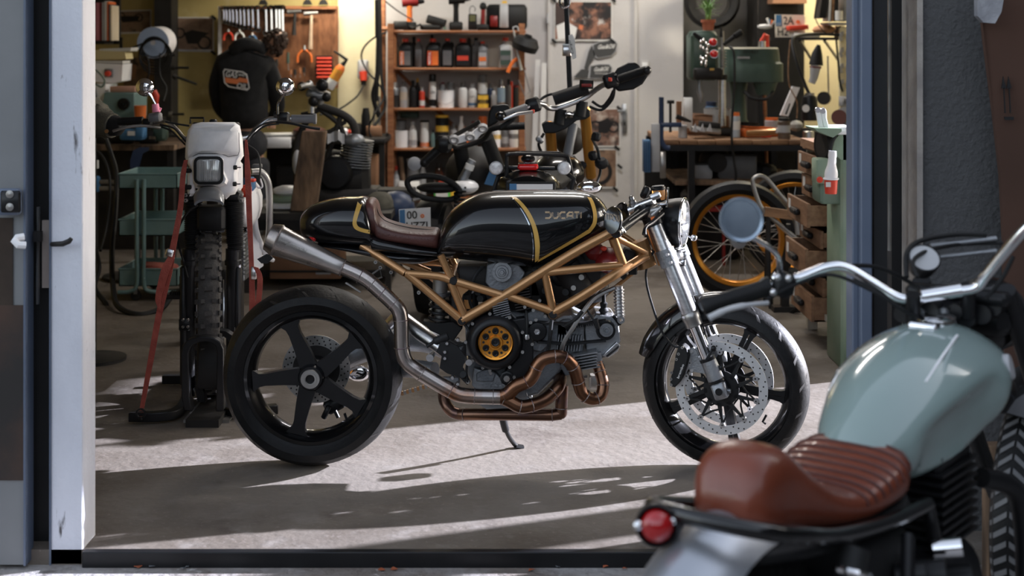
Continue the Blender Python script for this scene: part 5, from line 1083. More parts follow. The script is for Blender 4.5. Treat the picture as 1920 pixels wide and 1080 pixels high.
for pts, r in (([(1700, 520, 3.25), (1700, 475, 3.3), (1725, 452, 3.35), (1790, 440, 3.4), (1850, 440, 3.4)], .006), ([(1720, 520, 3.2), (1712, 490, 3.25), (1740, 470, 3.3), (1800, 458, 3.4), (1880, 455, 3.4)], .005),
               ([(1600, 498, 3.25), (1640, 500, 3.28), (1680, 515, 3.3), (1720, 540, 3.3), (1740, 570, 3.25)], .005), ([(1600, 525, 3.2), (1650, 548, 3.2), (1700, 575, 3.2)], .006),
               ([(1440, 560, 3.15), (1500, 530, 3.18), (1560, 515, 3.18), (1640, 548, 3.17), (1700, 585, 3.17), (1750, 600, 3.2)], .004), ([(1850, 560, 3.2), (1880, 520, 3.2), (1900, 480, 3.2)], .005)):
    gobj('cable', MB().tube(spl([P(*p) for p in pts], 5), r, 7), m_matte)
for x, y, r in ((1705, 600, .02), (1722, 592, .016), (1742, 585, .022), (1765, 590, .014), (1790, 585, .018), (1812, 598, .02), (1840, 590, .022), (1862, 578, .018), (1690, 590, .018)):
    gobj('head_fitting', MB().cyl(P(x, y, 3.2), P(x+12, y-6, 3.24), r, n=12), m_alud if r < .017 else m_blackmetal)
for y in (455, 478): gobj('headlamp_grille_bar', MB().cyl(P(1745, y+6, 3.4), P(1868, y-8, 3.4), .006, n=8), m_alud)
# crate plank behind at the right edge
pk = thing('plank_stub', 'short grey weathered plank standing dark behind the green motorcycle', 'plank', P(1870, 1000, 3.9))
obj('plank', MB().box(P(1866, 960, 3.95), (.06, .05, .38), b=.004), m_plank, pk)
# ================= person at the rear bench, seen from behind =================
YP = 10.75
per = thing('person', 'person with dark curly hair in a black hoodie bending over the rear bench', 'person', (P(462, 0, YP).x, YP, 0))
def H(px, py, d=0.): return P(px, py, YP-d)
def skin(name, joints, edges, mat, par, root=0, lev=2, label=None):
    me = bpy.data.meshes.new(name); L = rootloc(par)
    me.from_pydata([V(j[0])-L for j in joints], edges, []); me.materials.append(mat)
    o = bpy.data.objects.new(name, me); SC.collection.objects.link(o); o.parent = par
    m = o.modifiers.new('skin', 'SKIN'); m.use_smooth_shade = True
    for i, j in enumerate(joints):
        sv = me.skin_vertices[0].data[i]; r = j[1]; sv.radius = (r, r) if not isinstance(r, tuple) else r; sv.use_root = (i == root)
    s = o.modifiers.new('sub', 'SUBSURF'); s.levels = lev; s.render_levels = lev
    if label: o['label'] = label
    return o
J = [(H(460, 262), .10), (H(459, 205), .12), (H(458, 150), .15), (H(464, 112), .15), (H(478, 96, -.02), .10), (H(492, 88, -.06), .06), (H(506, 84, -.09), .055),
     (H(424, 122, .02), .085), (H(408, 165, .02), .062), (H(416, 205, -.10), .05), (H(436, 228, -.28), .036), (H(442, 234, -.34), .03),
     (H(500, 126, -.04), .08), (H(515, 172, -.06), .06), (H(520, 205, -.20), .048), (H(508, 226, -.34), .034), (H(504, 230, -.40), .03),
     (H(444, 290), .085), (H(441, 350, .02), .065), (H(440, 425, -.02), .05), (H(440, 437, .08), .04),
     (H(476, 290), .085), (H(480, 350, .02), .065), (H(482, 425, -.02), .05), (H(482, 437, .08), .04)]
E = [(0, 1), (1, 2), (2, 3), (3, 4), (4, 5), (5, 6), (3, 7), (7, 8), (8, 9), (9, 10), (10, 11), (3, 12), (12, 13), (13, 14), (14, 15), (15, 16), (0, 17), (17, 18), (18, 19), (19, 20), (0, 21), (21, 22), (22, 23), (23, 24)]
body = skin('body', J, E, m_skin, per)
# clothing over it
hood = skin('hoodie', [(H(460, 248), .20), (H(459, 205), .19), (H(457, 150), .205), (H(462, 112), .205), (H(470, 94, .0), .12), (H(422, 122, .02), .10), (H(406, 165, .02), .075), (H(414, 205, -.10), .062), (H(434, 225, -.27), .045), (H(502, 126, -.04), .095), (H(517, 172, -.06), .074), (H(521, 205, -.20), .060), (H(510, 222, -.32), .045)],
            [(0, 1), (1, 2), (2, 3), (3, 4), (3, 5), (5, 6), (6, 7), (7, 8), (3, 9), (9, 10), (10, 11), (11, 12)], m_cloth, per, label='black hooded sweatshirt')
obj('hood', MB().tube(spl([H(436, 98, .10), H(448, 86, .12), H(466, 82, .10), H(484, 88, .04), H(492, 100, .0)], 4), [.03]+[.05]*15+[.03], 12), m_cloth, per)
for a, b in ((17, 20), (21, 24)):
    skin('trouser_leg', [(J[i][0], J[i][1]*1.45+.01) for i in ((a, a+1, a+2))], [(0, 1), (1, 2)], M('dark_denim', (.018, .019, .024), (.03, .031, .037), sc=20, rough=.9) if a == 17 else bpy.data.materials['dark_denim'], per)
    obj('shoe', MB().sph(J[b][0]+V((0, .02, .005)), (.045, .11, .04), 12), m_matte, per)
skin('trouser_seat', [(H(460, 232), .17), (H(460, 272), .19), (H(444, 305), .14), (H(476, 305), .14)], [(0, 1), (1, 2), (1, 3)], bpy.data.materials['dark_denim'], per)
hc_ = H(513, 84, -.07)
hm = Matrix.Rotation(R(35), 3, 'Y')
head = MB()
prof = [(-.115, .035, .05, .03), (-.10, .05, .062, .028), (-.07, .062, .075, .02), (-.03, .07, .088, .008), (.01, .074, .095, 0), (.05, .072, .095, -.003), (.085, .058, .078, -.006), (.105, .034, .048, -.008), (.112, .008, .012, -.008)]
rr = []
for (z, rx, ry, oy) in prof:
    rr.append([hc_+hm @ V((math.sin(2*math.pi*j/20)*rx+0, 0, 0)) + hm @ V((0, math.cos(2*math.pi*j/20)*ry+oy, z)) for j in range(20)])
hd_ = obj('head', head.rings(rr), m_skin, per)
obj('ear', MB().sph(hc_+hm @ V((.074, .0, -.005)), (.010, .018, .030), 10), m_skin, hd_)
obj('ear', MB().sph(hc_+hm @ V((-.074, .0, -.005)), (.010, .018, .030), 10), m_skin, hd_)
obj('nose', MB().sph(hc_+hm @ V((0, .10, -.02)), (.012, .02, .022), 8), m_skin, hd_)
for s in (-1, 1): obj('eye', MB().sph(hc_+hm @ V((.03*s, .088, .0)), (.012, .008, .008), 8), m_whitep, hd_)
obj('mouth', MB().sph(hc_+hm @ V((0, .092, -.06)), (.022, .008, .006), 8), m_leather, hd_)
hr = MB()
random.seed(3)
for i in range(150):
    a = random.uniform(0, 2*math.pi); z = random.uniform(-.06, .115)
    if math.cos(a) > .45 and z < .06: continue
    q = math.sqrt(max(0.02, 1-(z/.125)**2)); r = random.uniform(.014, .026)
    hr.sph(hc_+hm @ V((math.sin(a)*.078*q, math.cos(a)*.098*q-.01, z)), r, 6)
obj('hair', hr, m_hair, hd_, 'dark curly hair', kind='stuff')
for w0, s in ((J[11][0], -1), (J[16][0], 1)):     # hands resting on the work
    pm = obj('hand', MB().sph(w0+V((.01*s, .03, -.01)), (.032, .045, .018), 12), m_skin, per)
    for k in range(4):
        x0 = w0+V((.018*(k-1.5), .065, -.012)); l = (.028, .034, .031, .024)[k]
        obj('finger', MB().tube([x0, x0+V((0, l, -.004)), x0+V((0, l*1.6, -.024)), x0+V((0, l*1.7, -.040))], [.009, .0085, .008, .006], 8), m_skin, pm)
    obj('thumb', MB().tube([w0+V((-.026*s, .02, -.012)), w0+V((-.045*s, .045, -.02)), w0+V((-.042*s, .07, -.03))], [.011, .010, .008], 8), m_skin, pm)
# emblem printed on the back of the hoodie
m_print = M('white_back_print', (.78, .76, .74), rough=.8); m_printo = M('orange_back_print', (.75, .22, .08), rough=.8)
YE = YP-.225
def HE(px, py, d=0.): return P(px, py, YE-d)
em = thing_em = obj('back_print', MB().prism([HE(x, y) for x, y in ((421, 129), (455, 134), (463, 139), (468, 165), (463, 170), (428, 163), (420, 155), (418, 134))], (0, .006, 0)), m_print, hood, 'white edged emblem reading GAS AND OIL')
obj('back_print_field', MB().prism([HE(x, y, .001) for x, y in ((422.5, 131), (454, 136), (461, 140.5), (466, 164), (462, 168), (429, 161), (422, 154), (420, 135))], (0, .003, 0)), m_cloth, per)
obj('back_print_band', MB().prism([HE(x, y, .002) for x, y in ((421.5, 145), (445, 148), (449, 145), (464, 148), (465, 156), (449, 154), (445, 158), (423, 155))], (0, .003, 0)), m_printo, per)
for tx, x, y, w_, h in (('GAS', 422, 144, 22, 12), ('AND', 446, 142, 13, 4.5), ('OIL', 443, 165, 20, 10)):
    s = FPX/YE
    obj('lettering', text_mb(tx, HE(x, y, .003), V((1, 0, -.12)), V((.25, 0, 1)), h/s, w_/s, .001, bold=.02), m_print, per)
# ================= shelf unit on the back wall =================
YSF = 11.5
SS = FPX/YSF
def S(px, py, d=0.): return P(px, py, YSF-d)
su = thing('wall_shelf', 'reddish wooden shelf unit of five boards against the grey back wall', 'shelf', P(856, 400, YSF+.15))
zb = lambda py: EYE-(py-HY)/SS
for i, y in enumerate((58, 128, 204, 279, 374)):
    obj('shelf_board', MB().bb(S(730, 0).x, S(986, 0).x, YSF, YSF+.33, zb(y+4), zb(y-1), .003), m_wood, su)
for x0, x1 in ((727, 738), (973, 984)):
    for yy in (YSF-.02, YSF+.30): obj('shelf_post', MB().bb(S(x0, 0).x, S(x1, 0).x, yy, yy+.04, 0, zb(44 if yy < YSF else 50)), m_wood, su)
obj('diagonal_brace', MB().prism([P(735, 128, YSF+.34), P(742, 126, YSF+.34), P(858, 238, YSF+.34), P(852, 244, YSF+.34)], (0, .02, 0)), m_wood, su)
obj('back_panel', MB().bb(S(728, 0).x, S(984, 0).x, YSF+.345, YSF+.35, zb(380), zb(270)), m_walld, su)
tp = thing('timber_post', 'tall reddish timber post to the left of the shelf unit', 'post', P(719, 400, 11.6))
obj('post', MB().bb(P(714, 0, 11.6).x, P(723, 0, 11.6).x, 11.58, 11.64, 0, 3.1, .003), m_wood, tp)
obj('peg', MB().cyl(P(706, 54, 11.55), P(730, 54, 11.5), .018, n=8), m_wood, tp)
# pieces of stock. each builder makes one thing standing at pixel x on a board at pixel y
def stand(name, label, cat, x, y, d, grp): return thing(name, label, cat, S(x, y-1, -d), grp)
def jug(x, y, h, w_, body, cap, lab=None, text=None, lc=None, label='', d=.12, grp='cans and bottles on the shelf unit', handle=1, tcol=None, name='oil_jug'):
    t = stand(name, label, 'jug', x, y, d, grp); o = S(x, y-1, -d); H_, W_ = h/SS, w_/SS; D_ = .09
    sec = []
    for z, fw_ in ((0, .94), (.01, 1), (.62, 1), (.74, .93), (.84, .6), (.88, .34), (.93, .34)):
        a = W_/2*fw_; b = D_/2*(fw_ if fw_ > .5 else .5)
        cx = 0 if fw_ > .9 else -.0
        sec.append([o+V((cx+sx*a*q, sy*b*p, z*H_)) for sx, sy, q, p in ((-1, -1, 1, .6), (-1, -1, .75, 1), (1, -1, .75, 1), (1, -1, 1, .6), (1, 1, 1, .6), (1, 1, .75, 1), (-1, 1, .75, 1), (-1, 1, 1, .6))])
    obj('body', MB().rings(sec), body, t, smooth=50)
    obj('cap', MB().cyl(o+V((0, 0, H_*.90)), o+V((0, 0, H_*1.02)), W_*.22, n=14), cap, t)
    if handle: obj('handle', MB().tube([o+V((W_*.24, 0, H_*.86)), o+V((W_*.46, 0, H_*.84)), o+V((W_*.47, 0, H_*.70))], .010, 8), body, t)
    if lab: obj('label', MB().box(o+V((0, -D_/2-.001, H_*.34)), (W_*.76, .003, H_*.5)), lab, t)
    if lc: obj('label_band', MB().box(o+V((0 if not text or len(text) < 4 else -W_*.22, -D_/2-.0035, H_*.34)), (W_*.30 if text else W_*.7, .002, H_*.46 if text else H_*.16)), lc, t)
    if text:
        obj('lettering', text_mb(text, o+V((-W_*.14, -D_/2-.005, H_*.12)), (0, 0, 1), (-1, 0, 0), W_*.17, H_*.44, .001, bold=.02), tcol or m_whitep, t)
    return t
def can(x, y, h, w_, body, cap=None, band=None, label='', d=.12, grp='cans and bottles on the shelf unit', kind='spray_can', caph=.2, neck=.5, cat='can', bandz=(.3, .6), name=None, text=None):
    t = stand(name or kind, label, cat, x, y, d, grp); o = S(x, y-1, -d); H_, r = h/SS, w_/SS/2
    if kind == 'spray_can':
        z1 = H_*(1-caph)
        obj('body', MB().lathe([(0, 0), (r*.95, 0), (r, .004), (r, z1*.9), (r*.96, z1*.93), (r*.6, z1), (0, z1)], o, n=18), body, t)
        obj('cap', MB().lathe([(r*neck*1.15, z1*.97), (r*neck*1.15, H_*.96), (r*neck, H_), (0, H_)], o, n=14), cap or m_blackmetal, t)
    elif kind == 'bottle':
        z1 = H_*.68
        obj('body', MB().lathe([(0, 0), (r*.95, 0), (r, .005), (r, z1*.92), (r*.9, z1), (r*.4, H_*.82), (r*.36, H_*.9), (0, H_*.9)], o, n=18), body, t)
        obj('cap', MB().lathe([(r*.45, H_*.86), (r*.45, H_*.99), (0, H_)], o, n=14), cap or m_blackmetal, t)
    else:
        obj('body', MB().lathe([(0, 0), (r, 0), (r, H_*.94), (r*.97, H_*.95), (0, H_*.95)], o, n=20), body, t)
        obj('lid', MB().lathe([(r*1.03, H_*.93), (r*1.03, H_), (r*.9, H_*.98), (0, H_*.98)], o, n=20), cap or body, t)
    if band: obj('label', MB().lathe([(r*1.01, H_*bandz[0]), (r*1.01, H_*bandz[1])], o, n=18), band, t)
    if text: obj('lettering', text_mb(text, o+V((-r*.7, -r*1.04, H_*.42)), (1, 0, 0), (0, 0, 1), H_*.08, r*1.4, .001), m_dark, t)
    return t
G1 = 'cans and bottles on the shelf unit'
# row 2, oil jugs
jug(760, 128, 54, 27, m_matte, m_red, m_grey, 'MOTUL', m_orange, 'black oil jug with red cap and orange label, leftmost on the oil shelf')
jug(785, 128, 54, 15, m_grey, m_red, None, None, None, 'narrow dark grey bottle with red cap between the two lettered oil jugs', d=.16, handle=0)
jug(812, 128, 54, 27, m_matte, m_red, m_orange, 'MOTUL', m_red, 'black oil jug with red cap and orange red lettered label')
jug(839, 128, 55, 22, m_matte, m_red, m_grey, None, None, 'dark jug with ring handle and dull brown label', d=.16)
jug(868, 128, 54, 30, m_matte, m_red, m_blackmetal, None, m_red, 'black jug with red cap and white and red label, mid oil shelf')
jug(893, 128, 56, 18, m_grey, m_blackmetal, None, None, None, 'grey ring-handled jug behind the slim grey jug', d=.2)
jug(905, 128, 49, 19, m_grey, m_red, m_lgrey, None, m_orange, 'slim grey jug with red cap and pale label')
jug(948, 128, 56, 26, m_lgrey, m_red, m_dgreen, None, m_grey, 'light grey jug with red cap at the right end of the oil shelf')
can(776, 128, 60, 14, m_dark, m_blackmetal, None, 'tall dark bottle in shadow behind the oil jugs, left', kind='bottle', d=.26, cat='bottle')
can(810, 128, 64, 12, m_dark, m_blackmetal, None, 'tall dark bottle in shadow behind the second lettered jug', kind='bottle', d=.27, cat='bottle')
can(880, 128, 58, 13, m_dark, m_blackmetal, None, 'dark bottle in shadow behind the middle oil jug', kind='bottle', d=.27, cat='bottle')
# row 3
can(742, 203, 48, 13, m_alud, m_lgrey, m_dark, 'white topped grey spray can, leftmost on the middle shelf', bandz=(.02, .5))
can(757, 203, 50, 14, m_lgrey, m_grey, M('beige_label', (.5, .42, .34), rough=.6), 'grey spray can with beige label, second on the middle shelf')
can(774, 203, 52, 15, m_matte, m_blackmetal, None, 'matte black bottle on the middle shelf', kind='bottle', cat='bottle')
can(783, 203, 57, 10, m_dark, m_yellow, None, 'thin dark bottle with yellow collar behind the black bottle', kind='bottle', d=.24, cat='bottle')
can(791, 203, 40, 11, m_red, m_lgrey, m_whitep, 'small red spray can on the middle shelf', bandz=(.1, .35))
can(811, 203, 64, 14, m_whitep, m_blackmetal, m_blackmetal, 'tall white can with black cap and orange collar', caph=.2, neck=.85, bandz=(.05, .25), text='CLEAN')
bk_ = can(836, 203, 33, 30, m_white, m_white, None, 'white plastic bucket with lid on the middle shelf', kind='bucket', cat='bucket')
obj('bucket_handle', MB().tube([S(820, 174, -.12), S(822, 190, -.05), S(836, 196, -.03), S(850, 190, -.05), S(852, 174, -.12)], .003, 5), m_lgrey, bk_)
can(830, 170, 15, 12, m_alud, m_darkred, None, 'small silver can with dark red top on the white bucket', d=.14)
can(846, 170, 15, 14, m_grey, m_alud, None, 'small grey tin on the white bucket', kind='tin', d=.14, cat='tin')
can(868, 203, 48, 17, m_whitep, m_grey, None, 'white spray can right of the bucket')
can(886, 203, 46, 16, m_whitep, m_lgrey, m_blue, 'white spray can with blue lettering on the middle shelf', bandz=(.1, .2), text='CASTO')
can(905, 203, 63, 18, m_lgrey, m_grey, m_whitep, 'tall can with white band and grey cap on the middle shelf', neck=.85, bandz=(.4, .75))
can(906, 203, 26, 20, m_yellow, m_dark, m_dark, 'squat yellow and dark tin in front of the tall can', kind='tin', d=.05, cat='tin')
can(920, 203, 46, 12, m_navy, m_grey, m_blackmetal, 'dark blue spray can on the middle shelf', bandz=(.0, .4))
can(926, 203, 32, 12, m_lgrey, m_white, None, 'small pale can beside the dark blue one', d=.07)
can(940, 203, 54, 16, m_alu, m_alud, M('pale_blue_label', (.35, .48, .62), rough=.5), 'pale blue spray can with silver top', bandz=(.2, .7))
can(954, 203, 54, 11, m_grey, m_dark, None, 'dark tube right of the pale blue can')
can(959, 203, 50, 5, m_red, m_red, None, 'thin red stick at the right of the middle shelf', kind='tin', cat='stick')
can(966, 203, 42, 13, m_dark, m_darkred, None, 'dark red topped jar at the right end of the middle shelf', kind='tin', d=.18, cat='jar')
# row 4
can(753, 278, 33, 24, m_white, m_white, None, 'wide white tin at the left of the lower shelf', kind='tin', cat='tin')
can(752, 244, 18, 20, m_grey, m_dark, None, 'grey tin stacked on the wide white tin', kind='tin', cat='tin', d=.16)
can(774, 278, 50, 16, m_whitep, m_lgrey, m_lgrey, 'white bottle with dark print, second on the lower shelf', kind='bottle', cat='bottle', bandz=(.1, .3))
can(796, 278, 52, 16, m_whitep, m_blackmetal, m_orange, 'white tin with vertical orange stripe and black top', kind='tin', cat='tin', bandz=(.04, .2))
can(812, 278, 34, 10, m_teal, m_dark, None, 'small teal bottle beside the orange striped tin', kind='bottle', cat='bottle')
can(829, 278, 62, 25, m_matte, m_yellow, m_yellow, 'tall black tin with yellow band on the lower shelf', kind='tin', cat='tin', bandz=(.50, .68))
can(851, 278, 46, 13, m_lgrey, m_grey, m_yellow, 'grey spray can with green and yellow label', bandz=(.3, .55))
can(865, 278, 60, 13, m_white, m_white, m_blue, 'white sealant cartridge with blue print', kind='bottle', cat='bottle', bandz=(.2, .4))
can(874, 278, 40, 12, m_whitep, m_orange, m_orange, 'white tube with orange print beside the cartridge', bandz=(.2, .5))
can(888, 278, 50, 14, m_alud, m_darkred, None, 'silver can with dark red cap on the lower shelf')
can(905, 278, 60, 16, m_dark, m_orange, None, 'dark can with bright orange cap', caph=.35, neck=.9)
can(931, 278, 42, 16, m_white, m_white, m_yellow, 'white tub with striped label at the right of the lower shelf', kind='tin', cat='tub', bandz=(.4, .6))
can(947, 278, 42, 14, m_grey, m_dark, m_lgrey, 'grey can between two white tubs', bandz=(.2, .5))
can(963, 278, 44, 17, m_white, m_white, m_grey, 'white tub at the right end of the lower shelf', kind='tin', cat='tub', bandz=(.4, .6))
gb = thing('green_box', 'dark green tray standing at the back of the lower shelf', 'box', S(768, 222, -.2), G1)
obj('tray', MB().box(S(768, 214, -.24), (.15, .12, .06), b=.006), m_dgreen, gb)
# bottom row
can(743, 373, 62, 12, m_lgrey, m_red, m_whitep, 'grey tube with red top at bottom left of the shelf unit', kind='bottle', cat='bottle')
can(775, 373, 75, 24, m_grey, m_lgrey, None, 'big grey bottle with pale round top on the bottom shelf', kind='tin', cat='bottle')
can(793, 373, 76, 12, m_lgrey, m_white, None, 'pale slim bottle on the bottom shelf', kind='bottle', cat='bottle')
can(823, 373, 68, 24, M('brown_glass', (.04, .015, .01), rough=.1, coat=1), m_dark, None, 'brown glass bottle on the bottom shelf', kind='bottle', cat='bottle')
can(846, 373, 60, 26, m_lgrey, m_red, m_yellow, 'clear bottle with red cap and yellow label on the bottom shelf', kind='bottle', cat='bottle', bandz=(.05, .3))
jug(829, 374, 34, 30, M('bright_green_jug', (.05, .42, .06), (.06, .5, .08), rough=.4), m_red, m_whitep, None, None, 'bright green jug with red cap on the bottom shelf', d=.03)
wb = thing('white_box', 'plain white cardboard box at bottom left of the shelf unit', 'box', S(766, 373), G1)
obj('box', MB().bb(S(747, 0).x, S(786, 0).x, YSF-.0, YSF+.14, zb(373), zb(341), .003), m_whitep, wb)
obj('printed_mark', MB().bb(S(776, 0).x, S(779, 0).x, YSF-.002, YSF, zb(360), zb(352)), m_dark, wb)
stk = thing('wood_stick', 'dark brown stick leaning in the bottom shelf', 'stick', S(757, 373), G1)
obj('stick', MB().tube([S(760, 372, -.1), S(751, 294, -.12)], .02, 6), m_plank, stk)
# top board power tools
def drill(x, y, h, m, label, grip):
    t = thing('cordless_drill', label, 'power tool', S(x, y-1, -.12)); o = S(x, y-1, -.12); s = h/SS
    obj('battery', MB().box(o+V((0, 0, .035)), (.11, .09, .07), b=.012), m_matte, t)
    obj('handle', MB().tube([o+V((0, 0, .06)), o+V((0, 0, s*.62)), o+V((0, 0, s*.75))], [.024, .021, .028], 12), grip, t)
    obj('motor', MB().cyl(o+V((-.06, 0, s*.85)), o+V((.07, 0, s*.88)), .038, n=16), m, t)
    obj('chuck', MB().cyl(o+V((.07, 0, s*.88)), o+V((.12, 0, s*.89)), .025, .015, n=12), m_blackmetal, t)
    return t
drill(768, 58, 62, m_darkred, 'cordless drill with orange grip on top of the shelf unit', m_orange)
drill(855, 58, 68, m_matte, 'black upright cordless drill in the middle of the top board', m_blackmetal)
ch_ = thing('battery_charger', 'black battery charger block lying on the top board', 'charger', S(816, 57, -.12))
obj('case', MB().box(S(818, 40, -.12), (.16, .12, .07), (0, R(16), 0), b=.01), m_matte, ch_)
obj('case', MB().box(S(808, 51, -.12), (.17, .12, .04), b=.01), m_matte, ch_)
obj('charge_light', MB().box(S(834, 53, -.05), (.02, .02, .02)), m_green, ch_)
ab = thing('tool_accessory', 'low black tool accessory at the left of the top board', 'tool', S(748, 57, -.1))
obj('block', MB().box(S(752, 48, -.1), (.12, .1, .07), b=.01), m_matte, ab); obj('cable_tail', MB().tube([S(760, 45, -.1), S(775, 52, -.05), S(788, 46, -.05), S(795, 54, -.1)], .01, 8), m_matte, ab)
rd_ = thing('work_lamp', 'dark green work lamp with wire hook on the top board', 'lamp', S(886, 57, -.12))
obj('case', MB().box(S(886, 41, -.12), (.07, .05, .13), b=.008), m_matte, rd_); obj('printed_panel', MB().box(S(886, 34, -.09), (.045, .01, .05)), M('olive_screen', (.10, .10, .04), rough=.4), rd_)
obj('hook', MB().tube(spl([S(881, 26, -.12), S(881, 16, -.12), S(886, 11, -.12), S(891, 16, -.12), S(890, 22, -.12)], 4), .005, 6), m_grey, rd_)
kn = thing('impact_driver', 'round headed tool with reddish neck beside the black case', 'power tool', S(905, 57, -.12))
obj('head', MB().sph(S(906, 12, -.12), (.03, .03, .035), 12), m_matte, kn); obj('neck', MB().cyl(S(906, 18, -.12), S(905, 46, -.12), .018, n=10), m_darkred, kn); obj('base', MB().box(S(905, 51, -.12), (.1, .08, .05), b=.01), m_matte, kn)
cs = thing('tool_case', 'large black moulded tool case standing on the top board', 'case', S(950, 57, -.16))
obj('case', MB().bb(S(911, 0).x, S(989, 0).x, YSF+.14, YSF+.27, zb(57), zb(7), .03), m_matte, cs, smooth=60)
obj('clip_strip', MB().box(S(945, 30, -.12), (.07, .02, .19), b=.006), m_lgrey, cs); obj('clip', MB().box(S(946, 4, -.12), (.04, .02, .02)), m_yellow, cs)
obj('label_panel', MB().box(S(926, 40, -.12), (.06, .02, .09), b=.004), m_darkred, cs)
# tools hanging at the right end of the shelf
hp_ = thing('hanging_lamp_pod', 'black round pod hanging from the right shelf post', 'lamp', P(985, 105, 11.35))
obj('pod', MB().lathe([(0, -.05), (.10, -.05), (.11, .0), (.08, .05), (.03, .055), (.03, .075), (0, .08)], P(986, 82, 11.32), (.3, -.2, .9), 20), m_matte, hp_)
obj('wire_hook', MB().tube(spl([P(965, 62, 11.35), P(962, 52, 11.35), P(970, 50, 11.35), P(972, 58, 11.35)], 4), .006, 6), m_lgrey, hp_)
fu = thing('funnel_gun', 'silver rod gun with orange lever hanging on the right shelf post', 'tool', P(968, 135, 11.35))
obj('rod', MB().tube([P(963, 60, 11.33), P(970, 100, 11.33), P(977, 132, 11.33)], [.010, .012, .016], 10), m_alu, fu)
obj('lever', MB().tube(spl([P(970, 110, 11.3), P(962, 116, 11.3), P(955, 128, 11.3), (P(952, 136, 11.3))], 4), .014, 8), m_orange, fu)
obj('wire_frame', MB().tube([P(982, 128, 11.34), P(994, 172, 11.34), P(984, 180, 11.34), P(972, 150, 11.34)], .005, 6), m_grey, fu)
# leaning white boards, door, posters
def panel(name, pts, Y, th, m, par=None, **k): return obj(name, MB().prism([P(x, y, Y) for x, y in pts], (0, th, 0)), m, par, **k)
for i, (a, b) in enumerate((((1004, 112), (992, 400)), ((1016, 118), (1008, 400)))):
    t = thing('white_board', ['narrow white board leaning beside the shelf unit', 'second narrow white board leaning next to the first, nearer the door'][i], 'board', P(b[0], 400, 11.7))
    panel('board', [(a[0], a[1]), (a[0]+9, a[1]), (b[0]+11, b[1]), (b[0], b[1])], 11.7-i*.04, .025, m_whitep, t)
do = struct('door_3', MB().bb(P(1031, 0, YB).x, P(1190, 0, YB).x, YB-.03, YB, 0, 2.2), m_wallg)
m_frame = M('pale_door_frame', (.46, .44, .42), (.52, .5, .48), rough=.6)
for x0, x1 in ((1027, 1031), (1188, 1194)): obj('frame_side', MB().bb(P(x0, 0, YB).x, P(x1, 0, YB).x, YB-.05, YB, 0, 2.25), m_frame, do)
obj('hinge', MB().cyl(P(1027, 25, 11.79), P(1027, 44, 11.79), .012, n=10), m_lgrey, do)
hpn = obj('handle_plate', MB().bb(P(1167, 0, 11.8).x, P(1176, 0, 11.8).x, 11.80, 11.82, P(0, 250, 11.8).z, P(0, 195, 11.8).z, .004), m_alud, do)
obj('door_handle', MB().tube([P(1171, 208, 11.80), P(1171, 208, 11.74), P(1158, 208, 11.74)], .010, 8), m_alud, hpn)
obj('keyhole', MB().box(P(1171, 232, 11.795), (.014, .008, .03)), m_dark, hpn)
ls = thing('light_switch', 'pale square light switch on the grey wall right of the door', 'switch', P(1209, 140, 11.84))
obj('plate', MB().box(P(1209, 125, 11.835), (.075, .02, .11), b=.004), m_frame, ls); obj('rocker', MB().box(P(1209, 125, 11.82), (.05, .015, .07), b=.003), m_whitep, ls)
def poster(label, x0, x1, y0, y1, Y, base, shapes, tapes, grp='posters on the door', tilt=0):
    t = thing('poster', label, 'poster', P((x0+x1)/2, y1, Y), grp)
    panel('sheet', [(x0, y0+tilt), (x1, y0), (x1, y1), (x0, y1+tilt)], Y, .003, m_paper, t)
    panel('printed_picture', [(x0+2, y0+2+tilt), (x1-2, y0+2), (x1-2, y1-3), (x0+2, y1-3+tilt)], Y-.002, .0015, base, t)
    for k, s in enumerate(shapes):
        if s[0] == 'r': obj('printed_wheel', MB().ring(P(s[1], s[2], Y-.004), (0, 1, 0), s[3]/FPX*Y*.72, s[3]/FPX*Y, .001, 24), s[4], t)
        else: panel('printed_shape', s[1], Y-.0035-.0006*k, .0005, s[2], t)
    for x, y in tapes: obj('tape', MB().box(P(x, y, Y-.006), (.05, .003, .022), (0, R(40), 0)), m_matte, t)
    return t
m_pic1 = mixmat('engine_photo_print', [((.05, .03, .025), 0, 0, 0, None), ((.30, .14, .09), 7, .48, .6, None), ((.55, .50, .46), 9, .6, .66, None), ((.015, .012, .012), 6, .52, .6, None)], rough=.4, bump=0)
m_pic2 = mixmat('workshop_photo_print', [((.20, .11, .08), 0, 0, 0, None), ((.50, .42, .36), 6, .5, .62, None), ((.05, .035, .03), 9, .5, .58, None)], rough=.4, bump=0)
m_pic3 = mixmat('sepia_photo_print', [((.14, .08, .05), 0, 0, 0, None), ((.28, .18, .12), 4, .45, .6, None), ((.03, .02, .018), 8, .55, .62, None)], rough=.4, bump=0)
m_pd = M('dark_print', (.012, .01, .01), rough=.4); m_po = M('orange_print', (.6, .18, .08), rough=.4)
poster('large photo poster of a motorcycle engine taped at the top of the door', 1039, 1148, 2, 77, 11.8, m_pic1, [('p', [(1043, 48), (1062, 40), (1082, 52), (1078, 72), (1046, 74)], m_whitep), ('p', [(1086, 46), (1094, 48), (1092, 56), (1085, 54)], m_po)], ((1038, 0), (1150, 0), (1039, 77), (1149, 77)))
poster('warm toned photo poster of a motorcycle in the middle of the door', 1104, 1163, 203, 276, 11.8, m_pic2, [('r', 1116, 240, 14, m_pd), ('r', 1150, 238, 11, m_pd), ('p', [(1122, 228), (1140, 222), (1150, 232), (1138, 250), (1122, 248)], m_pd)], ((1161, 203), (1157, 278)))
poster('dark photo poster of a wheel low on the door', 1100, 1157, 279, 353, 11.8, m_pic3, [('r', 1122, 322, 26, m_pd)], ((1162, 312), (1154, 355)))
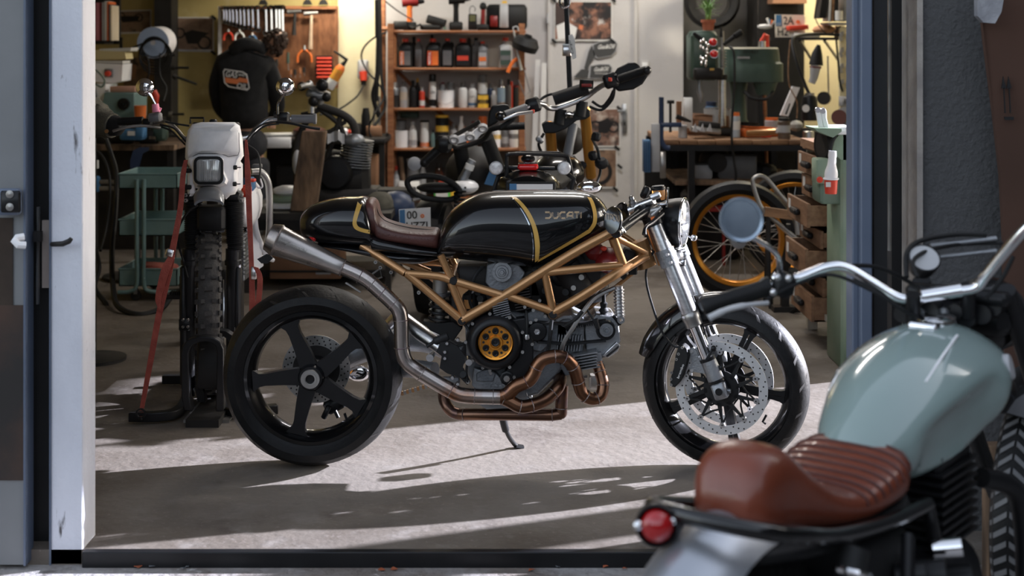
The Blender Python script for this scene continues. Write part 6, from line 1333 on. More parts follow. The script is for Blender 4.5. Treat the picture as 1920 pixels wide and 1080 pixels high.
def sticker(pts, word, wx, wy, w_, label, sub=None):
    t = thing('shop_sticker', label, 'sticker', P(sum(p[0] for p in pts)/len(pts), max(p[1] for p in pts), 11.8), 'script stickers on the door')
    c = (sum(p[0] for p in pts)/len(pts), sum(p[1] for p in pts)/len(pts))
    panel('outline', [(c[0]+(x-c[0])*1.08, c[1]+(y-c[1])*1.10) for x, y in pts], 11.8, .003, m_lgrey, t)
    panel('badge', pts, 11.797, .002, M('charcoal_sticker', (.05, .05, .05), rough=.5) if 'charcoal_sticker' not in bpy.data.materials else bpy.data.materials['charcoal_sticker'], t)
    obj('lettering', text_mb(word, P(wx, wy, 11.794), (1, 0, .05), (.1, 0, 1), .035, w_/FPX*11.8, .001, bold=.015, shear=.3), m_whitep, t)
    if sub: obj('lettering', text_mb(sub, P(wx+2, wy+5, 11.794), (1, 0, .0), (0, 0, 1), .012, (w_-4)/FPX*11.8, .001), m_whitep, t)
sticker([(1113, 84), (1124, 79), (1150, 76), (1157, 82), (1154, 96), (1146, 104), (1120, 108), (1114, 100)], 'Gas&Oil', 1121, 92, 32, 'upper dark badge sticker with white script below the engine poster')
sticker([(1108, 124), (1124, 121), (1142, 121), (1147, 127), (1144, 144), (1136, 147), (1106, 146)], 'Gas&Oil', 1114, 134, 27, 'lower dark badge sticker with white script and small line', 'MOTORCYCLES')
t = thing('shop_sticker', 'angular dark arrow shaped sticker joining the two script badges', 'sticker', P(1100, 146, 11.8))
panel('arrow', [(1110, 84), (1116, 104), (1100, 132), (1095, 128), (1104, 96)], 11.8, .003, bpy.data.materials['charcoal_sticker'], t)
panel('arrow_tail', [(1075, 145), (1090, 130), (1104, 132), (1102, 146)], 11.8, .003, bpy.data.materials['charcoal_sticker'], t)
# hoist strap hanging in front of the door
hs_ = thing('hoist_strap', 'black strap with silver hook and white tag hanging down to the scrambler handlebar', 'strap', P(1068, 178, 7.2))
Y7 = 7.2
obj('webbing', MB().ribbon([P(1056, -30, Y7), P(1060, 80, Y7), P(1064, 176, Y7)], [P(1063, -30, Y7), P(1069, 80, Y7), P(1073, 176, Y7)], (0, .006, 0)), m_matte, hs_)
obj('edge_piping', MB().tube([P(1063, -30, Y7), P(1069, 80, Y7), P(1073, 176, Y7)], .003, 6), m_grey, hs_)
obj('hook', MB().tube(spl([P(1052, -10, Y7), P(1050, 6, Y7), P(1056, 14, Y7), P(1066, 10, Y7), P(1068, -4, Y7)], 4), .008, 8), m_chrome, hs_)
obj('buckle', MB().box(P(1063, 94, Y7), (.045, .02, .06), b=.004).box(P(1064, 84, Y7-.01), (.05, .01, .008)), m_alu, hs_)
obj('tag', MB().prism([P(1066, 66, Y7-.02), P(1073, 64, Y7-.02), P(1077, 72, Y7-.02), P(1081, 108, Y7-.02), P(1074, 112, Y7-.02), P(1067, 90, Y7-.02)], (0, .004, 0)), m_whitep, hs_)
obj('lettering', text_mb('Cargo', P(1077, 100, Y7-.022), (-.25, 0, 1), (-1, 0, -.25), .016, .07, .0005, shear=.3), m_dark, hs_)
# ================= left and rear-left of the workshop =================
YT = 11.72
tb_ = thing('tool_board', 'brown wooden tool board on the yellow back wall behind the person', 'tool board', P(522, 200, YT))
obj('board', MB().prism([P(x, y, YT) for x, y in ((412, 13), (634, 12), (634, 165), (412, 165))], (0, .03, 0)), M('tool_board_wood', (.12, .045, .018), (.24, .10, .045), sc=4, rough=.55, stretch=(6, 1, 2)), tb_)
obj('edge_strip', MB().prism([P(x, y, YT-.01) for x, y in ((409, 12), (415, 12), (415, 118), (409, 118))], (0, .04, 0)), m_whitep, tb_)
obj('rail', MB().box(P(522, 14, YT-.02), (.95, .03, .025)), m_wood, tb_)
YH = YT-.05
for i, (x, l) in enumerate(((419, 26), (424, 28), (430, 30), (436, 31), (443, 33), (450, 35), (457, 37), (465, 37), (473, 40), (483, 42), (498, 48), (508, 50), (517, 52), (523, 54), (529, 54))):
    t = thing('combination_spanner', 'chromed spanner on the tool board, %s' % ['first from the left', 'second from the left', 'third from the left', 'fourth from the left', 'fifth from the left', 'sixth from the left', 'seventh from the left', 'eighth from the left', 'ninth from the left', 'tenth from the left, before the gap', 'just after the gap', 'fourth from the right end', 'third from the right end', 'second from the right end', 'last at the right end'][i], 'spanner', P(x, 15+l, YH), 'spanners on the tool board')
    w_ = .009+.0002*l
    obj('shaft', MB().cyl(P(x, 18, YH), P(x+1, 11+l, YH), w_*.7, n=6), m_chrome, t)
    obj('ring_end', MB().ring(P(x, 16, YH), (0, 1, 0), w_*.8, w_*1.6, .014, 12), m_chrome, t)
    obj('open_end', MB().ring(P(x+1, 13+l, YH), (0, 1, 0), w_*.7, w_*1.7, .014, 10), m_chrome, t)
def hammer(x, y0, y1, hm_, label, lean=2):
    t = thing('hammer', label, 'hammer', P(x, y1, YH), 'hammers on the tool board')
    obj('handle', MB().tube([P(x+lean, y0, YH), P(x+lean*.5, (y0+y1)/2, YH), P(x, y1, YH)], [.012, .014, .02], 8), hm_, t)
    obj('head', MB().cyl(P(x-12, y0+1, YH), P(x+14, y0-1, YH), .02, .012, n=10), m_steel, t)
hammer(551, 22, 66, m_dark, 'dark handled hammer hanging left of the light handled one')
hammer(582, 25, 92, M('pale_ash_handle', (.55, .42, .3), (.35, .22, .14), rough=.6), 'hammer with long pale wooden handle on the tool board')
def plier(x, y, m, label, s=1.):
    t = thing('pliers', label, 'pliers', P(x, y+24*s, YH), 'pliers on the tool board')
    obj('jaw', MB().tube([P(x, y-8*s, YH), P(x, y, YH)], [.006, .016], 8), m_steel, t)
    for q in (-1, 1): obj('handle', MB().tube(spl([P(x, y, YH), P(x+5*q*s, y+3*s, YH), P(x+11*q*s, y+10*s, YH), P(x+12*q*s, y+22*s, YH)], 4), .009, 8), m, t)
plier(571, 93, m_orange, 'large orange handled pliers below the hammers', 1.1)
plier(428, 60, m_red, 'red handled pliers left on the tool board', .7)
plier(449, 60, m_whitep, 'white handled pliers left on the tool board', .7)
plier(473, 66, m_blue, 'blue handled pliers above the hood', .6)
rk = thing('screwdriver_rack', 'rack of six red handled bits on the right of the tool board', 'rack', P(608, 146, YH))
obj('back', MB().box(P(608, 125, YH), (.14, .02, .18)), m_dark, rk)
for k in range(6): obj('red_handle', MB().cyl(P(594, 110+k*7, YH-.02), P(622, 110+k*7, YH-.02), .011, n=8), m_red, rk)
for i, (x, y, h, m) in enumerate(((519, 122, 22, m_dark), (540, 115, 34, m_dgreen), (545, 138, 14, m_wood), (553, 138, 16, m_dark), (562, 136, 18, m_wood), (570, 134, 16, m_dark))):
    t = thing('screwdriver', ['short dark screwdriver by the hood', 'long green screwdriver on the tool board', 'small brown handled screwdriver low on the board, left', 'small black screwdriver low on the board', 'small brown handled screwdriver low on the board, right', 'small black screwdriver lowest at the right'][i], 'screwdriver', P(x, y+h/2, YH), 'screwdrivers on the tool board')
    obj('handle', MB().tube([P(x, y-h*.5, YH), P(x, y+h*.1, YH)], [.010, .014], 8), m, t); obj('blade', MB().cyl(P(x, y+h*.1, YH), P(x+1, y+h*.5, YH), .004, n=6), m_steel, t)
for i, (x, y) in enumerate(((493, 3), (576, 3), (606, 2))):
    t = thing('clamp_head', ['dark clamp above the spanners', 'dark clamp above the pale hammer', 'dark clamp above the right end of the board'][i], 'clamp', P(x, 10, YH))
    obj('jaw', MB().prism([P(x-9, 9, YH), P(x-6, 2, YH), P(x, -4, YH), P(x+6, 2, YH), P(x+9, 9, YH)], (0, .03, 0)), m_dark, t)
    obj('screw', MB().cyl(P(x, -14, YH), P(x, 0, YH), .008, n=8), m_steel, t)
# gas torch can
gt = thing('foam_can', 'orange and yellow foam can with black gun leaning right of the tool board', 'can', P(618, 168, 11.4))
a, b = P(616, 165, 11.4), P(642, 122, 11.4); ax = (b-a)
obj('body', MB().lathe([(0, 0), (.038, .0), (.04, .01), (.04, .13), (.034, .145)], a, ax, 18), m_whitep, gt)
obj('printed_band', MB().lathe([(.041, .08), (.041, .17)], a, ax, 18), M('orange_yellow_print', (.8, .45, .06), (.75, .2, .04), sc=9, rough=.4), gt)
obj('body_top', MB().lathe([(.04, .13), (.04, .18), (.025, .21), (0, .21)], a, ax, 18), m_orange, gt)
obj('gun', MB().tube([b, P(650, 112, 11.4), P(636, 102, 11.4), P(626, 96, 11.4)], [.02, .016, .010, .008], 8), m_matte, gt)
# red socket and cables on the lit wall
so_ = thing('wall_socket', 'red and grey industrial wall socket on the brightly lit wall', 'socket', P(683, 160, 11.8))
obj('socket_body', MB().box(P(681, 130, 11.78), (.09, .07, .16), b=.015), m_lgrey, so_); obj('red_plug', MB().cyl(P(681, 135, 11.72), P(682, 152, 11.70), .035, .028, n=14), m_red, so_); obj('plug_tail', MB().cyl(P(682, 152, 11.7), P(682, 160, 11.7), .02, n=10), m_matte, so_)
def wire(label, pts, r=.008, name='cable', m=m_matte, cat='cable'):
    return obj(name, MB().tube(spl([P(*p) for p in pts], 6), r, 7), m, None, label, cat)
wire('black cable running from the red socket down left to the bench', [(682, 160, 11.6), (670, 180, 11.5), (650, 196, 11.4), (632, 206, 11.3), (600, 215, 11.2)])
wire('black cable looping from the timber post over the wall socket', [(725, 60, 11.5), (700, 72, 11.5), (682, 90, 11.5), (678, 110, 11.5), (690, 135, 11.4), (706, 152, 11.3)])
wire('thick black hose hanging in front of the timber post', [(708, -20, 11.4), (711, 60, 11.35), (708, 140, 11.3), (700, 180, 11.3), (712, 220, 11.3)], .02)
wire('second black hose hanging by the timber post', [(712, -20, 11.45), (714, 90, 11.4), (716, 150, 11.35), (722, 200, 11.3), (700, 240, 11.2), (690, 262, 11.2), (712, 272, 11.2), (728, 250, 11.2)], .012)
wire('thin black cord crossing the wall to the top board', [(720, 0, 11.6), (745, 20, 11.6), (775, 38, 11.5)], .006)
wire('black loop of cable hanging low by the shelf post', [(706, 152, 11.2), (720, 180, 11.2), (702, 215, 11.1), (692, 240, 11.1), (700, 262, 11.1), (724, 262, 11.1)], .008)
lt_ = thing('hanging_rods', 'bundle of thin dark and silver rods hanging by the timber post', 'rods', P(708, 300, 11.3))
for i, (x0, y0, x1, y1) in enumerate(((706, 0, 707, 70), (709, 70, 706, 190), (711, 180, 712, 260), (690, 250, 684, 272), (703, 190, 700, 240))): obj('rod', MB().cyl(P(x0, y0, 11.3), P(x1, y1, 11.3), .016 if i < 2 else .008, n=8), m_matte if i < 2 else m_steel, lt_)
# rear bench, left half
YBn = 10.95
rb = thing('rear_bench', 'dark rear workbench with white drawer front below the tool board', 'workbench', P(600, 400, YBn))
obj('bench_top', MB().bb(P(462, 0, YBn).x, P(722, 0, YBn).x, YBn-.0, YBn+.75, .72, .76, .004), m_dark, rb)
obj('drawer_front', MB().bb(P(488, 0, YBn).x, P(546, 0, YBn).x, YBn-.02, YBn, P(0, 277, YBn).z, P(0, 257, YBn).z, .004), m_white, rb)
for x in (470, 600, 715): obj('leg', MB().bb(P(x-5, 0, YBn).x, P(x+5, 0, YBn).x, YBn+.02, YBn+.08, 0, .72), m_dark, rb)
obj('lower_shelf', MB().bb(P(470, 0, YBn).x, P(715, 0, YBn).x, YBn+.05, YBn+.7, .28, .31), m_plank, rb)
obj('back_board', MB().bb(P(470, 0, YBn).x, P(715, 0, YBn).x, YBn+.70, YBn+.72, 0, .72), m_dark, rb)
for i, (x, y, w_, h, m, nm, lb, ct) in enumerate(((515, 243, .28, .02, m_paper, 'paper_sheet', 'white paper sheet lying on the rear bench by the person', 'paper'), (580, 226, .26, .07, m_leather, 'red_bowl', 'dark red tray on the rear bench', 'tray'), (668, 214, .10, .10, m_dark, 'small_motor', 'dark round motor on the rear bench', 'motor'),
        (686, 205, .07, .22, m_matte, 'black_bottle', 'black bottle standing on the rear bench near the cables', 'bottle'), (660, 236, .08, .05, m_red, 'red_cup', 'red cup on the rear bench', 'cup'), (700, 232, .12, .08, m_card, 'small_carton', 'small brown carton on the rear bench', 'carton'), (640, 228, .12, .06, m_white, 'white_bottle', 'white bottle lying on the rear bench', 'bottle'))):
    c = P(x, y, YBn+.3); c.z = .76+h/2+.002
    t = thing(nm, lb, ct, (c.x, c.y, .76))
    if 'bottle' in nm or 'cup' in nm or 'motor' in nm or 'bowl' in nm: obj('body', MB().lathe([(0, -h/2), (w_/2, -h/2), (w_/2, h*.2), (w_/3, h/2), (0, h/2)], c, (0, 0, 1), 16), m, t)
    else: obj('body', MB().box(c, (w_, .15, h), (0, 0, .2), b=.003), m, t)
for i, (x, y, w_, h, m) in enumerate(((690, 310, .16, .30, m_card), (640, 330, .25, .25, m_dark), (560, 330, .3, .22, m_dark))):
    c = P(x, y, YBn+.3); c.z = .31+h/2
    t = thing('storage_box', ['brown box under the rear bench at the right', 'dark box under the middle of the rear bench', 'dark box under the rear bench behind the plank'][i], 'box', (c.x, c.y, .31)); obj('box', MB().box(c, (w_, .3, h), b=.004), m, t)
# light patch wall card posters at left
poster('sepia poster of a motorcycle with black taped corners on the yellow wall', 324, 401, 32, 96, 11.855, m_pic3, [('r', 383, 80, 13, m_pd), ('r', 337, 62, 10, m_pd), ('p', [(345, 62), (360, 56), (392, 62), (380, 70), (372, 82), (352, 82)], m_pd), ('p', [(326, 92), (399, 95), (399, 98), (326, 96)], m_lgrey)], ((401, 33), (325, 105), (400, 99)), 'posters on the yellow wall')
poster('dark poster of a low motorcycle at the upper left of the yellow wall', 210, 284, 18, 62, 11.855, m_pic3, [('r', 227, 31, 8, m_pd), ('r', 260, 33, 8, m_pd), ('p', [(222, 30), (262, 30), (258, 40), (230, 42)], m_pd)], (), 'posters on the yellow wall', 2)
# shelf with magazines, top left
YL = 10.9
sh_ = thing('magazine_shelf', 'dark wall shelf with magazines at the top left', 'shelf', P(180, 85, YL))
obj('back', MB().bb(P(120, 0, YL).x, P(208, 0, YL).x, YL+.25, YL+.28, P(0, 83, YL).z, 2.2), m_dark, sh_)
obj('board', MB().bb(P(120, 0, YL).x, P(196, 0, YL).x, YL, YL+.28, P(0, 83, YL).z, P(0, 76, YL).z), m_dark, sh_)
for i, (x, w_, y0, m, lb) in enumerate(((183, 7, 5, M('pink_spine', (.55, .2, .25), rough=.5), 'pink magazine'), (189, 3, 6, m_darkred, 'dark red magazine'), (193, 4, 4, m_lgrey, 'grey magazine'), (198, 4, 2, m_whitep, 'white magazine'), (202, 3, 3, m_orange, 'orange magazine'), (205, 3, 8, m_navy, 'navy magazine'), (208, 3, 10, M('cream_spine', (.7, .6, .45), rough=.5), 'cream magazine'))):
    t = thing('magazine', lb+' standing upright on the dark shelf at the top left', 'magazine', P(x, 76, YL), 'magazines on the dark shelf')
    obj('cover', MB().prism([P(x-w_/2, y0, YL+.02), P(x+w_/2, y0, YL+.02), P(x+w_/2, 76, YL+.02), P(x-w_/2, 76, YL+.02)], (0, .2, 0)), m, t)
# machine panel, lathe etc
mp = thing('machine_control_box', 'off white machine control box with red rotary knob', 'control box', P(195, 156, 10.2))
obj('box', MB().prism([P(x, y, 10.2) for x, y in ((152, 118), (230, 120), (228, 152), (212, 156), (152, 152))], (0, .25, 0)), m_white, mp)
k_ = obj('switch_plate', MB().box(P(204, 137, 10.18), (.06, .02, .06), b=.004), m_grey, mp)
obj('rotary_knob', MB().lathe([(0, .035), (.018, .033), (.022, .0)], P(203, 138, 10.17), (0, -1, 0), 16), m_red, k_)
gp = thing('lathe_headstock', 'grey green lathe headstock with round black opening', 'lathe', P(225, 225, 10.0))
obj('housing', MB().prism([P(x, y, 10.0) for x, y in ((195, 173), (252, 174), (252, 222), (190, 222), (192, 190))], (0, .35, 0)), m_teal, gp, bevel=.008)
obj('lathe_bed', MB().bb(P(150, 0, 10).x, P(292, 0, 10).x, 9.98, 10.3, P(0, 272, 9.7).z, P(0, 222, 10).z), m_dark, gp); obj('spindle_ring', MB().ring(P(232, 195, 9.99), (0, 1, 0), .02, .042, .03, 28).ring(P(232, 195, 9.98), (0, 1, 0), .008, .016, .03, 20), m_blackmetal, gp)
obj('housing_cover', MB().prism([P(x, y, 10.05) for x, y in ((152, 158), (198, 158), (194, 214), (186, 222), (152, 222))], (0, .3, 0)), m_white, gp)
bx = thing('paper_tray', 'cream box file with loose white papers on the control box', 'paper tray', P(200, 118, 10.2))
obj('box_file', MB().prism([P(x, y, 10.2) for x, y in ((170, 94), (234, 97), (236, 111), (173, 112))], (0, .2, 0)), M('cream_card', (.6, .5, .26), (.66, .56, .3), rough=.7), bx)
for i in range(3): obj('paper', MB().prism([P(x, y-i*.8, 10.22+i*.02) for x, y in ((186, 93), (246, 91), (244, 96), (188, 97))], (0, .2, 0)), m_paper, bx)
obj('paper', MB().prism([P(x, y, 10.2) for x, y in ((176, 114), (230, 114), (230, 119), (174, 118))], (0, .2, 0)), m_paper, bx)
rl = thing('paper_roll', 'large pale blue and white paper roll on the dark post', 'paper roll', P(298, 105, 10.9))
c0, c1 = P(287, 80, 10.7), P(302, 78, 11.05)
obj('roll', MB().cyl(c0, c1, .118, n=36), M('white_paper_roll', (.68, .66, .68), rough=.8), rl)
obj('roll_end', MB().lathe([(.02, .002), (.117, .002), (.117, -.002), (.02, -.002)], c0-(c1-c0)*.01, c0-c1, 32), M('pale_blue_end', (.36, .45, .62), rough=.7), rl)
obj('bracket_rod', MB().tube([P(230, 96, 10.6), P(262, 84, 10.55), P(290, 70, 10.6)], .006, 6), m_blackmetal, rl)
obj('bracket', MB().box(P(227, 85, 10.6), (.02, .02, .12)), m_blackmetal, rl)
cc = thing('cable_coil', 'coil of black cable hanging over the end of the paper roll', 'cable coil', P(293, 110, 10.6))
for k in range(7):
    a = random.uniform(-.3, .3); obj('coil_turn', MB().tube([P(291+a*8, 88+k*.6, 10.58)+V((math.cos(q*math.pi/12)*(.085+.006*k), -.004*k, math.sin(q*math.pi/12)*(.075+.009*k)-.01*k)) for q in range(24)], .0055, 6, closed=True), m_matte, cc)
wire('thin black cable hanging from the coil down the dark post', [(300, 100, 10.55), (300, 140, 10.5), (312, 165, 10.5), (306, 190, 10.4)], .006)
wire('black wire on the dark post beneath the paper roll', [(276, 105, 10.55), (280, 135, 10.5), (272, 160, 10.5), (285, 180, 10.4)], .006)
og = thing('orange_cup', 'orange plastic tub beside the lathe', 'tub', P(263, 220, 9.9)); obj('cup', MB().lathe([(0, 0), (.038, 0), (.042, .085), (.038, .085), (.034, .01)], P(263, 221, 9.9), (0, 0, 1), 20), m_orange, og)
rdd = thing('red_tool', 'dark red tool handle on the post right of the lathe', 'tool', P(292, 195, 10)); obj('handle', MB().tube([P(288, 170, 10), P(292, 180, 10), P(293, 195, 10)], [.02, .026, .014], 10), m_red, rdd)
wb_ = thing('wood_block', 'pinkish wooden block lying on the lathe housing', 'block', P(235, 172, 10)); obj('block', MB().box(P(234, 167, 10.1), (.18, .12, .04), b=.004), M('pink_wood', (.5, .28, .2), rough=.7), wb_)
for i, (x, y, dx, dy) in enumerate(((330, 127, 24, 0), (333, 146, 36, 12), (325, 214, 20, 0), (322, 105, 6, -2), (322, 255, 18, 0))):
    t = thing('wall_hook', ['upper straight hook bar on the dark post', 'slanted black bar on the yellow wall', 'steel lever on the dark post near the mirror', 'short hook at the corner of the poster', 'low hook bar on the dark post'][i], 'hook', P(x, y, 11.5), 'hooks on the dark post')
    obj('bar', MB().cyl(P(x-8, y-dy/3, 11.5), P(x+dx, y+dy, 11.5), .010, n=8), m_matte, t); obj('bar_collar', MB().cyl(P(x-8, y-dy/3, 11.5), P(x-2, y, 11.5), .02, n=10), m_steel if i == 2 else m_dark, t)
cl_ = thing('pinned_clutter', 'dark pinboard with brown papers between the lathe and the dark post', 'pinboard', P(265, 160, 11.4)); panel('board', [(232, 108), (290, 108), (290, 160), (232, 160)], 11.83, .03, m_pic3, cl_)
panel('pinned_card', [(240, 118), (256, 122), (254, 150), (242, 148)], 11.822, .004, m_card, cl_)
# lathe bench, blue vise, chair back
lb_ = thing('lathe_bench', 'heavy dark bench carrying the lathe at far left', 'workbench', P(230, 380, 9.7))
obj('bench_top', MB().bb(P(120, 0, 9.7).x, P(326, 0, 9.7).x, 9.7, 10.5, P(0, 282, 9.7).z, P(0, 272, 9.7).z), m_plank, lb_)
for x in (170, 318): obj('leg', MB().bb(P(x-6, 0, 9.7).x, P(x+6, 0, 9.7).x, 9.72, 9.8, 0, P(0, 282, 9.7).z), m_dark, lb_)
obj('back_panel', MB().bb(P(120, 0, 9.9).x, P(326, 0, 9.9).x, 10.3, 10.35, 0, P(0, 282, 9.7).z), m_dark, lb_)
for i, (x, y, w_, h) in enumerate(((280, 255, .14, .10), (300, 245, .10, .14), (225, 258, .2, .08), (200, 262, .12, .1))):
    t = thing('machine_part', ['dark machine part right of the blue vise', 'dark upright casting by the post', 'flat dark casting on the lathe bench', 'dark block at the left of the lathe bench'][i], 'machine part', P(x, 272, 9.8), 'castings on the lathe bench'); obj('casting', MB().box(P(x, y, 9.85), (w_, .12, h), b=.02), m_dgreen if i == 1 else m_dark, t)
vs = thing('bench_vise', 'blue bench vise on the lathe bench', 'vise', P(254, 268, 9.7))
obj('jaw_block', MB().box(P(250, 252, 9.68), (.16, .12, .07), b=.012), m_blue, vs); obj('jaw', MB().box(P(264, 246, 9.66), (.06, .1, .09), b=.008), m_blue, vs); obj('label', MB().box(P(246, 250, 9.6), (.05, .004, .03)), m_paper, vs); obj('spindle', MB().cyl(P(280, 258, 9.66), P(292, 258, 9.66), .010, n=8), m_chrome, vs)
chb = thing('blue_chair', 'dark blue curved chair back behind the trolley', 'chair', P(262, 400, 9.0)); obj('backrest', MB().rings([[P(x, y, 9.0+dd) for x, y in ((244, 330), (244, 300), (250, 282), (262, 276), (280, 276), (279, 282), (268, 288), (262, 310), (262, 330))] for dd in (0, .03)]), m_navy, chb)
obj('chair_post', MB().cyl(P(256, 330, 9.02), V((P(256, 330, 9.02).x, 9.05, 0.02)), .02, n=8), m_dark, chb); obj('chair_base', MB().lathe([(0, .04), (.22, .02), (.22, 0), (0, 0)], (P(256, 330, 9.02).x, 9.05, 0), n=20), m_dark, chb)
# hoses at left
wire('black air hose hanging at far left in front of the bench', [(176, 300, 8.6), (172, 380, 8.5), (176, 450, 8.4), (186, 500, 8.3), (178, 540, 8.2), (200, 575, 8.1), (170, 590, 8.0)], .014)
wire('grey hose arching by the lathe and falling to the floor', [(162, 130, 9.5), (172, 150, 9.5), (178, 185, 9.4), (176, 215, 9.3), (190, 240, 9.2), (208, 290, 9.1), (218, 330, 8.9), (216, 400, 8.7), (210, 470, 8.5), (212, 540, 8.2), (222, 575, 7.9), (260, 590, 7.8), (300, 580, 7.9), (318, 560, 8.0)], .016)
wire('thin black cable drooping at the far left wall', [(160, 280, 8.8), (190, 290, 8.8), (206, 340, 8.7), (200, 420, 8.6), (188, 470, 8.4)], .009)
wire('thin cable loop beside the control box', [(165, 132, 9.9), (180, 132, 9.9), (196, 150, 9.9), (190, 163, 9.9), (176, 155, 9.9)], .006, m=m_green)
gr_ = thing('pressure_gun', 'pale hose fittings hanging at far left', 'hose fitting', P(195, 350, 8.9))
for y in (341, 353): obj('fitting', MB().cyl(P(186, y, 8.9), P(214, y, 8.9), .014, n=10), m_steel, gr_)
obj('blue_grip', MB().box(P(178, 345, 8.9), (.06, .05, .1), b=.01), m_blue, gr_)
for y in (308,): obj('white_clip', MB().box(P(178, y, 8.8), (.04, .03, .05)).box(P(163, y, 8.8), (.025, .03, .05)), m_whitep, gr_)
# jacket with sleeve at left edge
jk = thing('canvas_jacket', 'olive canvas jacket hanging at the left edge, sleeve reaching toward the handlebar', 'jacket', P(170, 600, 6.6))
slv = [P(120, 215, 6.5), P(158, 214, 6.45), P(180, 226, 6.4), P(200, 234, 6.35)]
mb = MB().tube(spl(slv, 6), [.10]*6+[.088]*5+[.070]*5+[.060]*3, 16)
mb.v = [p+V((0, .006*math.sin(p.x*160), .007*math.sin(p.x*120+p.y*40))) for p in mb.v]
obj('sleeve', mb, m_olive, jk, smooth=60)
obj('cuff', MB().tube([P(198, 233, 6.35), P(212, 236, 6.33)], [.061, .055], 16), m_olive, jk)
obj('button', MB().lathe([(0, .004), (.009, .004), (.009, 0)], P(200, 246, 6.28), (0, -1, 0), 12), m_bronze, jk)
obj('glove', MB().tube([P(208, 234, 6.34), P(220, 236, 6.32), P(229, 232, 6.30)], [.05, .045, .025], 14), m_cloth, jk, 'black glove at the cuff')
obj('body_panel', MB().prism([P(x, y, 6.6) for x, y in ((118, 220), (158, 250), (162, 300), (168, 350), (171, 385), (165, 380), (166, 480), (172, 560), (118, 600))], (0, .05, 0)), m_olive, jk)
obj('stand_pole', MB().cyl(P(176, 250, 6.7), V((P(176, 0, 6.7).x, 6.7, 0)), .012, n=10), m_dark, jk); obj('stand_base', MB().lathe([(0, .03), (.15, .015), (.15, 0), (0, 0)], (P(176, 0, 6.7).x, 6.7, 0), n=20), m_dark, jk)
# boot tip at left
# ---- blue green trolley ----
YTr = 8.3
tr = thing('tool_trolley', 'blue green three tier steel trolley on castors', 'trolley', (P(285, 0, YTr).x, YTr, 0))
x0, x1 = P(227, 0, YTr).x, P(336, 0, YTr).x; y0, y1 = YTr-.05, YTr+.36
for (ya, yb_) in ((325, 352), (410, 440), (502, 534)):
    za, zb_ = P(0, yb_, YTr).z, P(0, ya, YTr).z; t_ = .006
    tray = obj('tray', MB().bb(x0, x1, y0, y1, za, za+t_), m_teal, tr)
    for q in ((x0, x1, y0, y0+t_), (x0, x1, y1-t_, y1), (x0, x0+t_, y0, y1), (x1-t_, x1, y0, y1)): obj('tray_wall', MB().bb(q[0], q[1], q[2], q[3], za, zb_), m_teal, tray)
    obj('tray_rim', MB().tube([(x0, y0, zb_), (x1, y0, zb_), (x1, y1, zb_), (x0, y1, zb_)], .005, 6, closed=True), m_teal, tray)
    obj('screw', MB().lathe([(0, .004), (.007, .003), (.008, 0)], ((x0*.62+x1*.38)+.02, y0-.018, (za+zb_)/2), (0, -1, 0), 10), m_alu, tray)
for s, yy in ((0, y0-.012), (1, y1+.012)):
    for xx in (x0*.68+x1*.32, x0*.56+x1*.44):
        obj('upright_tube', MB().tube(spl([(xx, yy, .705), (xx, yy, .3), (xx, yy, .10), (xx+(.04 if xx > x0*.6+x1*.4 else -.04), yy, .055), ((x1 if xx > x0*.6+x1*.4 else x0), yy, .05)], 4), .012, 10), m_teal, tr)
for (cx, cy) in ((x0+.1, y0), (x1-.06, y0), (x0+.1, y1), (x1-.06, y1)):
    cw = obj('castor', MB().lathe([(0, -.012), (.028, -.012), (.032, 0), (.028, .012), (0, .012)], (cx, cy, .032), (0, 1, 0), 20), m_dark, tr)
    obj('castor_fork', MB().box((cx, cy, .055), (.02, .034, .03)), m_steel, cw)
rt = thing('red_tray_cloth', 'dark red folded cloth in the lowest trolley tray', 'cloth', P(300, 505, YTr+.1)); obj('cloth', MB().box(P(300, 504, YTr+.15)+V((0, 0, .0)), (.22, .2, .05), (0, .1, .2), b=.02), m_strap, rt)
# ---- naked frame with engine on a low table (mid left) ----
YE2 = 8.9
lt2 = thing('low_table', 'low dark work table carrying the bare motorcycle frame', 'table', P(620, 500, YE2))
zt = P(0, 400, 8.45).z
obj('table_top', MB().bb(P(478, 0, YE2).x, P(745, 0, YE2).x, YE2-.45, YE2+.6, zt-.04, zt), m_dark, lt2)
for x in (486, 738):
    for yy in (YE2-.4, YE2+.5): obj('leg', MB().bb(P(x-5, 0, YE2).x, P(x+5, 0, YE2).x, yy, yy+.05, 0, zt-.04), m_dark, lt2)
obj('lower_board', MB().bb(P(482, 0, YE2).x, P(742, 0, YE2).x, YE2-.1, YE2+.5, .05, .09), m_dark, lt2)
obj('side_rail', MB().bb(P(478, 0, YE2).x, P(745, 0, YE2).x, YE2-.46, YE2-.44, zt-.10, zt-.04), m_blackmetal, lt2)
br = thing('carton_box', 'long brown carton under the low table behind the silencer', 'carton', P(575, 500, YE2-.2)); obj('carton', MB().bb(P(508, 0, 8.7).x, P(640, 0, 8.7).x, 8.66, 8.95, P(0, 521, 8.7).z, P(0, 455, 8.7).z, .003), m_card, br); obj('flap', MB().bb(P(508, 0, 8.7).x, P(640, 0, 8.7).x, 8.64, 8.66, P(0, 508, 8.7).z, P(0, 505, 8.7).z), m_dark, br); obj('label', MB().bb(P(594, 0, 8.7).x, P(622, 0, 8.7).x, 8.652, 8.66, P(0, 512, 8.7).z, P(0, 505, 8.7).z), m_lgrey, br)
fr2 = thing('bare_motorcycle', 'dirty bare motorcycle frame with engine standing on the low table', 'motorcycle', P(640, 372, YE2))
def N(px, py, d=0.): return P(px, py, YE2-d)
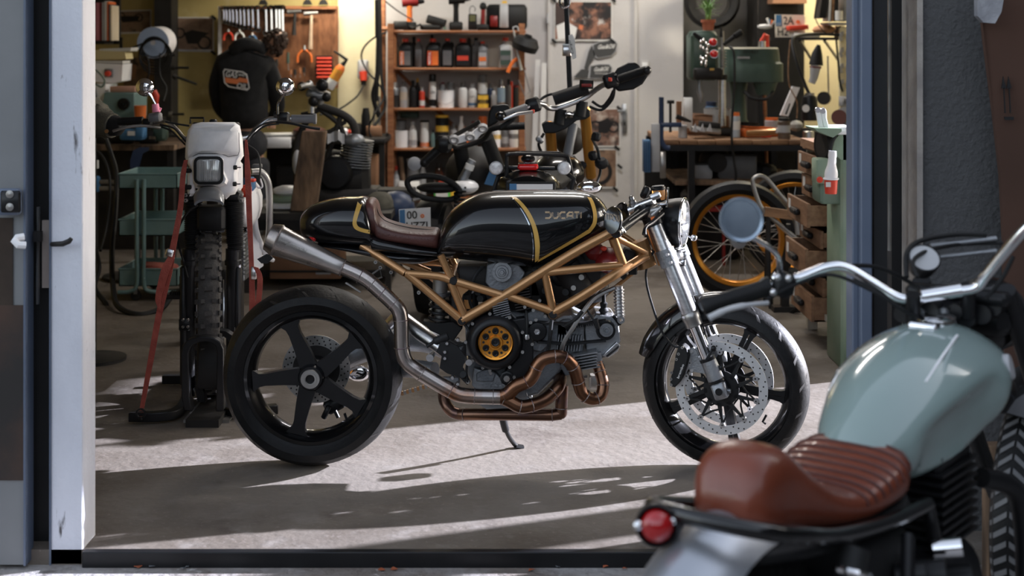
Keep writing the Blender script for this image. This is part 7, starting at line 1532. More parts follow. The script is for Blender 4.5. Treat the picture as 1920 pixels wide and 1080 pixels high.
obj('engine_case', MB().sph(N(620, 330, -.1), (.24, .14, .17), 18), m_dark, fr2); obj('engine_case', MB().box(N(655, 330, -.1), (.26, .22, .26), b=.04), m_dark, fr2); obj('engine_base', MB().bb(N(556, 0).x, N(708, 0).x, YE2-.05, YE2+.25, zt, N(0, 354).z, .01), m_dark, fr2)
obj('clutch_cover', MB().lathe([(0, .03), (.09, .025), (.11, 0), (.11, -.05)], N(628, 325, .05), (0, -1, 0), 28), m_blackmetal, fr2)
cy = obj('cylinder', MB().tube([N(664, 300, -.05), N(672, 265, -.05)], [.07, .065], 20), m_engine, fr2)
for k in range(11): obj('cooling_fin', MB().cyl(N(664+k*.8, 312-k*5, -.05), N(664.2+k*.8, 310.5-k*5, -.05), .10, n=20), m_alud, cy)
obj('cylinder_head', MB().sph(N(664, 264, 0), (.07, .07, .05), 14), m_alud, fr2)
for pts, r in (([(596, 198), (640, 214), (662, 232), (668, 262), (662, 275)], .026), ([(565, 215), (600, 205), (600, 180)], .014), ([(600, 205), (640, 240), (650, 300)], .016), ([(560, 255), (610, 250), (648, 228)], .014), ([(590, 205), (560, 255), (552, 300)], .02), ([(640, 214), (612, 300), (600, 350)], .018), ([(580, 200), (660, 222)], .010)):
    obj('frame_tube', MB().tube(spl([N(x, y, 0) for x, y in pts], 4), r, 10), m_dark if r > .012 else m_steel, fr2)
obj('triple_clamp', MB().box(N(592, 178, .1), (.12, .05, .05), (0, .3, 0), b=.012), m_engine, fr2)
obj('handlebar', MB().tube(spl([N(562, 163, .25), N(576, 160, .2), N(592, 166, .1), N(606, 172, .0), N(616, 176, -.05)], 4), .016, 10), m_steel, fr2)
obj('fork_stub', MB().cyl(N(584, 180, .1), N(584, 212, .1), .022, n=12), m_alu, fr2); obj('fork_stub', MB().cyl(N(604, 172, .0), N(600, 200, .0), .022, n=12), m_steel, fr2)
for x, y, r in ((566, 162, .03), (580, 158, .025), (604, 160, .04), (612, 182, .03), (588, 190, .035)): obj('clamp_fitting', MB().sph(N(x, y, .12), r, 10), m_blackmetal if r > .028 else m_alu, fr2)
wc = thing('white_cloth', 'white cloth draped on the bare frame behind the plank', 'cloth', N(630, 262, .0)); mb = MB().rings([[N(610+i*4, 248+3*math.sin(i*.9)+(0 if j == 0 else 18+2*math.sin(i*1.7)), .06+.02*math.sin(i*1.3)+(0 if k2 == 0 else .02)) for k2, j in ((0, 0), (0, 1), (1, 1), (1, 0))] for i in range(10)]); obj('cloth', mb, m_lgrey, wc)
pk2 = thing('weathered_plank', 'thick weathered wooden plank leaning in front of the bare frame', 'plank', P(574, 398, 8.55))
obj('plank', MB().prism([P(x, y, 8.5+.0*y) for x, y in ((566, 246), (612, 246), (606, 300), (592, 398), (543, 396), (554, 320))], (0, .06, 0)), m_plank, pk2, bevel=.006)
gc_ = thing('white_rag', 'white and green rags piled on the low table left of the plank', 'rag', N(530, 390, .1))
for k in range(3): obj('fold', MB().sph(N(532+k*3, 386-k*14, .12), (.13-.02*k, .1, .035), 14), m_white if k != 1 else m_lgreen, gc_)
cg = thing('engine_cover_part', 'pale cast cover hanging left of the plank', 'engine part', N(556, 330, .1)); obj('cover', MB().sph(N(557, 305, .1), (.03, .05, .08), 14), m_lgrey, cg)
nb_ = thing('navy_cloth', 'navy and olive cloths draped on the table end behind the seat', 'cloth', N(720, 400, .1))
obj('fold', MB().sph(N(712, 386, .12), (.10, .12, .09), 16), m_olive, nb_); obj('fold', MB().sph(N(742, 388, .05), (.12, .12, .10), 16), m_navy, nb_)
bt = thing('black_rail_box', 'long flat black box on the table end beside the bare frame', 'box', N(716, 372, -.2)); obj('box', MB().box(N(716, 362, -.1), (.42, .2, .06), b=.005), m_matte, bt)
# ================= black scrambler with gold forks, seen from behind the tank =================
sc_ = thing('motorcycle', 'black scrambler with gold forks and luggage rack standing behind the black fuel tank', 'motorcycle', (.15, 6.5, 0))
def so_(n, mb, m, label=None, par=sc_, **k): return obj(n, mb, m, par, label, **k)
YA, YBb = 6.2, 6.95
Q = lambda x, y, Y=YA: P(x, y, Y)
tl2 = so_('tail_light', MB().box(Q(990, 313), (.09, .03, .026), b=.008), m_redlens, 'wide red tail light')
so_('tail_light_top', MB().box(Q(990, 308, YA+.03), (.085, .05, .012), b=.004), m_chrome, par=tl2)
so_('tail_light_arm', MB().cyl(Q(945, 314, YA+.02), Q(1040, 316, YA+.02), .009, n=8), m_blackmetal)
for x in (930, 1058):
    b_ = so_('rear_indicator', MB().lathe([(0, .04), (.02, .035), (.030, .01), (.031, -.004)], Q(x, 315), (0, 1, 0), 24), m_blackmetal, 'round clear indicator')
    so_('indicator_lens', MB().lathe([(.030, -.002), (.024, -.010), (0, -.014)], Q(x, 315), (0, 1, 0), 24), M('frosted_lens', (.55, .54, .54), (.8, .79, .79), sc=60, rough=.2, coat=1) if 'frosted_lens' not in bpy.data.materials else bpy.data.materials['frosted_lens'], par=b_)
so_('luggage_rack', MB().tube(spl([Q(948, 345), Q(950, 320), Q(950, 296), Q(956, 289), Q(1010, 289, YA+.05), Q(1058, 292, YA+.1), Q(1066, 300, YA+.1), Q(1072, 325, YA+.1), Q(1078, 345, YA+.1)], 4), .009, 8), m_blackmetal)
so_('luggage_rack_bar', MB().tube([Q(956, 290), Q(975, 286, YA+.3), Q(1050, 287, YA+.35), Q(1060, 292, YA+.1)], .008, 8), m_blackmetal)
so_('number_light', MB().sph(Q(990, 298, YA+.02), (.032, .03, .02), 12), m_black)
so_('tail_body', MB().rings([[Q(990+math.cos(a)*w_, 352-math.sin(a)*h+(0 if math.sin(a) > 0 else 2), Yq) for a in [2*math.pi*k/24 for k in range(24)]] for w_, h, Yq in ((40, 22, 6.13), (58, 34, 6.2), (64, 36, 6.4), (50, 30, 6.6))]), m_black)
pf = so_('plate_frame', MB().box(Q(995, 352, 6.1), (.215, .012, .05), b=.004), m_matte)
so_('number_plate', MB().box(Q(997, 353, 6.09), (.18, .006, .035)), m_whitep, par=pf); so_('plate_band', MB().box(Q(962, 352, 6.085), (.03, .004, .034)), m_blue, par=pf)
for p in (((925, 360), (935, 330), (960, 320)), ((1070, 360), (1076, 335), (1060, 322))): so_('frame_tube', MB().tube([Q(x, y, 6.25) for x, y in p], .011, 8), m_blackmetal)
so_('seat', MB().box(V((.13, 6.55, .86)), (.24, .5, .08), (0, 0, -.2), b=.03), m_matte)
so_('fuel_tank', MB().sph(V((.22, 6.8, .87)), (.13, .18, .10), 18), m_black)
so_('rear_wheel', MB().lathe([(.24, -.06), (.30, -.075), (.33, 0), (.30, .075), (.24, .06)], axis=(0, 1, 0), n=48, close=True).xf(Matrix.Translation((.09, 6.15, .33)) @ Matrix.Rotation(R(78), 4, 'Z')), m_rubber)
so_('front_wheel', MB().lathe([(.24, -.05), (.30, -.06), (.33, 0), (.30, .06), (.24, .05)], axis=(0, 1, 0), n=48, close=True).xf(Matrix.Translation((.36, 7.55, .33)) @ Matrix.Rotation(R(85), 4, 'Z')), m_rubber)
so_('engine', MB().box((.2, 6.8, .45), (.3, .4, .4), b=.05), m_dark)
T = lambda x, y, d=0: P(x, y, YBb-d)
m_gf = M('gold_fork_tube', (.62, .30, .06), (.7, .36, .08), rough=.3, metal=.8)
for a, b in (((1031, 236), (1038, 330)), ((1096, 206), (1108, 330))):
    so_('fork_leg', MB().tube([T(*a), T(*b, -.25)], .027, 18), m_gf, 'gold fork tube')
    so_('fork_cap', MB().lathe([(.018, 0), (.02, .01), (.012, .018), (0, .018)], T(a[0]-1, a[1]-2), (0, 0, 1), 16), m_goldano)
so_('triple_clamp', MB().prism([T(x, y, .03) for x, y in ((1016, 234), (1024, 228), (1045, 230), (1062, 222), (1080, 208), (1096, 200), (1106, 206), (1107, 218), (1098, 224), (1082, 226), (1060, 242), (1040, 250), (1020, 250))], (0, .1, 0)), m_matte, bevel=.006)
for x, y in ((1052, 205), (1092, 190)): so_('bar_riser', MB().tube([T(x-4, y+28, .02), T(x, y, .02)], .028, 12), m_matte)
so_('stem_nut', MB().lathe([(.022, 0), (.022, .012), (0, .014)], T(1068, 217, .05), (0, -.6, 1), 8), m_chrome)
bp_ = [T(948, 216, .2), T(990, 200, .15), T(1005, 194, .12), T(1020, 196, .08), T(1030, 203, .05), T(1050, 201, .03), T(1095, 184, .03), T(1112, 172, .04), T(1130, 160, .08), T(1150, 152, .12), T(1205, 134, .18)]
so_('handlebar', MB().tube(spl(bp_, 5), .0135, 12), m_alu)
so_('crossbar_pad', MB().cyl(T(1038, 186, .06), T(1102, 165, .06), .031, n=18), m_matte)
for a, b in (((946, 216, .2), (986, 202, .15)), ((1162, 148, .13), (1210, 132, .19))):
    so_('grip', MB().tube([T(*a), T(*b)], .021, 16), m_grey if a[0] < 1000 else m_rubber)
for a, b, c in (((1000, 197, .13), .03, 0), ((1145, 151, .12), .034, 1)):
    so_('switch_block', MB().box(T(*a), (.07, .06, .07), (0, R(-18), 0), b=.012), m_blackmetal); so_('red_button', MB().box(T(a[0]-1, a[1]+(12 if not c else -2), .18), (.018, .012, .018), b=.003), m_red)
hg1 = [(914, 240), (916, 212), (922, 198), (945, 195), (954, 197), (957, 206), (942, 212), (938, 224), (930, 232)]
hg2 = [(1150, 140), (1158, 128), (1178, 117), (1192, 117), (1200, 124), (1202, 132), (1216, 128), (1217, 140), (1205, 158), (1188, 168), (1160, 172), (1150, 164)]
so_('hand_guard', MB().prism([T(x, y, .10) for x, y in hg1], (0, .03, 0)), m_blackmetal, bevel=.01); so_('hand_guard', MB().prism([T(x, y, .05) for x, y in hg2], (0, .03, 0)), m_blackmetal, bevel=.01)
so_('guard_mount', MB().tube([T(920, 243, .15), T(940, 238, .2), T(960, 225, .2), T(968, 212, .2)], .012, 8), m_matte); so_('bar_end', MB().sph(T(938, 218, .22), .024, 12), m_black); so_('bar_end', MB().sph(T(1213, 132, .2), .022, 12), m_blackmetal)
so_('clutch_lever', MB().tube([T(998, 210, .2), T(970, 214, .25), T(945, 224, .25)], .008, 8), m_alu)
mc2 = so_('brake_reservoir', MB().cyl(T(1099, 166, .12), T(1100, 150, .12), .034, n=18), m_matte); so_('sight_window', MB().box(T(1100, 160, .16), (.05, .02, .014), b=.003), m_darkred, par=mc2)
for pts in ([(1110, 190, .1), (1128, 200, .1), (1142, 186, .12), (1150, 170, .15)], [(1105, 200, .1), (1128, 206, .1), (1148, 186, .12), (1152, 165, .15)], [(1060, 180, 0), (1040, 176, 0), (1020, 182, 0), (1005, 196, .05)], [(1018, 290, 0), (1010, 270, .1), (1020, 250, .1)], [(1110, 260, 0), (1122, 285, .1), (1126, 320, .1), (1118, 345, .2)]): so_('cable', MB().tube(spl([T(*p) for p in pts], 5), .007, 7), m_matte)
so_('headlight_shell', MB().sph(T(1068, 262, -.3), (.08, .1, .08), 16), m_dark); so_('steering_head', MB().tube([T(1075, 235, .0), T(1062, 300, .1)], .024, 12), m_grey)
for x, y, r in ((1118, 256, .022), (1012, 262, .018), (1128, 306, .028), (1112, 292, .022), (1076, 300, .02), (1050, 310, .026), (1090, 312, .024)): so_('fitting', MB().box(T(x, y, .1), (r*2, r*2, r*1.6), (.3, x*.1, .4), b=r*.4), m_matte if r > .021 else m_alud)
so_('side_stand', MB().tube([(.05, 6.6, .3), (-.05, 6.55, 0.01)], .012, 8), m_blackmetal)
# chrome ignition dish by the tank nose
so_('chrome_dome', MB().sph(P(1105, 352, 6.0), (.055, .04, .03), 14), m_chrome)
# ---- second bike: silver clamp, rear loop, plate ----
YC = 7.7
s2 = thing('motorcycle', 'dark part-stripped motorcycle with pale silver fork clamp between seat and shelf unit', 'motorcycle', (P(840, 0, YC).x, YC, 0))
U = lambda x, y, d=0: P(x, y, YC-d)
def s2o(n, mb, m, label=None, par=s2, **k): return obj(n, mb, m, par, label, **k)
cl2 = s2o('fork_clamp', MB().prism([U(x, y, .16) for x, y in ((844, 262), (846, 257), (856, 256), (884, 248), (898, 237), (906, 235), (913, 240), (912, 247), (902, 252), (894, 262), (882, 263), (858, 270), (848, 269))], (0, .03, 0)), m_white, 'pale silver cast clamp', bevel=.004)
for x, y in ((851, 261), (905, 240), (881, 256)): s2o('clamp_hole', MB().ring(U(x, y, .17), (0, 1, .9), .016, .026, .02, 20), m_lgrey, par=cl2)
s2o('grip', MB().tube([U(796, 304, .1), U(826, 276, .1)], .024, 14), m_rubber); s2o('bar_end', MB().sph(U(796, 305, .1), .026, 10), m_blackmetal)
s2o('handlebar', MB().tube(spl([U(826, 276, .1), U(842, 270, .1), U(860, 276, .05), U(905, 262, .05), U(925, 240, .1), U(968, 236, .1)], 4), .014, 10), m_blackmetal)
s2o('lever_cluster', MB().box(U(832, 270, .1), (.09, .08, .09), b=.02), m_blackmetal); s2o('lever', MB().tube([U(838, 262, .1), U(900, 228, .15)], .012, 8), m_dark)
s2o('right_grip', MB().cyl(U(935, 238, .1), U(984, 236, .1), .02, n=12), m_rubber)
s2o('fork_leg', MB().tube([U(912, 258), U(938, 330, -.1)], .04, 14), m_matte); s2o('fork_leg', MB().tube([U(862, 270), U(872, 330, -.1)], .04, 14), m_matte)
s2o('steering_damper', MB().tube([U(886, 300), U(866, 340)], [.022, .026], 12), m_alud); s2o('damper_label', MB().tube([U(882, 308, .03), U(878, 318, .03)], .026, 12), m_whitep)
rm = s2o('round_mirror', MB().lathe([(0, .02), (.034, .01), (.037, 0), (.033, -.003), (0, -.003)], U(777, 307, .1), (0, 1, 0), 24), m_lgrey, 'small round pale mirror')
s2o('frame_mass', MB().sph(U(888, 320, -.3), (.16, .25, .14), 18), m_dark); s2o('blue_panel', MB().prism([U(x, y, -.05) for x, y in ((916, 290), (924, 300), (936, 330), (930, 350), (908, 345), (918, 320))], (0, .02, 0)), m_blue)
s2o('rear_loop', MB().tube(spl([U(x, y, .1) for x, y in ((766, 350), (764, 340), (774, 333), (800, 330), (828, 334), (850, 345), (862, 360), (846, 374), (800, 372), (776, 362))], 4, True), .016, 10, closed=True), m_matte, 'black grab loop')
s2o('white_side_cover', MB().sph(U(872, 350, 0), (.075, .1, .04), 16), m_white); s2o('loop_cover', MB().sph(U(822, 352, .05), (.12, .06, .03), 14), m_dark)
s2o('coil_spring', MB().tube([U(862, 352, .1)+V((.03*math.cos(q*.9), .03*math.sin(q*.9), -.003*q)) for q in range(40)], .006, 6), m_blackmetal)
s2o('rear_wheel', MB().lathe([(.22, -.06), (.29, -.075), (.31, 0), (.29, .075), (.22, .06)], axis=(0, 1, 0), n=48, close=True).xf(Matrix.Translation((U(812, 0).x, YC+.1, .31)) @ Matrix.Rotation(R(85), 4, 'Z')), m_rubber)
s2o('rear_tyre_top', MB().lathe([(.20, -.055), (.27, -.07), (.29, 0), (.27, .07), (.20, .055)], axis=(0, 1, 0), n=48, close=True).xf(Matrix.Translation((U(812, 0).x, YC+.1, P(0, 372, YC).z-.29)) @ Matrix.Rotation(R(80), 4, 'Z')), m_rubber)
s2o('stay_bolt', MB().cyl(U(773, 375, .12), U(790, 372, .1), .010, n=8), m_alu)
np_ = s2o('number_plate', MB().prism([U(748, 393, .15), U(807, 389, .15), U(808, 470, .15), U(750, 470, .15)], (0, .006, 0)), m_whitep)
s2o('plate_band', MB().prism([U(749, 394, .155), U(759, 393, .155), U(760, 430, .155), U(750, 430, .155)], (0, .004, 0)), m_blue, par=np_)
s2o('plate_text', text_mb('00', U(763, 411, .158), (1, 0, .06), (-.05, 0, 1), .042, .055, .0015, bold=.01), m_dark, par=np_)
s2o('plate_text', text_mb('UZZI', U(762, 431, .158), (1, 0, .04), (0, 0, 1), .040, .112, .0015, bold=.01), m_dark, par=np_)
s2o('plate_seal', MB().ring(U(792, 405, .158), (0, 1, 0), .004, .011, .003, 8), m_orange, par=np_)
# ================= right bench, drill presses, shelves =================
YW = 9.5
bn = thing('workbench', 'long bench with chunky worn wooden top and black steel frame on the right', 'workbench', P(1400, 400, YW+.3))
xa, xb = P(1240, 0, YW).x, P(1514, 0, YW).x; zt2 = P(0, 262, YW).z
for i in range(8):
    q0, q1 = lerp(xa, xb, i/8), lerp(xa, xb, (i+1)/8)-.004
    obj('top_block', MB().bb(q0, q1, YW, YW+1.0, zt2-.035, zt2-.0015*(i % 3), .003), m_woodh, bn)
obj('steel_rail', MB().bb(xa-.01, xb, YW-.01, YW+.04, zt2-.075, zt2-.036), m_blackmetal, bn); obj('steel_rail', MB().bb(xa-.01, xb, YW+.95, YW+1.0, zt2-.075, zt2-.036), m_blackmetal, bn)
for x in (1297, 1500):
    for yy in (YW, YW+.94): obj('leg', MB().bb(P(x-6, 0, YW).x, P(x+6, 0, YW).x, yy, yy+.05, 0, zt2-.075), m_blackmetal, bn)
obj('lower_shelf', MB().bb(xa+.1, xb, YW+.05, YW+.95, P(0, 340, YW).z-.03, P(0, 340, YW).z), m_plank, bn)
obj('rear_panel', MB().bb(xa-.02, xb+.3, YW+1.0, YW+1.03, 0, zt2-.1), m_dark, bn)
def W9(x, y, Y=YW+.25): return P(x, y, Y)
zs = P(0, 340, YW).z
for i, (x, w_, h, m, nm, lb) in enumerate(((1340, .22, .22, m_dark, 'engine_block', 'dark lumpy engine casing on the shelf below the bench, left'), (1378, .26, .16, m_grey, 'storage_crate', 'grey crate on the shelf below the bench'), (1315, .12, .10, m_lgrey, 'metal_part', 'pale metal part on the shelf below the bench'), (1430, .2, .10, m_matte, 'black_bag', 'low black bag on the right of the lower bench shelf'))):
    c = P(x, 340, YW+.3); c.z = zs+h/2; t = thing(nm, lb, 'casing' if i == 0 else nm.split('_')[-1], (c.x, c.y, zs))
    if i in (0, 3): obj('casing', MB().sph(c, (w_/2, .12, h/2), 16).cyl(c+V((0, -.14, 0)), c, h*.3, n=18), m, t)
    else: obj('body', MB().box(c, (w_, .25, h), b=.008), m, t); obj('lid', MB().box(c+V((0, 0, h/2)), (w_*1.04, .26, .012)), m_dark, t)
for i, (x0, y0, x1, y1, r) in enumerate(((1355, 300, 1395, 296, .05), (1325, 430, 1300, 400, .04))):
    t = thing('round_bar', ['thick black cylinder lying under the bench top', 'dark cylinder on the floor under the bench'][i], 'cylinder', P((x0+x1)/2, max(y0, y1), YW+.4)); obj('barrel', MB().cyl(P(x0, y0, YW+.4), P(x1, y1, YW+.4), r, n=18), m_matte, t); obj('collar', MB().cyl(P(x0-3, y0, YW+.4), P(x0+4, y0, YW+.4), r*1.15, n=18), m_dark, t)
rdx = thing('engine_on_floor', 'dark engine standing on the floor beneath the bench', 'engine', (P(1330, 0, YW+.4).x, YW+.4, 0)); c = P(1335, 400, YW+.4)
obj('crankcase', MB().box((c.x, c.y, .25), (.42, .3, .5), b=.06), m_dark, rdx); obj('round_cover', MB().cyl((c.x-.02, c.y-.18, .36), (c.x-.02, c.y, .36), .13, n=24), m_matte, rdx); obj('carburettor', MB().sph(P(1352, 358, YW+.2), (.04, .05, .06), 12), m_lgrey, rdx)
rsb = thing('red_step', 'dark red low steel step under the bench', 'step', (P(1320, 0, YW+.1).x, YW+.1, 0)); obj('step_top', MB().bb(P(1300, 0, YW).x, P(1365, 0, YW).x, YW+.04, YW+.2, P(0, 398, YW).z, P(0, 391, YW).z), m_darkred, rsb)
for x in (1303, 1360): obj('leg', MB().bb(P(x-2, 0, YW).x, P(x+2, 0, YW).x, YW+.05, YW+.1, 0, P(0, 398, YW).z), m_darkred, rsb)
wpole = thing('wooden_pole', 'thin brown wooden pole standing behind the bench', 'pole', P(1437, 400, YW+.9)); obj('pole', MB().cyl(P(1434, 175, YW+.9), P(1440, 400, YW+.9), .012, n=8), m_wood, wpole)
# clamps at the left end
bc = thing('bar_clamp', 'navy blue bar clamp on the left end of the bench', 'clamp', P(1240, 280, YW-.1)); Yc = YW-.02
obj('bar', MB().tube(spl([P(1240, 182, Yc), P(1240, 230, Yc), P(1240, 262, Yc), P(1247, 276, Yc), P(1256, 278, Yc)], 4), .017, 8), m_navy, bc); obj('arm', MB().box(P(1258, 234, Yc), (.14, .04, .03), b=.004), m_navy, bc); obj('spindle', MB().cyl(P(1257, 192, Yc), P(1257, 248, Yc), .009, n=8), m_dark, bc); obj('handle', MB().cyl(P(1251, 191, Yc), P(1264, 191, Yc), .012, n=8), m_dark, bc)
for i, (x, y0, y1, m, lb) in enumerate(((1229, 232, 322, m_lgrey, 'tall pale grey metal plate clamped to the left end of the bench'), (1212, 262, 322, m_blue, 'blue ribbed box hanging at the left end of the bench'), (1243, 284, 334, m_steel, 'steel ruler-like strip hanging below the blue clamp'), (1290, 183, 240, m_whitep, 'upright white board standing at the left of the bench'), (1273, 190, 238, m_card, 'rolled brown paper beside the white board'))):
    Y = YW-.035 if i < 3 else YW+.5; t = thing(['metal_plate', 'blue_box', 'steel_strip', 'white_board', 'paper_roll'][i], lb, ['plate', 'box', 'strip', 'board', 'roll'][i], P(x, y1, Y)); w_ = [.055, .045, .035, .06, .028][i]
    if i == 4: obj('roll', MB().cyl(P(x, y0, Y), P(x, y1, Y), .02, n=14), m, t)
    else: obj('plate', MB().box((P(x, 0, Y).x, Y, (P(0, y0, Y).z+P(0, y1, Y).z)/2), (w_, .04 if i != 1 else .1, P(0, y0, Y).z-P(0, y1, Y).z), b=.003), m, t)
    if i == 1:
        for k in range(4): obj('rib', MB().box((P(x-6+k*4, 0, Y).x, Y-.055, (P(0, y0, Y).z+P(0, y1, Y).z)/2), (.006, .01, .2)), m_navy, t)
# machine vise on bench
mv = thing('angle_vise', 'grey drill press vise with toothed pale edge on the bench', 'vise', P(1320, 258, YW+.15)); obj('base', MB().box(P(1322, 244, YW+.2), (.2, .14, .04), (0, R(6), 0), b=.006), m_steel, mv); obj('jaw', MB().box(P(1330, 234, YW+.2), (.14, .1, .04), (0, R(6), 0), b=.006), m_dark, mv); obj('handle', MB().tube([P(1268, 218, YW+.1), P(1284, 224, YW+.1), P(1296, 228, YW+.1)], [.018, .014, .007], 10), m_dark, mv)
for k in range(3): obj('tooth', MB().prism([P(1298+k*14, 246, YW+.1), P(1304+k*14, 232, YW+.1), P(1308+k*14, 248, YW+.1)], (0, .02, 0)), m_lgrey, mv)
# drill press left
dp = thing('pillar_drill', 'dark green pillar drill with silver column at the left of the bench', 'drill press', P(1340, 262, YW+.5)); Yd = YW+.5
obj('motor_head', MB().bb(P(1292, 0, Yd).x, P(1342, 0, Yd).x, Yd-.12, Yd+.18, P(0, 150, Yd).z, P(0, 62, Yd).z, .02), m_dgreen, dp); obj('motor_cap', MB().lathe([(0, .02), (.09, .012), (.10, 0), (.10, -.03)], P(1317, 62, Yd), (0, 0, 1), 24), m_dgreen, dp)
obj('gear_head', MB().box(P(1326, 138, Yd-.1), (.2, .16, .08), b=.012), m_dark, dp); obj('name_plate', MB().box(P(1335, 130, Yd-.19), (.03, .004, .014)), m_gold, dp)
obj('column', MB().cyl(P(1354, 145, Yd-.05), P(1354, 236, Yd-.05), .026, n=20), m_alu, dp); obj('column_top', MB().cyl(P(1354, 58, Yd-.05), P(1354, 145, Yd-.05), .014, n=14), m_steel, dp); obj('collar', MB().cyl(P(1354, 140, Yd-.05), P(1354, 150, Yd-.05), .036, n=18), m_dark, dp)
for k in range(6): obj('spring_coil', MB().torus(P(1356, 97+k*5.5, Yd-.05), (0, 0, 1), .019, .004, 16, 6), m_steel, dp)
obj('quill', MB().tube([P(1311, 150, Yd-.1), P(1311, 170, Yd-.1), P(1314, 178, Yd-.1), P(1314, 192, Yd-.1)], [.014, .02, .02, .008], 12), m_alud, dp)
for a, b, r in (((1356, 84), (1386, 62), .014), ((1352, 50), (1352, 70), .008), ((1300, 62), (1320, 78), .014)): obj('feed_lever', MB().tube([P(*a, Yd-.12), P(*b, Yd-.12)], [r*.8, r*1.3], 8), m_matte, dp)
obj('feed_knob', MB().box(P(1384, 64, Yd-.12), (.07, .04, .04), (0, R(-32), 0), b=.008), m_matte, dp); obj('drill_base', MB().box(P(1352, 246, Yd-.05), (.2, .2, .04), b=.006), m_dark, dp)
hk = thing('lamp_bunch', 'bunch of small chromed bulbs hanging on the pillar drill', 'bulbs', P(1322, 124, Yd-.2))
for k in range(16): obj('bulb', MB().sph(P(1312+random.uniform(0, 18), 76+k*3, Yd-.22+random.uniform(-.02, .02)), (.010, .01, .018), 8), m_chrome, hk)
for x, y in ((1337, 79), (1339, 101)):
    t = thing('red_lamp', ['upper red round lamp on the pillar drill', 'lower red round lamp on the pillar drill'][y > 90], 'lamp', P(x, y+8, Yd-.22), 'red lamps on the pillar drill'); obj('lens', MB().sph(P(x, y, Yd-.22), (.028, .02, .026), 16), m_redlens, t); obj('rim', MB().torus(P(x, y, Yd-.21), (0, 1, 0), .028, .004, 20, 6), m_chrome, t)
ppt = thing('potted_plant', 'small spiky green plant in a terracotta pot on top of the pillar drill', 'plant', P(1328, 58, Yd)); obj('pot', MB().lathe([(0, 0), (.036, 0), (.045, .055), (.052, .056), (.052, .075), (.044, .075), (.04, .07), (0, .068)], P(1328, 57, Yd), (0, 0, 1), 22), m_terra, ppt)
obj('stem', MB().cyl(P(1328, 40, Yd), P(1328, 14, Yd), .018, .024, n=10), m_plant, ppt); random.seed(5)
for k in range(46):
    a = random.uniform(0, 6.28); l = random.uniform(.06, .15); b0 = P(1328, random.uniform(12, 34), Yd); e_ = b0+V((math.cos(a)*l*.7, math.sin(a)*l*.7, l*random.uniform(-.1, .9))); m_ = (b0+e_)/2+V((0, 0, .02)); n_ = V((-math.sin(a), math.cos(a), 0))*.006
    obj('leaf', MB().ribbon([b0-n_*.4, m_-n_, e_], [b0+n_*.4, m_+n_, e_+V((.001, 0, 0))], (0, 0, .0015)), m_plant, ppt)
# green cast machine
gm = thing('bench_drill', 'big rounded green bench drill with wide pulley cover behind the pillar drill', 'drill press', P(1400, 250, 10.1)); Yg = 10.1
def rr2(x0, x1, y0, r, z): 
    out = []
    for cx, cy, a0 in ((x1-r, y0+.5-r, 0), (x0+r, y0+.5-r, 90), (x0+r, y0+r, 180), (x1-r, y0+r, 270)):
        for i in range(7): a = R(a0+15*i); out.append(V((cx+math.cos(a)*r, cy+math.sin(a)*r, z)))
    return out
X0, X1 = P(1362, 0, Yg).x, P(1474, 0, Yg).x
obj('pulley_cover', MB().rings([rr2(X0+.0, X1, Yg, .12, P(0, 154, Yg).z), rr2(X0, X1, Yg, .12, P(0, 120, Yg).z), rr2(X0, X1-.02, Yg+.01, .12, P(0, 116, Yg).z), rr2(X0, X1-.03, Yg+.01, .12, P(0, 92, Yg).z)]), m_dgreen, gm); obj('cover_top', MB().rings([rr2(X0, X1-.03, Yg+.01, .12, P(0, 92, Yg).z), rr2(X0+.01, X1-.04, Yg+.02, .11, P(0, 89, Yg).z)]), M('cream_cover_top', (.35, .33, .25), (.45, .42, .33), rough=.7), gm)  # cover top set in cream, paler than the green sides
obj('cast_head', MB().tube([P(1434, 154, Yg+.1), P(1434, 178, Yg+.1)], [.09, .06], 20), m_dgreen, gm); obj('cast_column', MB().tube([P(1384, 154, Yg+.2), P(1384, 180, Yg+.2), P(1386, 225, Yg+.2), P(1390, 250, Yg+.2)], [.07, .05, .055, .12], 18), m_dgreen, gm)
obj('label_strip', MB().box(P(1394, 108, Yg-.005), (.09, .004, .016)), m_lgrey, gm); obj('cover_lettering', text_mb('201827', P(1393, 100, Yg+.002), (1, 0, 0), (0, 0, 1), .022, .11, .001), m_dark, gm); obj('feed_arm', MB().tube(spl([P(1396, 172, Yg), P(1410, 184, Yg-.05), P(1436, 186, Yg-.05), P(1450, 172, Yg)], 4), .012, 8), m_matte, gm); obj('spindle', MB().cyl(P(1433, 178, Yg+.1), P(1434, 214, Yg+.1), .012, n=10), m_wood, gm)
# bench clutter
def pot(nm, lb, ct, x, y, w_, h, m, lid=None, band=None, Y=YW+.25):
    z0 = zt2; c = P(x, y, Y); t = thing(nm, lb, ct, (c.x, Y, z0)); o = V((c.x, Y, z0+.001))
    obj('body', MB().lathe([(0, 0), (w_/2, 0), (w_/2, h*.82), (w_*.4, h*.88), (0, h*.88)], o, (0, 0, 1), 18), m, t)
    if lid: obj('lid', MB().lathe([(w_*.44, h*.84), (w_*.44, h), (0, h)], o, (0, 0, 1), 18), lid, t)
    if band: obj('label', MB().lathe([(w_/2+.001, h*.3), (w_/2+.001, h*.65)], o, (0, 0, 1), 18), band, t)
    return t
pot('spray_can', 'pale blue and red capped spray can on the bench before the green drill', 'can', 1379, 240, .065, .17, M('pale_blue_can', (.4, .45, .5), rough=.4), m_orange, m_whitep); pot('glass_jar', 'clear jar with orange lid on the bench', 'jar', 1447, 235, .10, .12, m_lgrey, m_orange, None, YW+.5); pot('red_pot', 'small red pot on the bench', 'pot', 1437, 240, .07, .05, m_red)
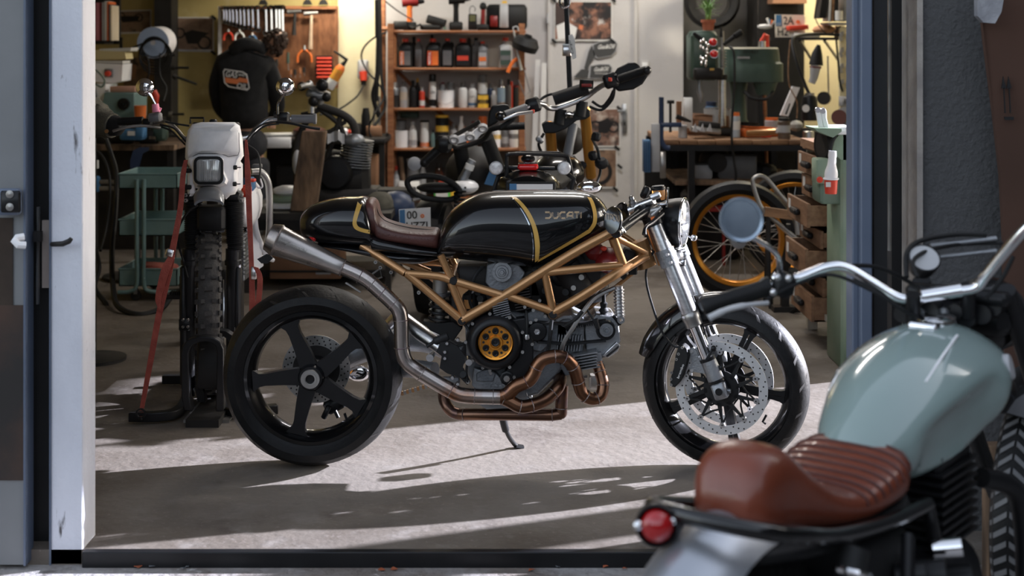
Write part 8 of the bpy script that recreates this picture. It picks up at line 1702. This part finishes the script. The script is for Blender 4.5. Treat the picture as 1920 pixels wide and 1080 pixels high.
pot('brown_jar', 'brown jar with black lid standing on the bench front', 'jar', 1470, 255, .085, .14, M('dusty_brown_jar', (.10, .065, .045), rough=.5), m_matte, m_lgrey, YW+.1); pot('steel_cup', 'short brushed steel cup below the black flask', 'cup', 1516, 250, .075, .06, m_alu, None, None, YW+.08); pot('glass_tumbler', 'clear glass tumbler near the blue clamp', 'glass', 1280, 240, .06, .10, m_lgrey, None, None, YW+.2); pot('dark_bottle', 'blue plastic bottle behind the silver column', 'bottle', 1334, 230, .09, .22, m_blue, m_navy, None, YW+.8)
for i, (x, w_, h, m, lb) in enumerate(((1330, .26, .13, m_card, 'brown carton on the back of the bench behind the vise'), (1300, .12, .10, m_card, 'small brown carton behind the blue clamp'), (1420, .25, .06, m_orange, 'orange lidded tray on the bench before the green drill'), (1345, .14, .18, m_lgrey, 'pale carton with dark print behind the pillar drill'), (1402, .1, .09, m_dark, 'black tool on the bench at the foot of the green drill'))):
    c = P(x, 240, YW+.62 if i not in (2, 4) else YW+.35); t = thing('carton' if i in (0, 1, 3) else 'tray' if i == 2 else 'tool', lb, ['carton', 'carton', 'tray', 'carton', 'tool'][i], (c.x, c.y, zt2)); obj('box', MB().box((c.x, c.y, zt2+h/2+.001), (w_, .14, h), (0, 0, .15*i), b=.003), m, t); obj('flap', MB().box((c.x, c.y-.02, zt2+h+.006), (w_*.9, .12, .006), (0, .06, .15*i)), m_dark if i == 4 else m, t)
bk2 = thing('paint_brush_tray', 'wooden handled flat tool lying along the bench front', 'tool', P(1430, 258, YW+.12)); obj('handle', MB().tube([P(1400, 250, YW+.12), P(1432, 249, YW+.12), P(1462, 246, YW+.12)], [.02, .024, .018], 8), m_bronze, bk2); obj('blade', MB().box(P(1462, 245, YW+.12), (.06, .04, .03)), m_paper, bk2)
fl = thing('black_flask', 'tall black flask with round white emblem on the bench', 'flask', P(1518, 225, YW+.3)); c = P(1518, 226, YW+.3)
obj('body', MB().lathe([(0, 0), (.052, 0), (.054, .01), (.054, .13), (.045, .165), (.03, .175), (0, .175)], c, (0, 0, 1), 24), m_blackmetal, fl); obj('collar', MB().lathe([(.032, .172), (.032, .19), (0, .19)], c, (0, 0, 1), 18), m_steel, fl); obj('flask_stand', MB().lathe([(0, 0), (.05, 0), (.05, .06), (0, .06)], V((c.x, c.y, zt2)), (0, 0, 1), 18), m_dark, fl)
obj('emblem', MB().lathe([(0, .001), (.026, .001), (.026, -.004)], c+V((-.035, -.043, .085)), (-.6, -.8, 0), 20), m_whitep, fl)
bl_ = thing('blade_guard', 'upright white angled bracket leaning on the bench', 'bracket', P(1480, 225, YW+.5)); obj('bracket', MB().prism([P(x, y, YW+.5) for x, y in ((1463, 216), (1486, 162), (1500, 164), (1497, 172), (1478, 218))], (0, .03, 0)), m_white, bl_); obj('slot', MB().prism([P(x, y, YW+.495) for x, y in ((1472, 214), (1480, 194), (1482, 194), (1475, 215))], (0, .004, 0)), m_dark, bl_)
pb = thing('plastic_bag', 'crumpled clear bag on the bench beside the brown jar', 'bag', P(1493, 245, YW+.4)); obj('bag', MB().sph(P(1493, 236, YW+.4), (.05, .05, .04), 10), M('crumpled_bag', (.45, .44, .4), (.3, .29, .26), sc=30, rough=.3, bump=.6), pb)
# wall shelf with number plate
YP2 = 10.6
ws2 = thing('wall_shelf', 'dark shelf on the cream wall carrying a number plate', 'shelf', P(1500, 72, YP2)); obj('board', MB().bb(P(1445, 0, YP2).x, P(1582, 0, YP2).x, YP2, YP2+.45, P(0, 75, YP2).z, P(0, 70, YP2).z), m_dark, ws2)
for x0, x1 in ((1500, 1526), (1546, 1576)): obj('bracket', MB().tube([P(x0, 76, YP2+.05), P(x1, 118, YP2+.4)], .012, 6), m_steel, ws2)
pl2 = thing('number_plate', 'white number plate reading 2A and H2 with blue band standing on the dark shelf', 'number plate', P(1482, 70, YP2+.1)); Yq = YP2+.1
obj('plate', MB().prism([P(x, y, Yq) for x, y in ((1453, 27), (1509, 28), (1510, 70), (1454, 70))], (0, .008, 0)), M('cream_plate', (.72, .66, .55), rough=.5), pl2); obj('blue_band', MB().prism([P(x, y, Yq-.003) for x, y in ((1455, 28), (1465, 28), (1466, 49), (1455, 49))], (0, .003, 0)), m_blue, pl2)
for tx, x, y, w_, h in (('2A', 1469, 46, 19, 15), ('H2', 1458, 67, 20, 15), ('CZ', 1457, 47, 7, 4)): obj('plate_text', text_mb(tx, P(x, y, Yq-.004), (1, 0, 0), (0, 0, 1), h/FPX*Yq, w_/FPX*Yq, .001, bold=.01), m_dark if tx != 'CZ' else m_whitep, pl2)
obj('plate_seal', MB().ring(P(1496, 41, Yq-.004), (0, 1, 0), .004, .014, .003, 8), m_orange, pl2)
for i, (x, y, w_, h, m, nm, lb, ct) in enumerate(((1494, 52, .15, .035, m_red, 'red_holder', 'red plastic strip lying before the number plate', 'strip'), (1465, 60, .0, .0, None, '', '', ''), (1545, 56, .18, .08, m_card, 'paper_bag', 'crumpled brown paper bag on the dark shelf', 'bag'), (1510, 66, .2, .03, m_paper, 'paper_stack', 'loose white papers on the dark shelf', 'paper'), (1574, 60, .05, .09, m_woodh, 'wooden_pot', 'small wooden pot at the right of the dark shelf', 'pot'))):
    if not nm: continue
    c = P(x, y, YP2+.08); t = thing(nm, lb, ct, P(x, 70, YP2+.08)); obj('body', MB().box(c, (w_, .1, h), (0, -.06 if i == 0 else 0, .1), b=.003) if i != 2 else MB().sph(c, (w_/2, .08, h/2), 12), m, t)
mk = thing('marker_bundle', 'bundle of pale markers and rag at the left of the number plate', 'markers', P(1440, 62, YP2+.05))
for k in range(4): obj('marker', MB().cyl(P(1446-k*2, 52, YP2+.05), P(1438+k*5, 34+k*2, YP2+.05), .009, n=8), (m_whitep, m_blue, m_orange, m_lgrey)[k], mk)
obj('rag', MB().sph(P(1434, 50, YP2+.05), (.06, .04, .02), 10), m_lgrey, mk)
sc2 = thing('orange_square', 'orange red tool with silver roll on top of the green drill', 'tool', P(1434, 88, 10.2)); obj('tool_arm', MB().tube([P(1427, 78, 10.2), P(1435, 64, 10.2), P(1439, 66, 10.2), P(1439, 88, 10.2)], .013, 6), m_red, sc2); obj('roll', MB().cyl(P(1429, 89, 10.15), P(1429, 77, 10.15), .026, n=14), m_alu, sc2)
# plates/books and rack top right
YR2 = 10.4
rkk = thing('folder_rack', 'row of black and white folders and a tub at the top right shelf', 'folders', P(1560, 44, YR2)); obj('shelf_board', MB().bb(P(1555, 0, YR2).x, P(1605, 0, YR2).x, YR2, YR2+.3, P(0, 47, YR2).z, P(0, 42, YR2).z), m_steel, rkk)
for i, (x, w_, m, y0) in enumerate(((1546, 12, m_matte, -8), (1555, 4, m_whitep, -6), (1561, 4, m_woodh, -4), (1567, 8, m_matte, -8), (1588, 12, m_alud, -8))): obj('folder', MB().prism([P(x-w_/2+2, y0, YR2+.05), P(x+w_/2+2, y0, YR2+.05), P(x+w_/2-(4 if i == 0 else 0), 40 if i else 34, YR2+.05), P(x-w_/2-(4 if i == 0 else 0), 40 if i else 34, YR2+.05)], (0, .2, 0)), m, rkk)
obj('tub', MB().lathe([(0, 0), (.028, 0), (.028, .07), (0, .07)], P(1573, 38, YR2), (0, 0, 1), 16), m_paper, rkk)
for k in range(4):
    t = thing('hole_saw', ['topmost pair of grey hooked tool holders at the right rack', 'second pair of grey hooked tool holders at the right rack', 'third pair of grey hooked tool holders at the right rack', 'lowest pair of grey hooked tool holders at the right rack'][k], 'tool holder', P(1585, 80+k*30, YR2), 'hooked tool holders on the rack')
    for q in (0, 1): obj('holder', MB().rings([[P(1580+q*12+dx*s_, 70+k*30+dy, YR2-.05+dd) for dx, dy in ((-4, -10), (2, -12), (3, -4), (-1, 0), (2, 6), (-5, 8), (-7, 0))] for s_, dd in ((1, 0), (1, .08))]), m_steel, t, bevel=.004)
# sander + beige items lower right rack
sn = thing('belt_sander', 'grey bench grinder with round red brown disc at the right', 'grinder', P(1580, 235, 9.4)); obj('housing', MB().rings([[P(1585+math.cos(a)*20, 222+min(14, -math.sin(a)*22), 9.35+dd) for a in [2*math.pi*i/24 for i in range(24)]] for dd in (0, .2)]), m_lgrey, sn); obj('disc', MB().cyl(P(1573, 220, 9.33), P(1574, 220, 9.36), .05, n=24), M('sanding_disc', (.16, .07, .06), rough=.9), sn); obj('label', MB().box(P(1590, 222, 9.33), (.03, .01, .06)), m_lgreen, sn)
tpn = thing('tool_rack', 'narrow cream rack board carrying the hooked tool holders', 'rack', P(1593, 240, 10.48)); obj('panel', MB().bb(P(1574, 0, 10.48).x, P(1616, 0, 10.48).x, 10.46, 10.5, P(0, 235, 10.48).z, P(0, 50, 10.48).z), m_cream, tpn)
g3 = thing('small_carton', 'grey carton with vent slots beneath the tool holders', 'carton', P(1590, 200, YR2)); obj('box', MB().box(P(1588, 190, YR2), (.1, .1, .07), b=.004), m_lgrey, g3)
for k in range(4): obj('slot', MB().box(P(1584+k*4, 190, YR2-.052), (.006, .004, .04)), m_dark, g3)
# plug hanging with black cone
pg = thing('grey_plug', 'grey industrial connector with black taped cone hanging on the cream wall', 'connector', P(1524, 158, 9.9)); obj('cone', MB().tube([P(1535, 84, 9.9), P(1532, 100, 9.9), P(1530, 122, 9.9)], [.012, .035, .05], 14), m_matte, pg); obj('connector', MB().tube([P(1530, 122, 9.9), P(1528, 130, 9.9), P(1526, 146, 9.9), P(1522, 156, 9.9)], [.04, .036, .028, .024], 16), m_lgrey, pg); obj('red_ring', MB().torus(P(1529, 126, 9.9), (0.1, 0, 1), .038, .005, 20, 6), m_darkred, pg)
rw_ = thing('round_brush', 'dark round wire brush on a thin rod against the cream wall', 'brush', P(1546, 190, 10.5)); obj('brush_disc', MB().cyl(P(1544, 184, 10.4), P(1546, 184, 10.46), .048, n=20), m_dark, rw_); obj('rod', MB().cyl(P(1552, 105, 10.45), P(1554, 190, 10.45), .006, n=6), m_steel, rw_)
wire('thick black cable curving from the shelf down into the flask', [(1580, 66, 10.4), (1540, 64, 10.3), (1500, 66, 10.1), (1486, 76, 10), (1492, 110, 9.9), (1506, 150, 9.85), (1517, 176, 9.8)], .012)
wire('thin brown wire hanging beside the green drill', [(1482, 74, 10), (1478, 120, 9.95), (1480, 160, 9.9), (1494, 190, 9.9), (1494, 222, 9.85)], .004, m=m_woodh)
wire('black cord running down the right rack', [(1568, 75, 10.2), (1572, 120, 10.2), (1574, 150, 10.2), (1580, 172, 10.2)], .008)
wire('thin black wire hooked over the folders and the shelf', [(1535, 0, 10.3), (1528, 30, 10.3), (1540, 54, 10.3), (1556, 64, 10.3), (1576, 50, 10.3)], .004)
wire('black cable hanging in front of the pillar drill and bench', [(1368, 88, 9.5), (1376, 100, 9.45), (1377, 160, 9.42), (1373, 220, 9.42), (1372, 262, 9.42), (1376, 300, 9.45), (1380, 330, 9.45), (1374, 358, 9.5)], .008)
tyr = thing('spare_tyre', 'dark tyre hanging high on the dim wall behind the plant', 'tyre', P(1330, 50, 11.5)); obj('tyre', MB().lathe([(.15, -.05), (.20, -.06), (.23, 0), (.20, .06), (.15, .05)], P(1335, 2, 11.6), (0, 1, 0), 48, close=True), m_rubber, tyr); obj('rim', MB().ring(P(1335, 2, 11.6), (0, 1, 0), .13, .15, .06, 48), m_dark, tyr)
dkp = thing('dark_cabinet', 'tall dark cabinet against the back wall behind the green drill', 'cabinet', P(1465, 300, 11.5)); obj('carcass', MB().bb(P(1420, 0, 11.5).x, P(1508, 0, 11.5).x, 11.5, 12.0, 0, 2.3), m_dark, dkp); obj('door', MB().bb(P(1424, 0, 11.49).x, P(1504, 0, 11.49).x, 11.48, 11.5, .1, 2.25), m_blackmetal, dkp)
t = thing('top_box', 'brown box on top of the dark cabinet', 'box', P(1470, 8, 11.4)); obj('box', MB().bb(P(1445, 0, 11.3).x, P(1508, 0, 11.3).x, 11.2, 11.45, P(0, 7, 11.3).z, 2.2), m_card, t)
# ---- drawer cabinet facing left ----
dc = thing('drawer_cabinet', 'beige cabinet of worn wooden drawers pulled out by different amounts', 'cabinet', (1.75, 7.2, 0))
m_beige = mixmat('worn_beige_paint', [((.42, .38, .31), 0, 0, 0, None), ((.33, .29, .23), 3, .45, .65, None), ((.08, .05, .03), 22, .70, .76, None)], rough=.7, bump=.2)
CX0, CY0, CY1 = 1.545, 6.93, 7.45
zc = lambda y, Y=6.95: P(0, y, Y).z
obj('side_panel', MB().bb(CX0+.0, 2.0, CY0-.02, CY0, .14, zc(372)), m_beige, dc); obj('side_panel', MB().bb(CX0, 2.0, CY1, CY1+.02, .14, zc(290)), m_beige, dc); obj('back_panel', MB().bb(1.98, 2.0, CY0, CY1, .14, zc(290)), m_beige, dc); obj('base_board', MB().bb(CX0-.02, 2.0, CY0-.02, CY1+.02, .14, .17), m_beige, dc)
for x in (CX0, 1.95):
    for y in (CY0-.01, CY1-.03): obj('leg', MB().bb(x, x+.05, y, y+.05, 0, .15), m_beige, dc)
obj('top_board', MB().bb(CX0-.02, 2.0, CY0-.02, CY1+.02, zc(292), zc(286)), m_drawer, dc)
for i, (y0, y1, out) in enumerate(((294, 338, .02), (338, 385, .0), (380, 430, .075), (431, 470, .01), (465, 520, .085), (520, 560, .0), (552, 606, .055))):
    za, zb_ = zc(y1-3), zc(y0+2); xo = CX0-.03-out
    d = obj('drawer', MB().bb(xo, xo+.016, CY0+.01, CY1-.01, za, zb_), m_drawer, dc, bevel=.002)
    for yy in (CY0+.012, CY1-.028): obj('drawer_side', MB().bb(xo+.016, 1.95, yy, yy+.016, za, zb_-.01), m_drawer, d)
    obj('drawer_bottom', MB().bb(xo+.016, 1.95, CY0+.012, CY1-.012, za, za+.008), m_drawer, d)
    zm = (za+zb_)/2; obj('cup_handle', MB().bb(xo-.03, xo, CY0+.17, CY0+.31, zm-.016, zm+.014, .008), m_blackmetal, d); obj('paper_label', MB().bb(xo-.002, xo, CY1-.10, CY1-.05, zm-.01, zm+.04), m_paper, d)
cb2 = thing('wood_box', 'plain wooden box on top of the drawer cabinet', 'box', (1.56, 7.3, zc(286))); obj('box', MB().bb(1.50, 1.75, 7.02, 7.4, zc(286), zc(270)), m_drawer, cb2)
gw = thing('grinding_wheel', 'dark worn grinding wheel on top of the drawer cabinet', 'wheel', (1.55, 6.9, zc(286))); obj('wheel', MB().lathe([(0, -.02), (.085, -.02), (.09, 0), (.085, .02), (0, .02)], P(1550, 272, 6.85), (1, .35, 0), 32), m_rubber, gw)
# ---- pale green machine at the gate post ----
gm2 = thing('green_machine', 'pale green standing machine beside the drawer cabinet', 'machine', (1.72, 6.6, 0)); Ym = 6.5
x0 = P(1577, 0, Ym).x
obj('column', MB().bb(x0, x0+.5, Ym, Ym+.3, 0, P(0, 245, Ym).z, .01), m_lgreen, gm2); obj('motor_box', MB().bb(P(1541, 0, Ym).x, x0+.02, Ym+.02, Ym+.22, P(0, 384, Ym).z, P(0, 320, Ym).z, .012), m_green, gm2); obj('mount', MB().bb(P(1530, 0, Ym).x, P(1556, 0, Ym).x, Ym-.01, Ym+.1, P(0, 344, Ym).z, P(0, 298, Ym).z, .006), m_lgreen, gm2)
obj('head', MB().prism([P(x, y, Ym) for x, y in ((1577, 250), (1566, 262), (1560, 285), (1577, 300), (1600, 300), (1600, 240), (1582, 240))], (0, .25, 0)), m_lgreen, gm2); obj('white_cap', MB().bb(P(1566, 0, Ym).x, P(1602, 0, Ym).x, Ym-.02, Ym+.2, P(0, 252, Ym).z, P(0, 238, Ym).z, .006), m_white, gm2)
obj('black_hose', MB().tube(spl([P(1566, 255, Ym-.02), P(1559, 270, Ym-.03), P(1556, 290, Ym-.03), P(1556, 306, Ym-.03)], 4), .008, 8), m_matte, gm2); obj('pulley', MB().lathe([(0, -.02), (.06, -.02), (.065, 0), (.06, .02), (0, .02)], P(1548, 272, Ym+.1), (1, .3, 0), 28), m_dark, gm2)
for pts in (((1529, 204), (1533, 202), (1540, 216), (1544, 240), (1536, 240)), ((1538, 206), (1544, 201), (1550, 208), (1550, 222), (1556, 244), (1546, 244))): obj('guard_arm', MB().prism([P(x, y, Ym-.05) for x, y in pts], (0, .02, 0)), m_white, gm2, bevel=.003)
for x, y in ((1533, 206), (1543, 208)): obj('arm_bolt', MB().lathe([(0, .004), (.012, .004), (.014, 0)], P(x, y, Ym-.05), (0, -1, 0), 14), m_alu, gm2)
obj('work_table', MB().prism([P(x, y, Ym-.1) for x, y in ((1526, 240), (1578, 241), (1578, 247), (1562, 258), (1532, 246))], (0, .2, 0)), m_lgreen, gm2); obj('red_stop', MB().lathe([(0, .01), (.013, .008), (.015, 0)], P(1537, 337, Ym-.012), (0, -1, 0), 14), m_red, gm2)
rp = thing('red_white_plug', 'white and red industrial plug hanging on the green machine', 'plug', P(1558, 361, 6.38)); Yr = 6.38
obj('grip', MB().lathe([(.017, .125), (.019, .10), (.017, .095), (.02, .06), (.028, .035), (.03, .02), (.028, 0)], P(1558, 335, Yr)-V((0, 0, 0)), (0.06, 0, 1), 22), m_white, rp); obj('collar', MB().torus(P(1558, 335, Yr), (0, 0, 1), .031, .005, 24, 6), m_white, rp)
obj('red_sleeve', MB().lathe([(0, -.065), (.026, -.065), (.030, -.004), (0, 0)], P(1558, 336, Yr), (0, 0, 1), 22), m_red, rp); obj('label', MB().box(P(1553, 346, Yr-.03), (.022, .004, .022)), m_paper, rp); obj('cord', MB().tube([P(1560, 305, Yr), P(1558, 296, Yr+.05), P(1556, 285, Yr+.08)], .010, 8), m_matte, rp)
# ---- gold rimmed wheels under the bench ----
def spoked(label, x, y, Y, Ro, yaw, zc_):
    t = thing('spoked_wheel', label, 'wheel', (P(x, 0, Y).x, Y, 0), 'gold rimmed wheels under the bench'); m = Matrix.Translation((P(x, 0, Y).x, Y, zc_)) @ Matrix.Rotation(yaw, 4, 'Z')
    obj('tyre', MB().lathe([(Ro*.77, -.035), (Ro*.86, -.055), (Ro*.96, -.045), (Ro, 0), (Ro*.96, .045), (Ro*.86, .055), (Ro*.77, .035)], axis=(0, 1, 0), n=64, close=True).xf(m), m_rubber, t)
    rim = obj('rim', MB().lathe([(Ro*.79, -.035), (Ro*.77, -.04), (Ro*.71, -.028), (Ro*.69, 0), (Ro*.71, .028), (Ro*.77, .04), (Ro*.79, .035), (Ro*.73, 0)], axis=(0, 1, 0), n=64, close=True).xf(m), m_goldano, t, 'gold anodised rim')
    obj('hub', MB().lathe([(.012, -.06), (.045, -.058), (.047, -.05), (.022, -.04), (.022, .04), (.047, .05), (.012, .06)], axis=(0, 1, 0), n=28, close=True).xf(m), m_alud, t)
    for i in range(32):
        a = 2*math.pi*i/32; sg = 1 if i % 2 else -1; b = a+(.75 if i % 4 < 2 else -.75); obj('spoke', MB().cyl((math.cos(b)*.04, sg*.045, math.sin(b)*.04), (math.cos(a)*Ro*.70, 0, math.sin(a)*Ro*.70), .0022, n=5).xf(m), m_steel, t)
spoked('gold rimmed spoked wheel with dark tyre leaning under the bench, nearest the viewer', 1383, 463, 8.3, .345, R(-2), .347)
spoked('second gold rimmed wheel half hidden behind the first near the drawers', 1492, 460, 9.0, .345, R(-18), .347)
sf = thing('seat_frame', 'bent steel tube seat subframe leaning beside the gold wheel', 'frame', (P(1440, 0, 8.0).x, 8.0, 0)); K = lambda x, y, Y=8.0: P(x, y, Y)
obj('frame_tube', MB().tube(spl([K(1505, 458), K(1460, 420), K(1432, 395), K(1420, 372), K(1412, 345), K(1414, 334), K(1426, 330), K(1440, 338), K(1462, 365), K(1486, 395), K(1496, 440)], 4), .013, 10), m_steel, sf); obj('bottom_tube', MB().tube([K(1436, 398), K(1480, 440), K(1505, 462)], .012, 8), m_alu, sf); obj('brace', MB().box(K(1460, 400), (.16, .04, .05), (0, R(8), 0)), m_woodh, sf); obj('leg_tube', MB().tube([K(1440, 400), K(1441, 520), K(1450, 625)], .014, 8), m_dark, sf)
for x in (1441, 1478): obj('leg_tube', MB().tube([K(x, 420), V((K(x, 0).x, 8.1, .01))], .014, 8), m_dark, sf)
# black stand and clutter near the drawers' foot
ft = thing('paddock_stand', 'dark steel stand on the floor beside the drawer cabinet', 'stand', (P(1475, 0, 7.9).x, 7.9, 0)); obj('upright', MB().bb(P(1466, 0, 7.9).x, P(1480, 0, 7.9).x, 7.9, 7.95, 0, P(0, 520, 7.9).z), m_dark, ft); obj('foot_bar', MB().bb(P(1450, 0, 7.9).x, P(1500, 0, 7.9).x, 7.88, 7.97, 0, .03), m_dark, ft); obj('arm', MB().tube([P(1478, 590, 7.9), P(1502, 572, 7.8)], .014, 8), m_matte, ft)
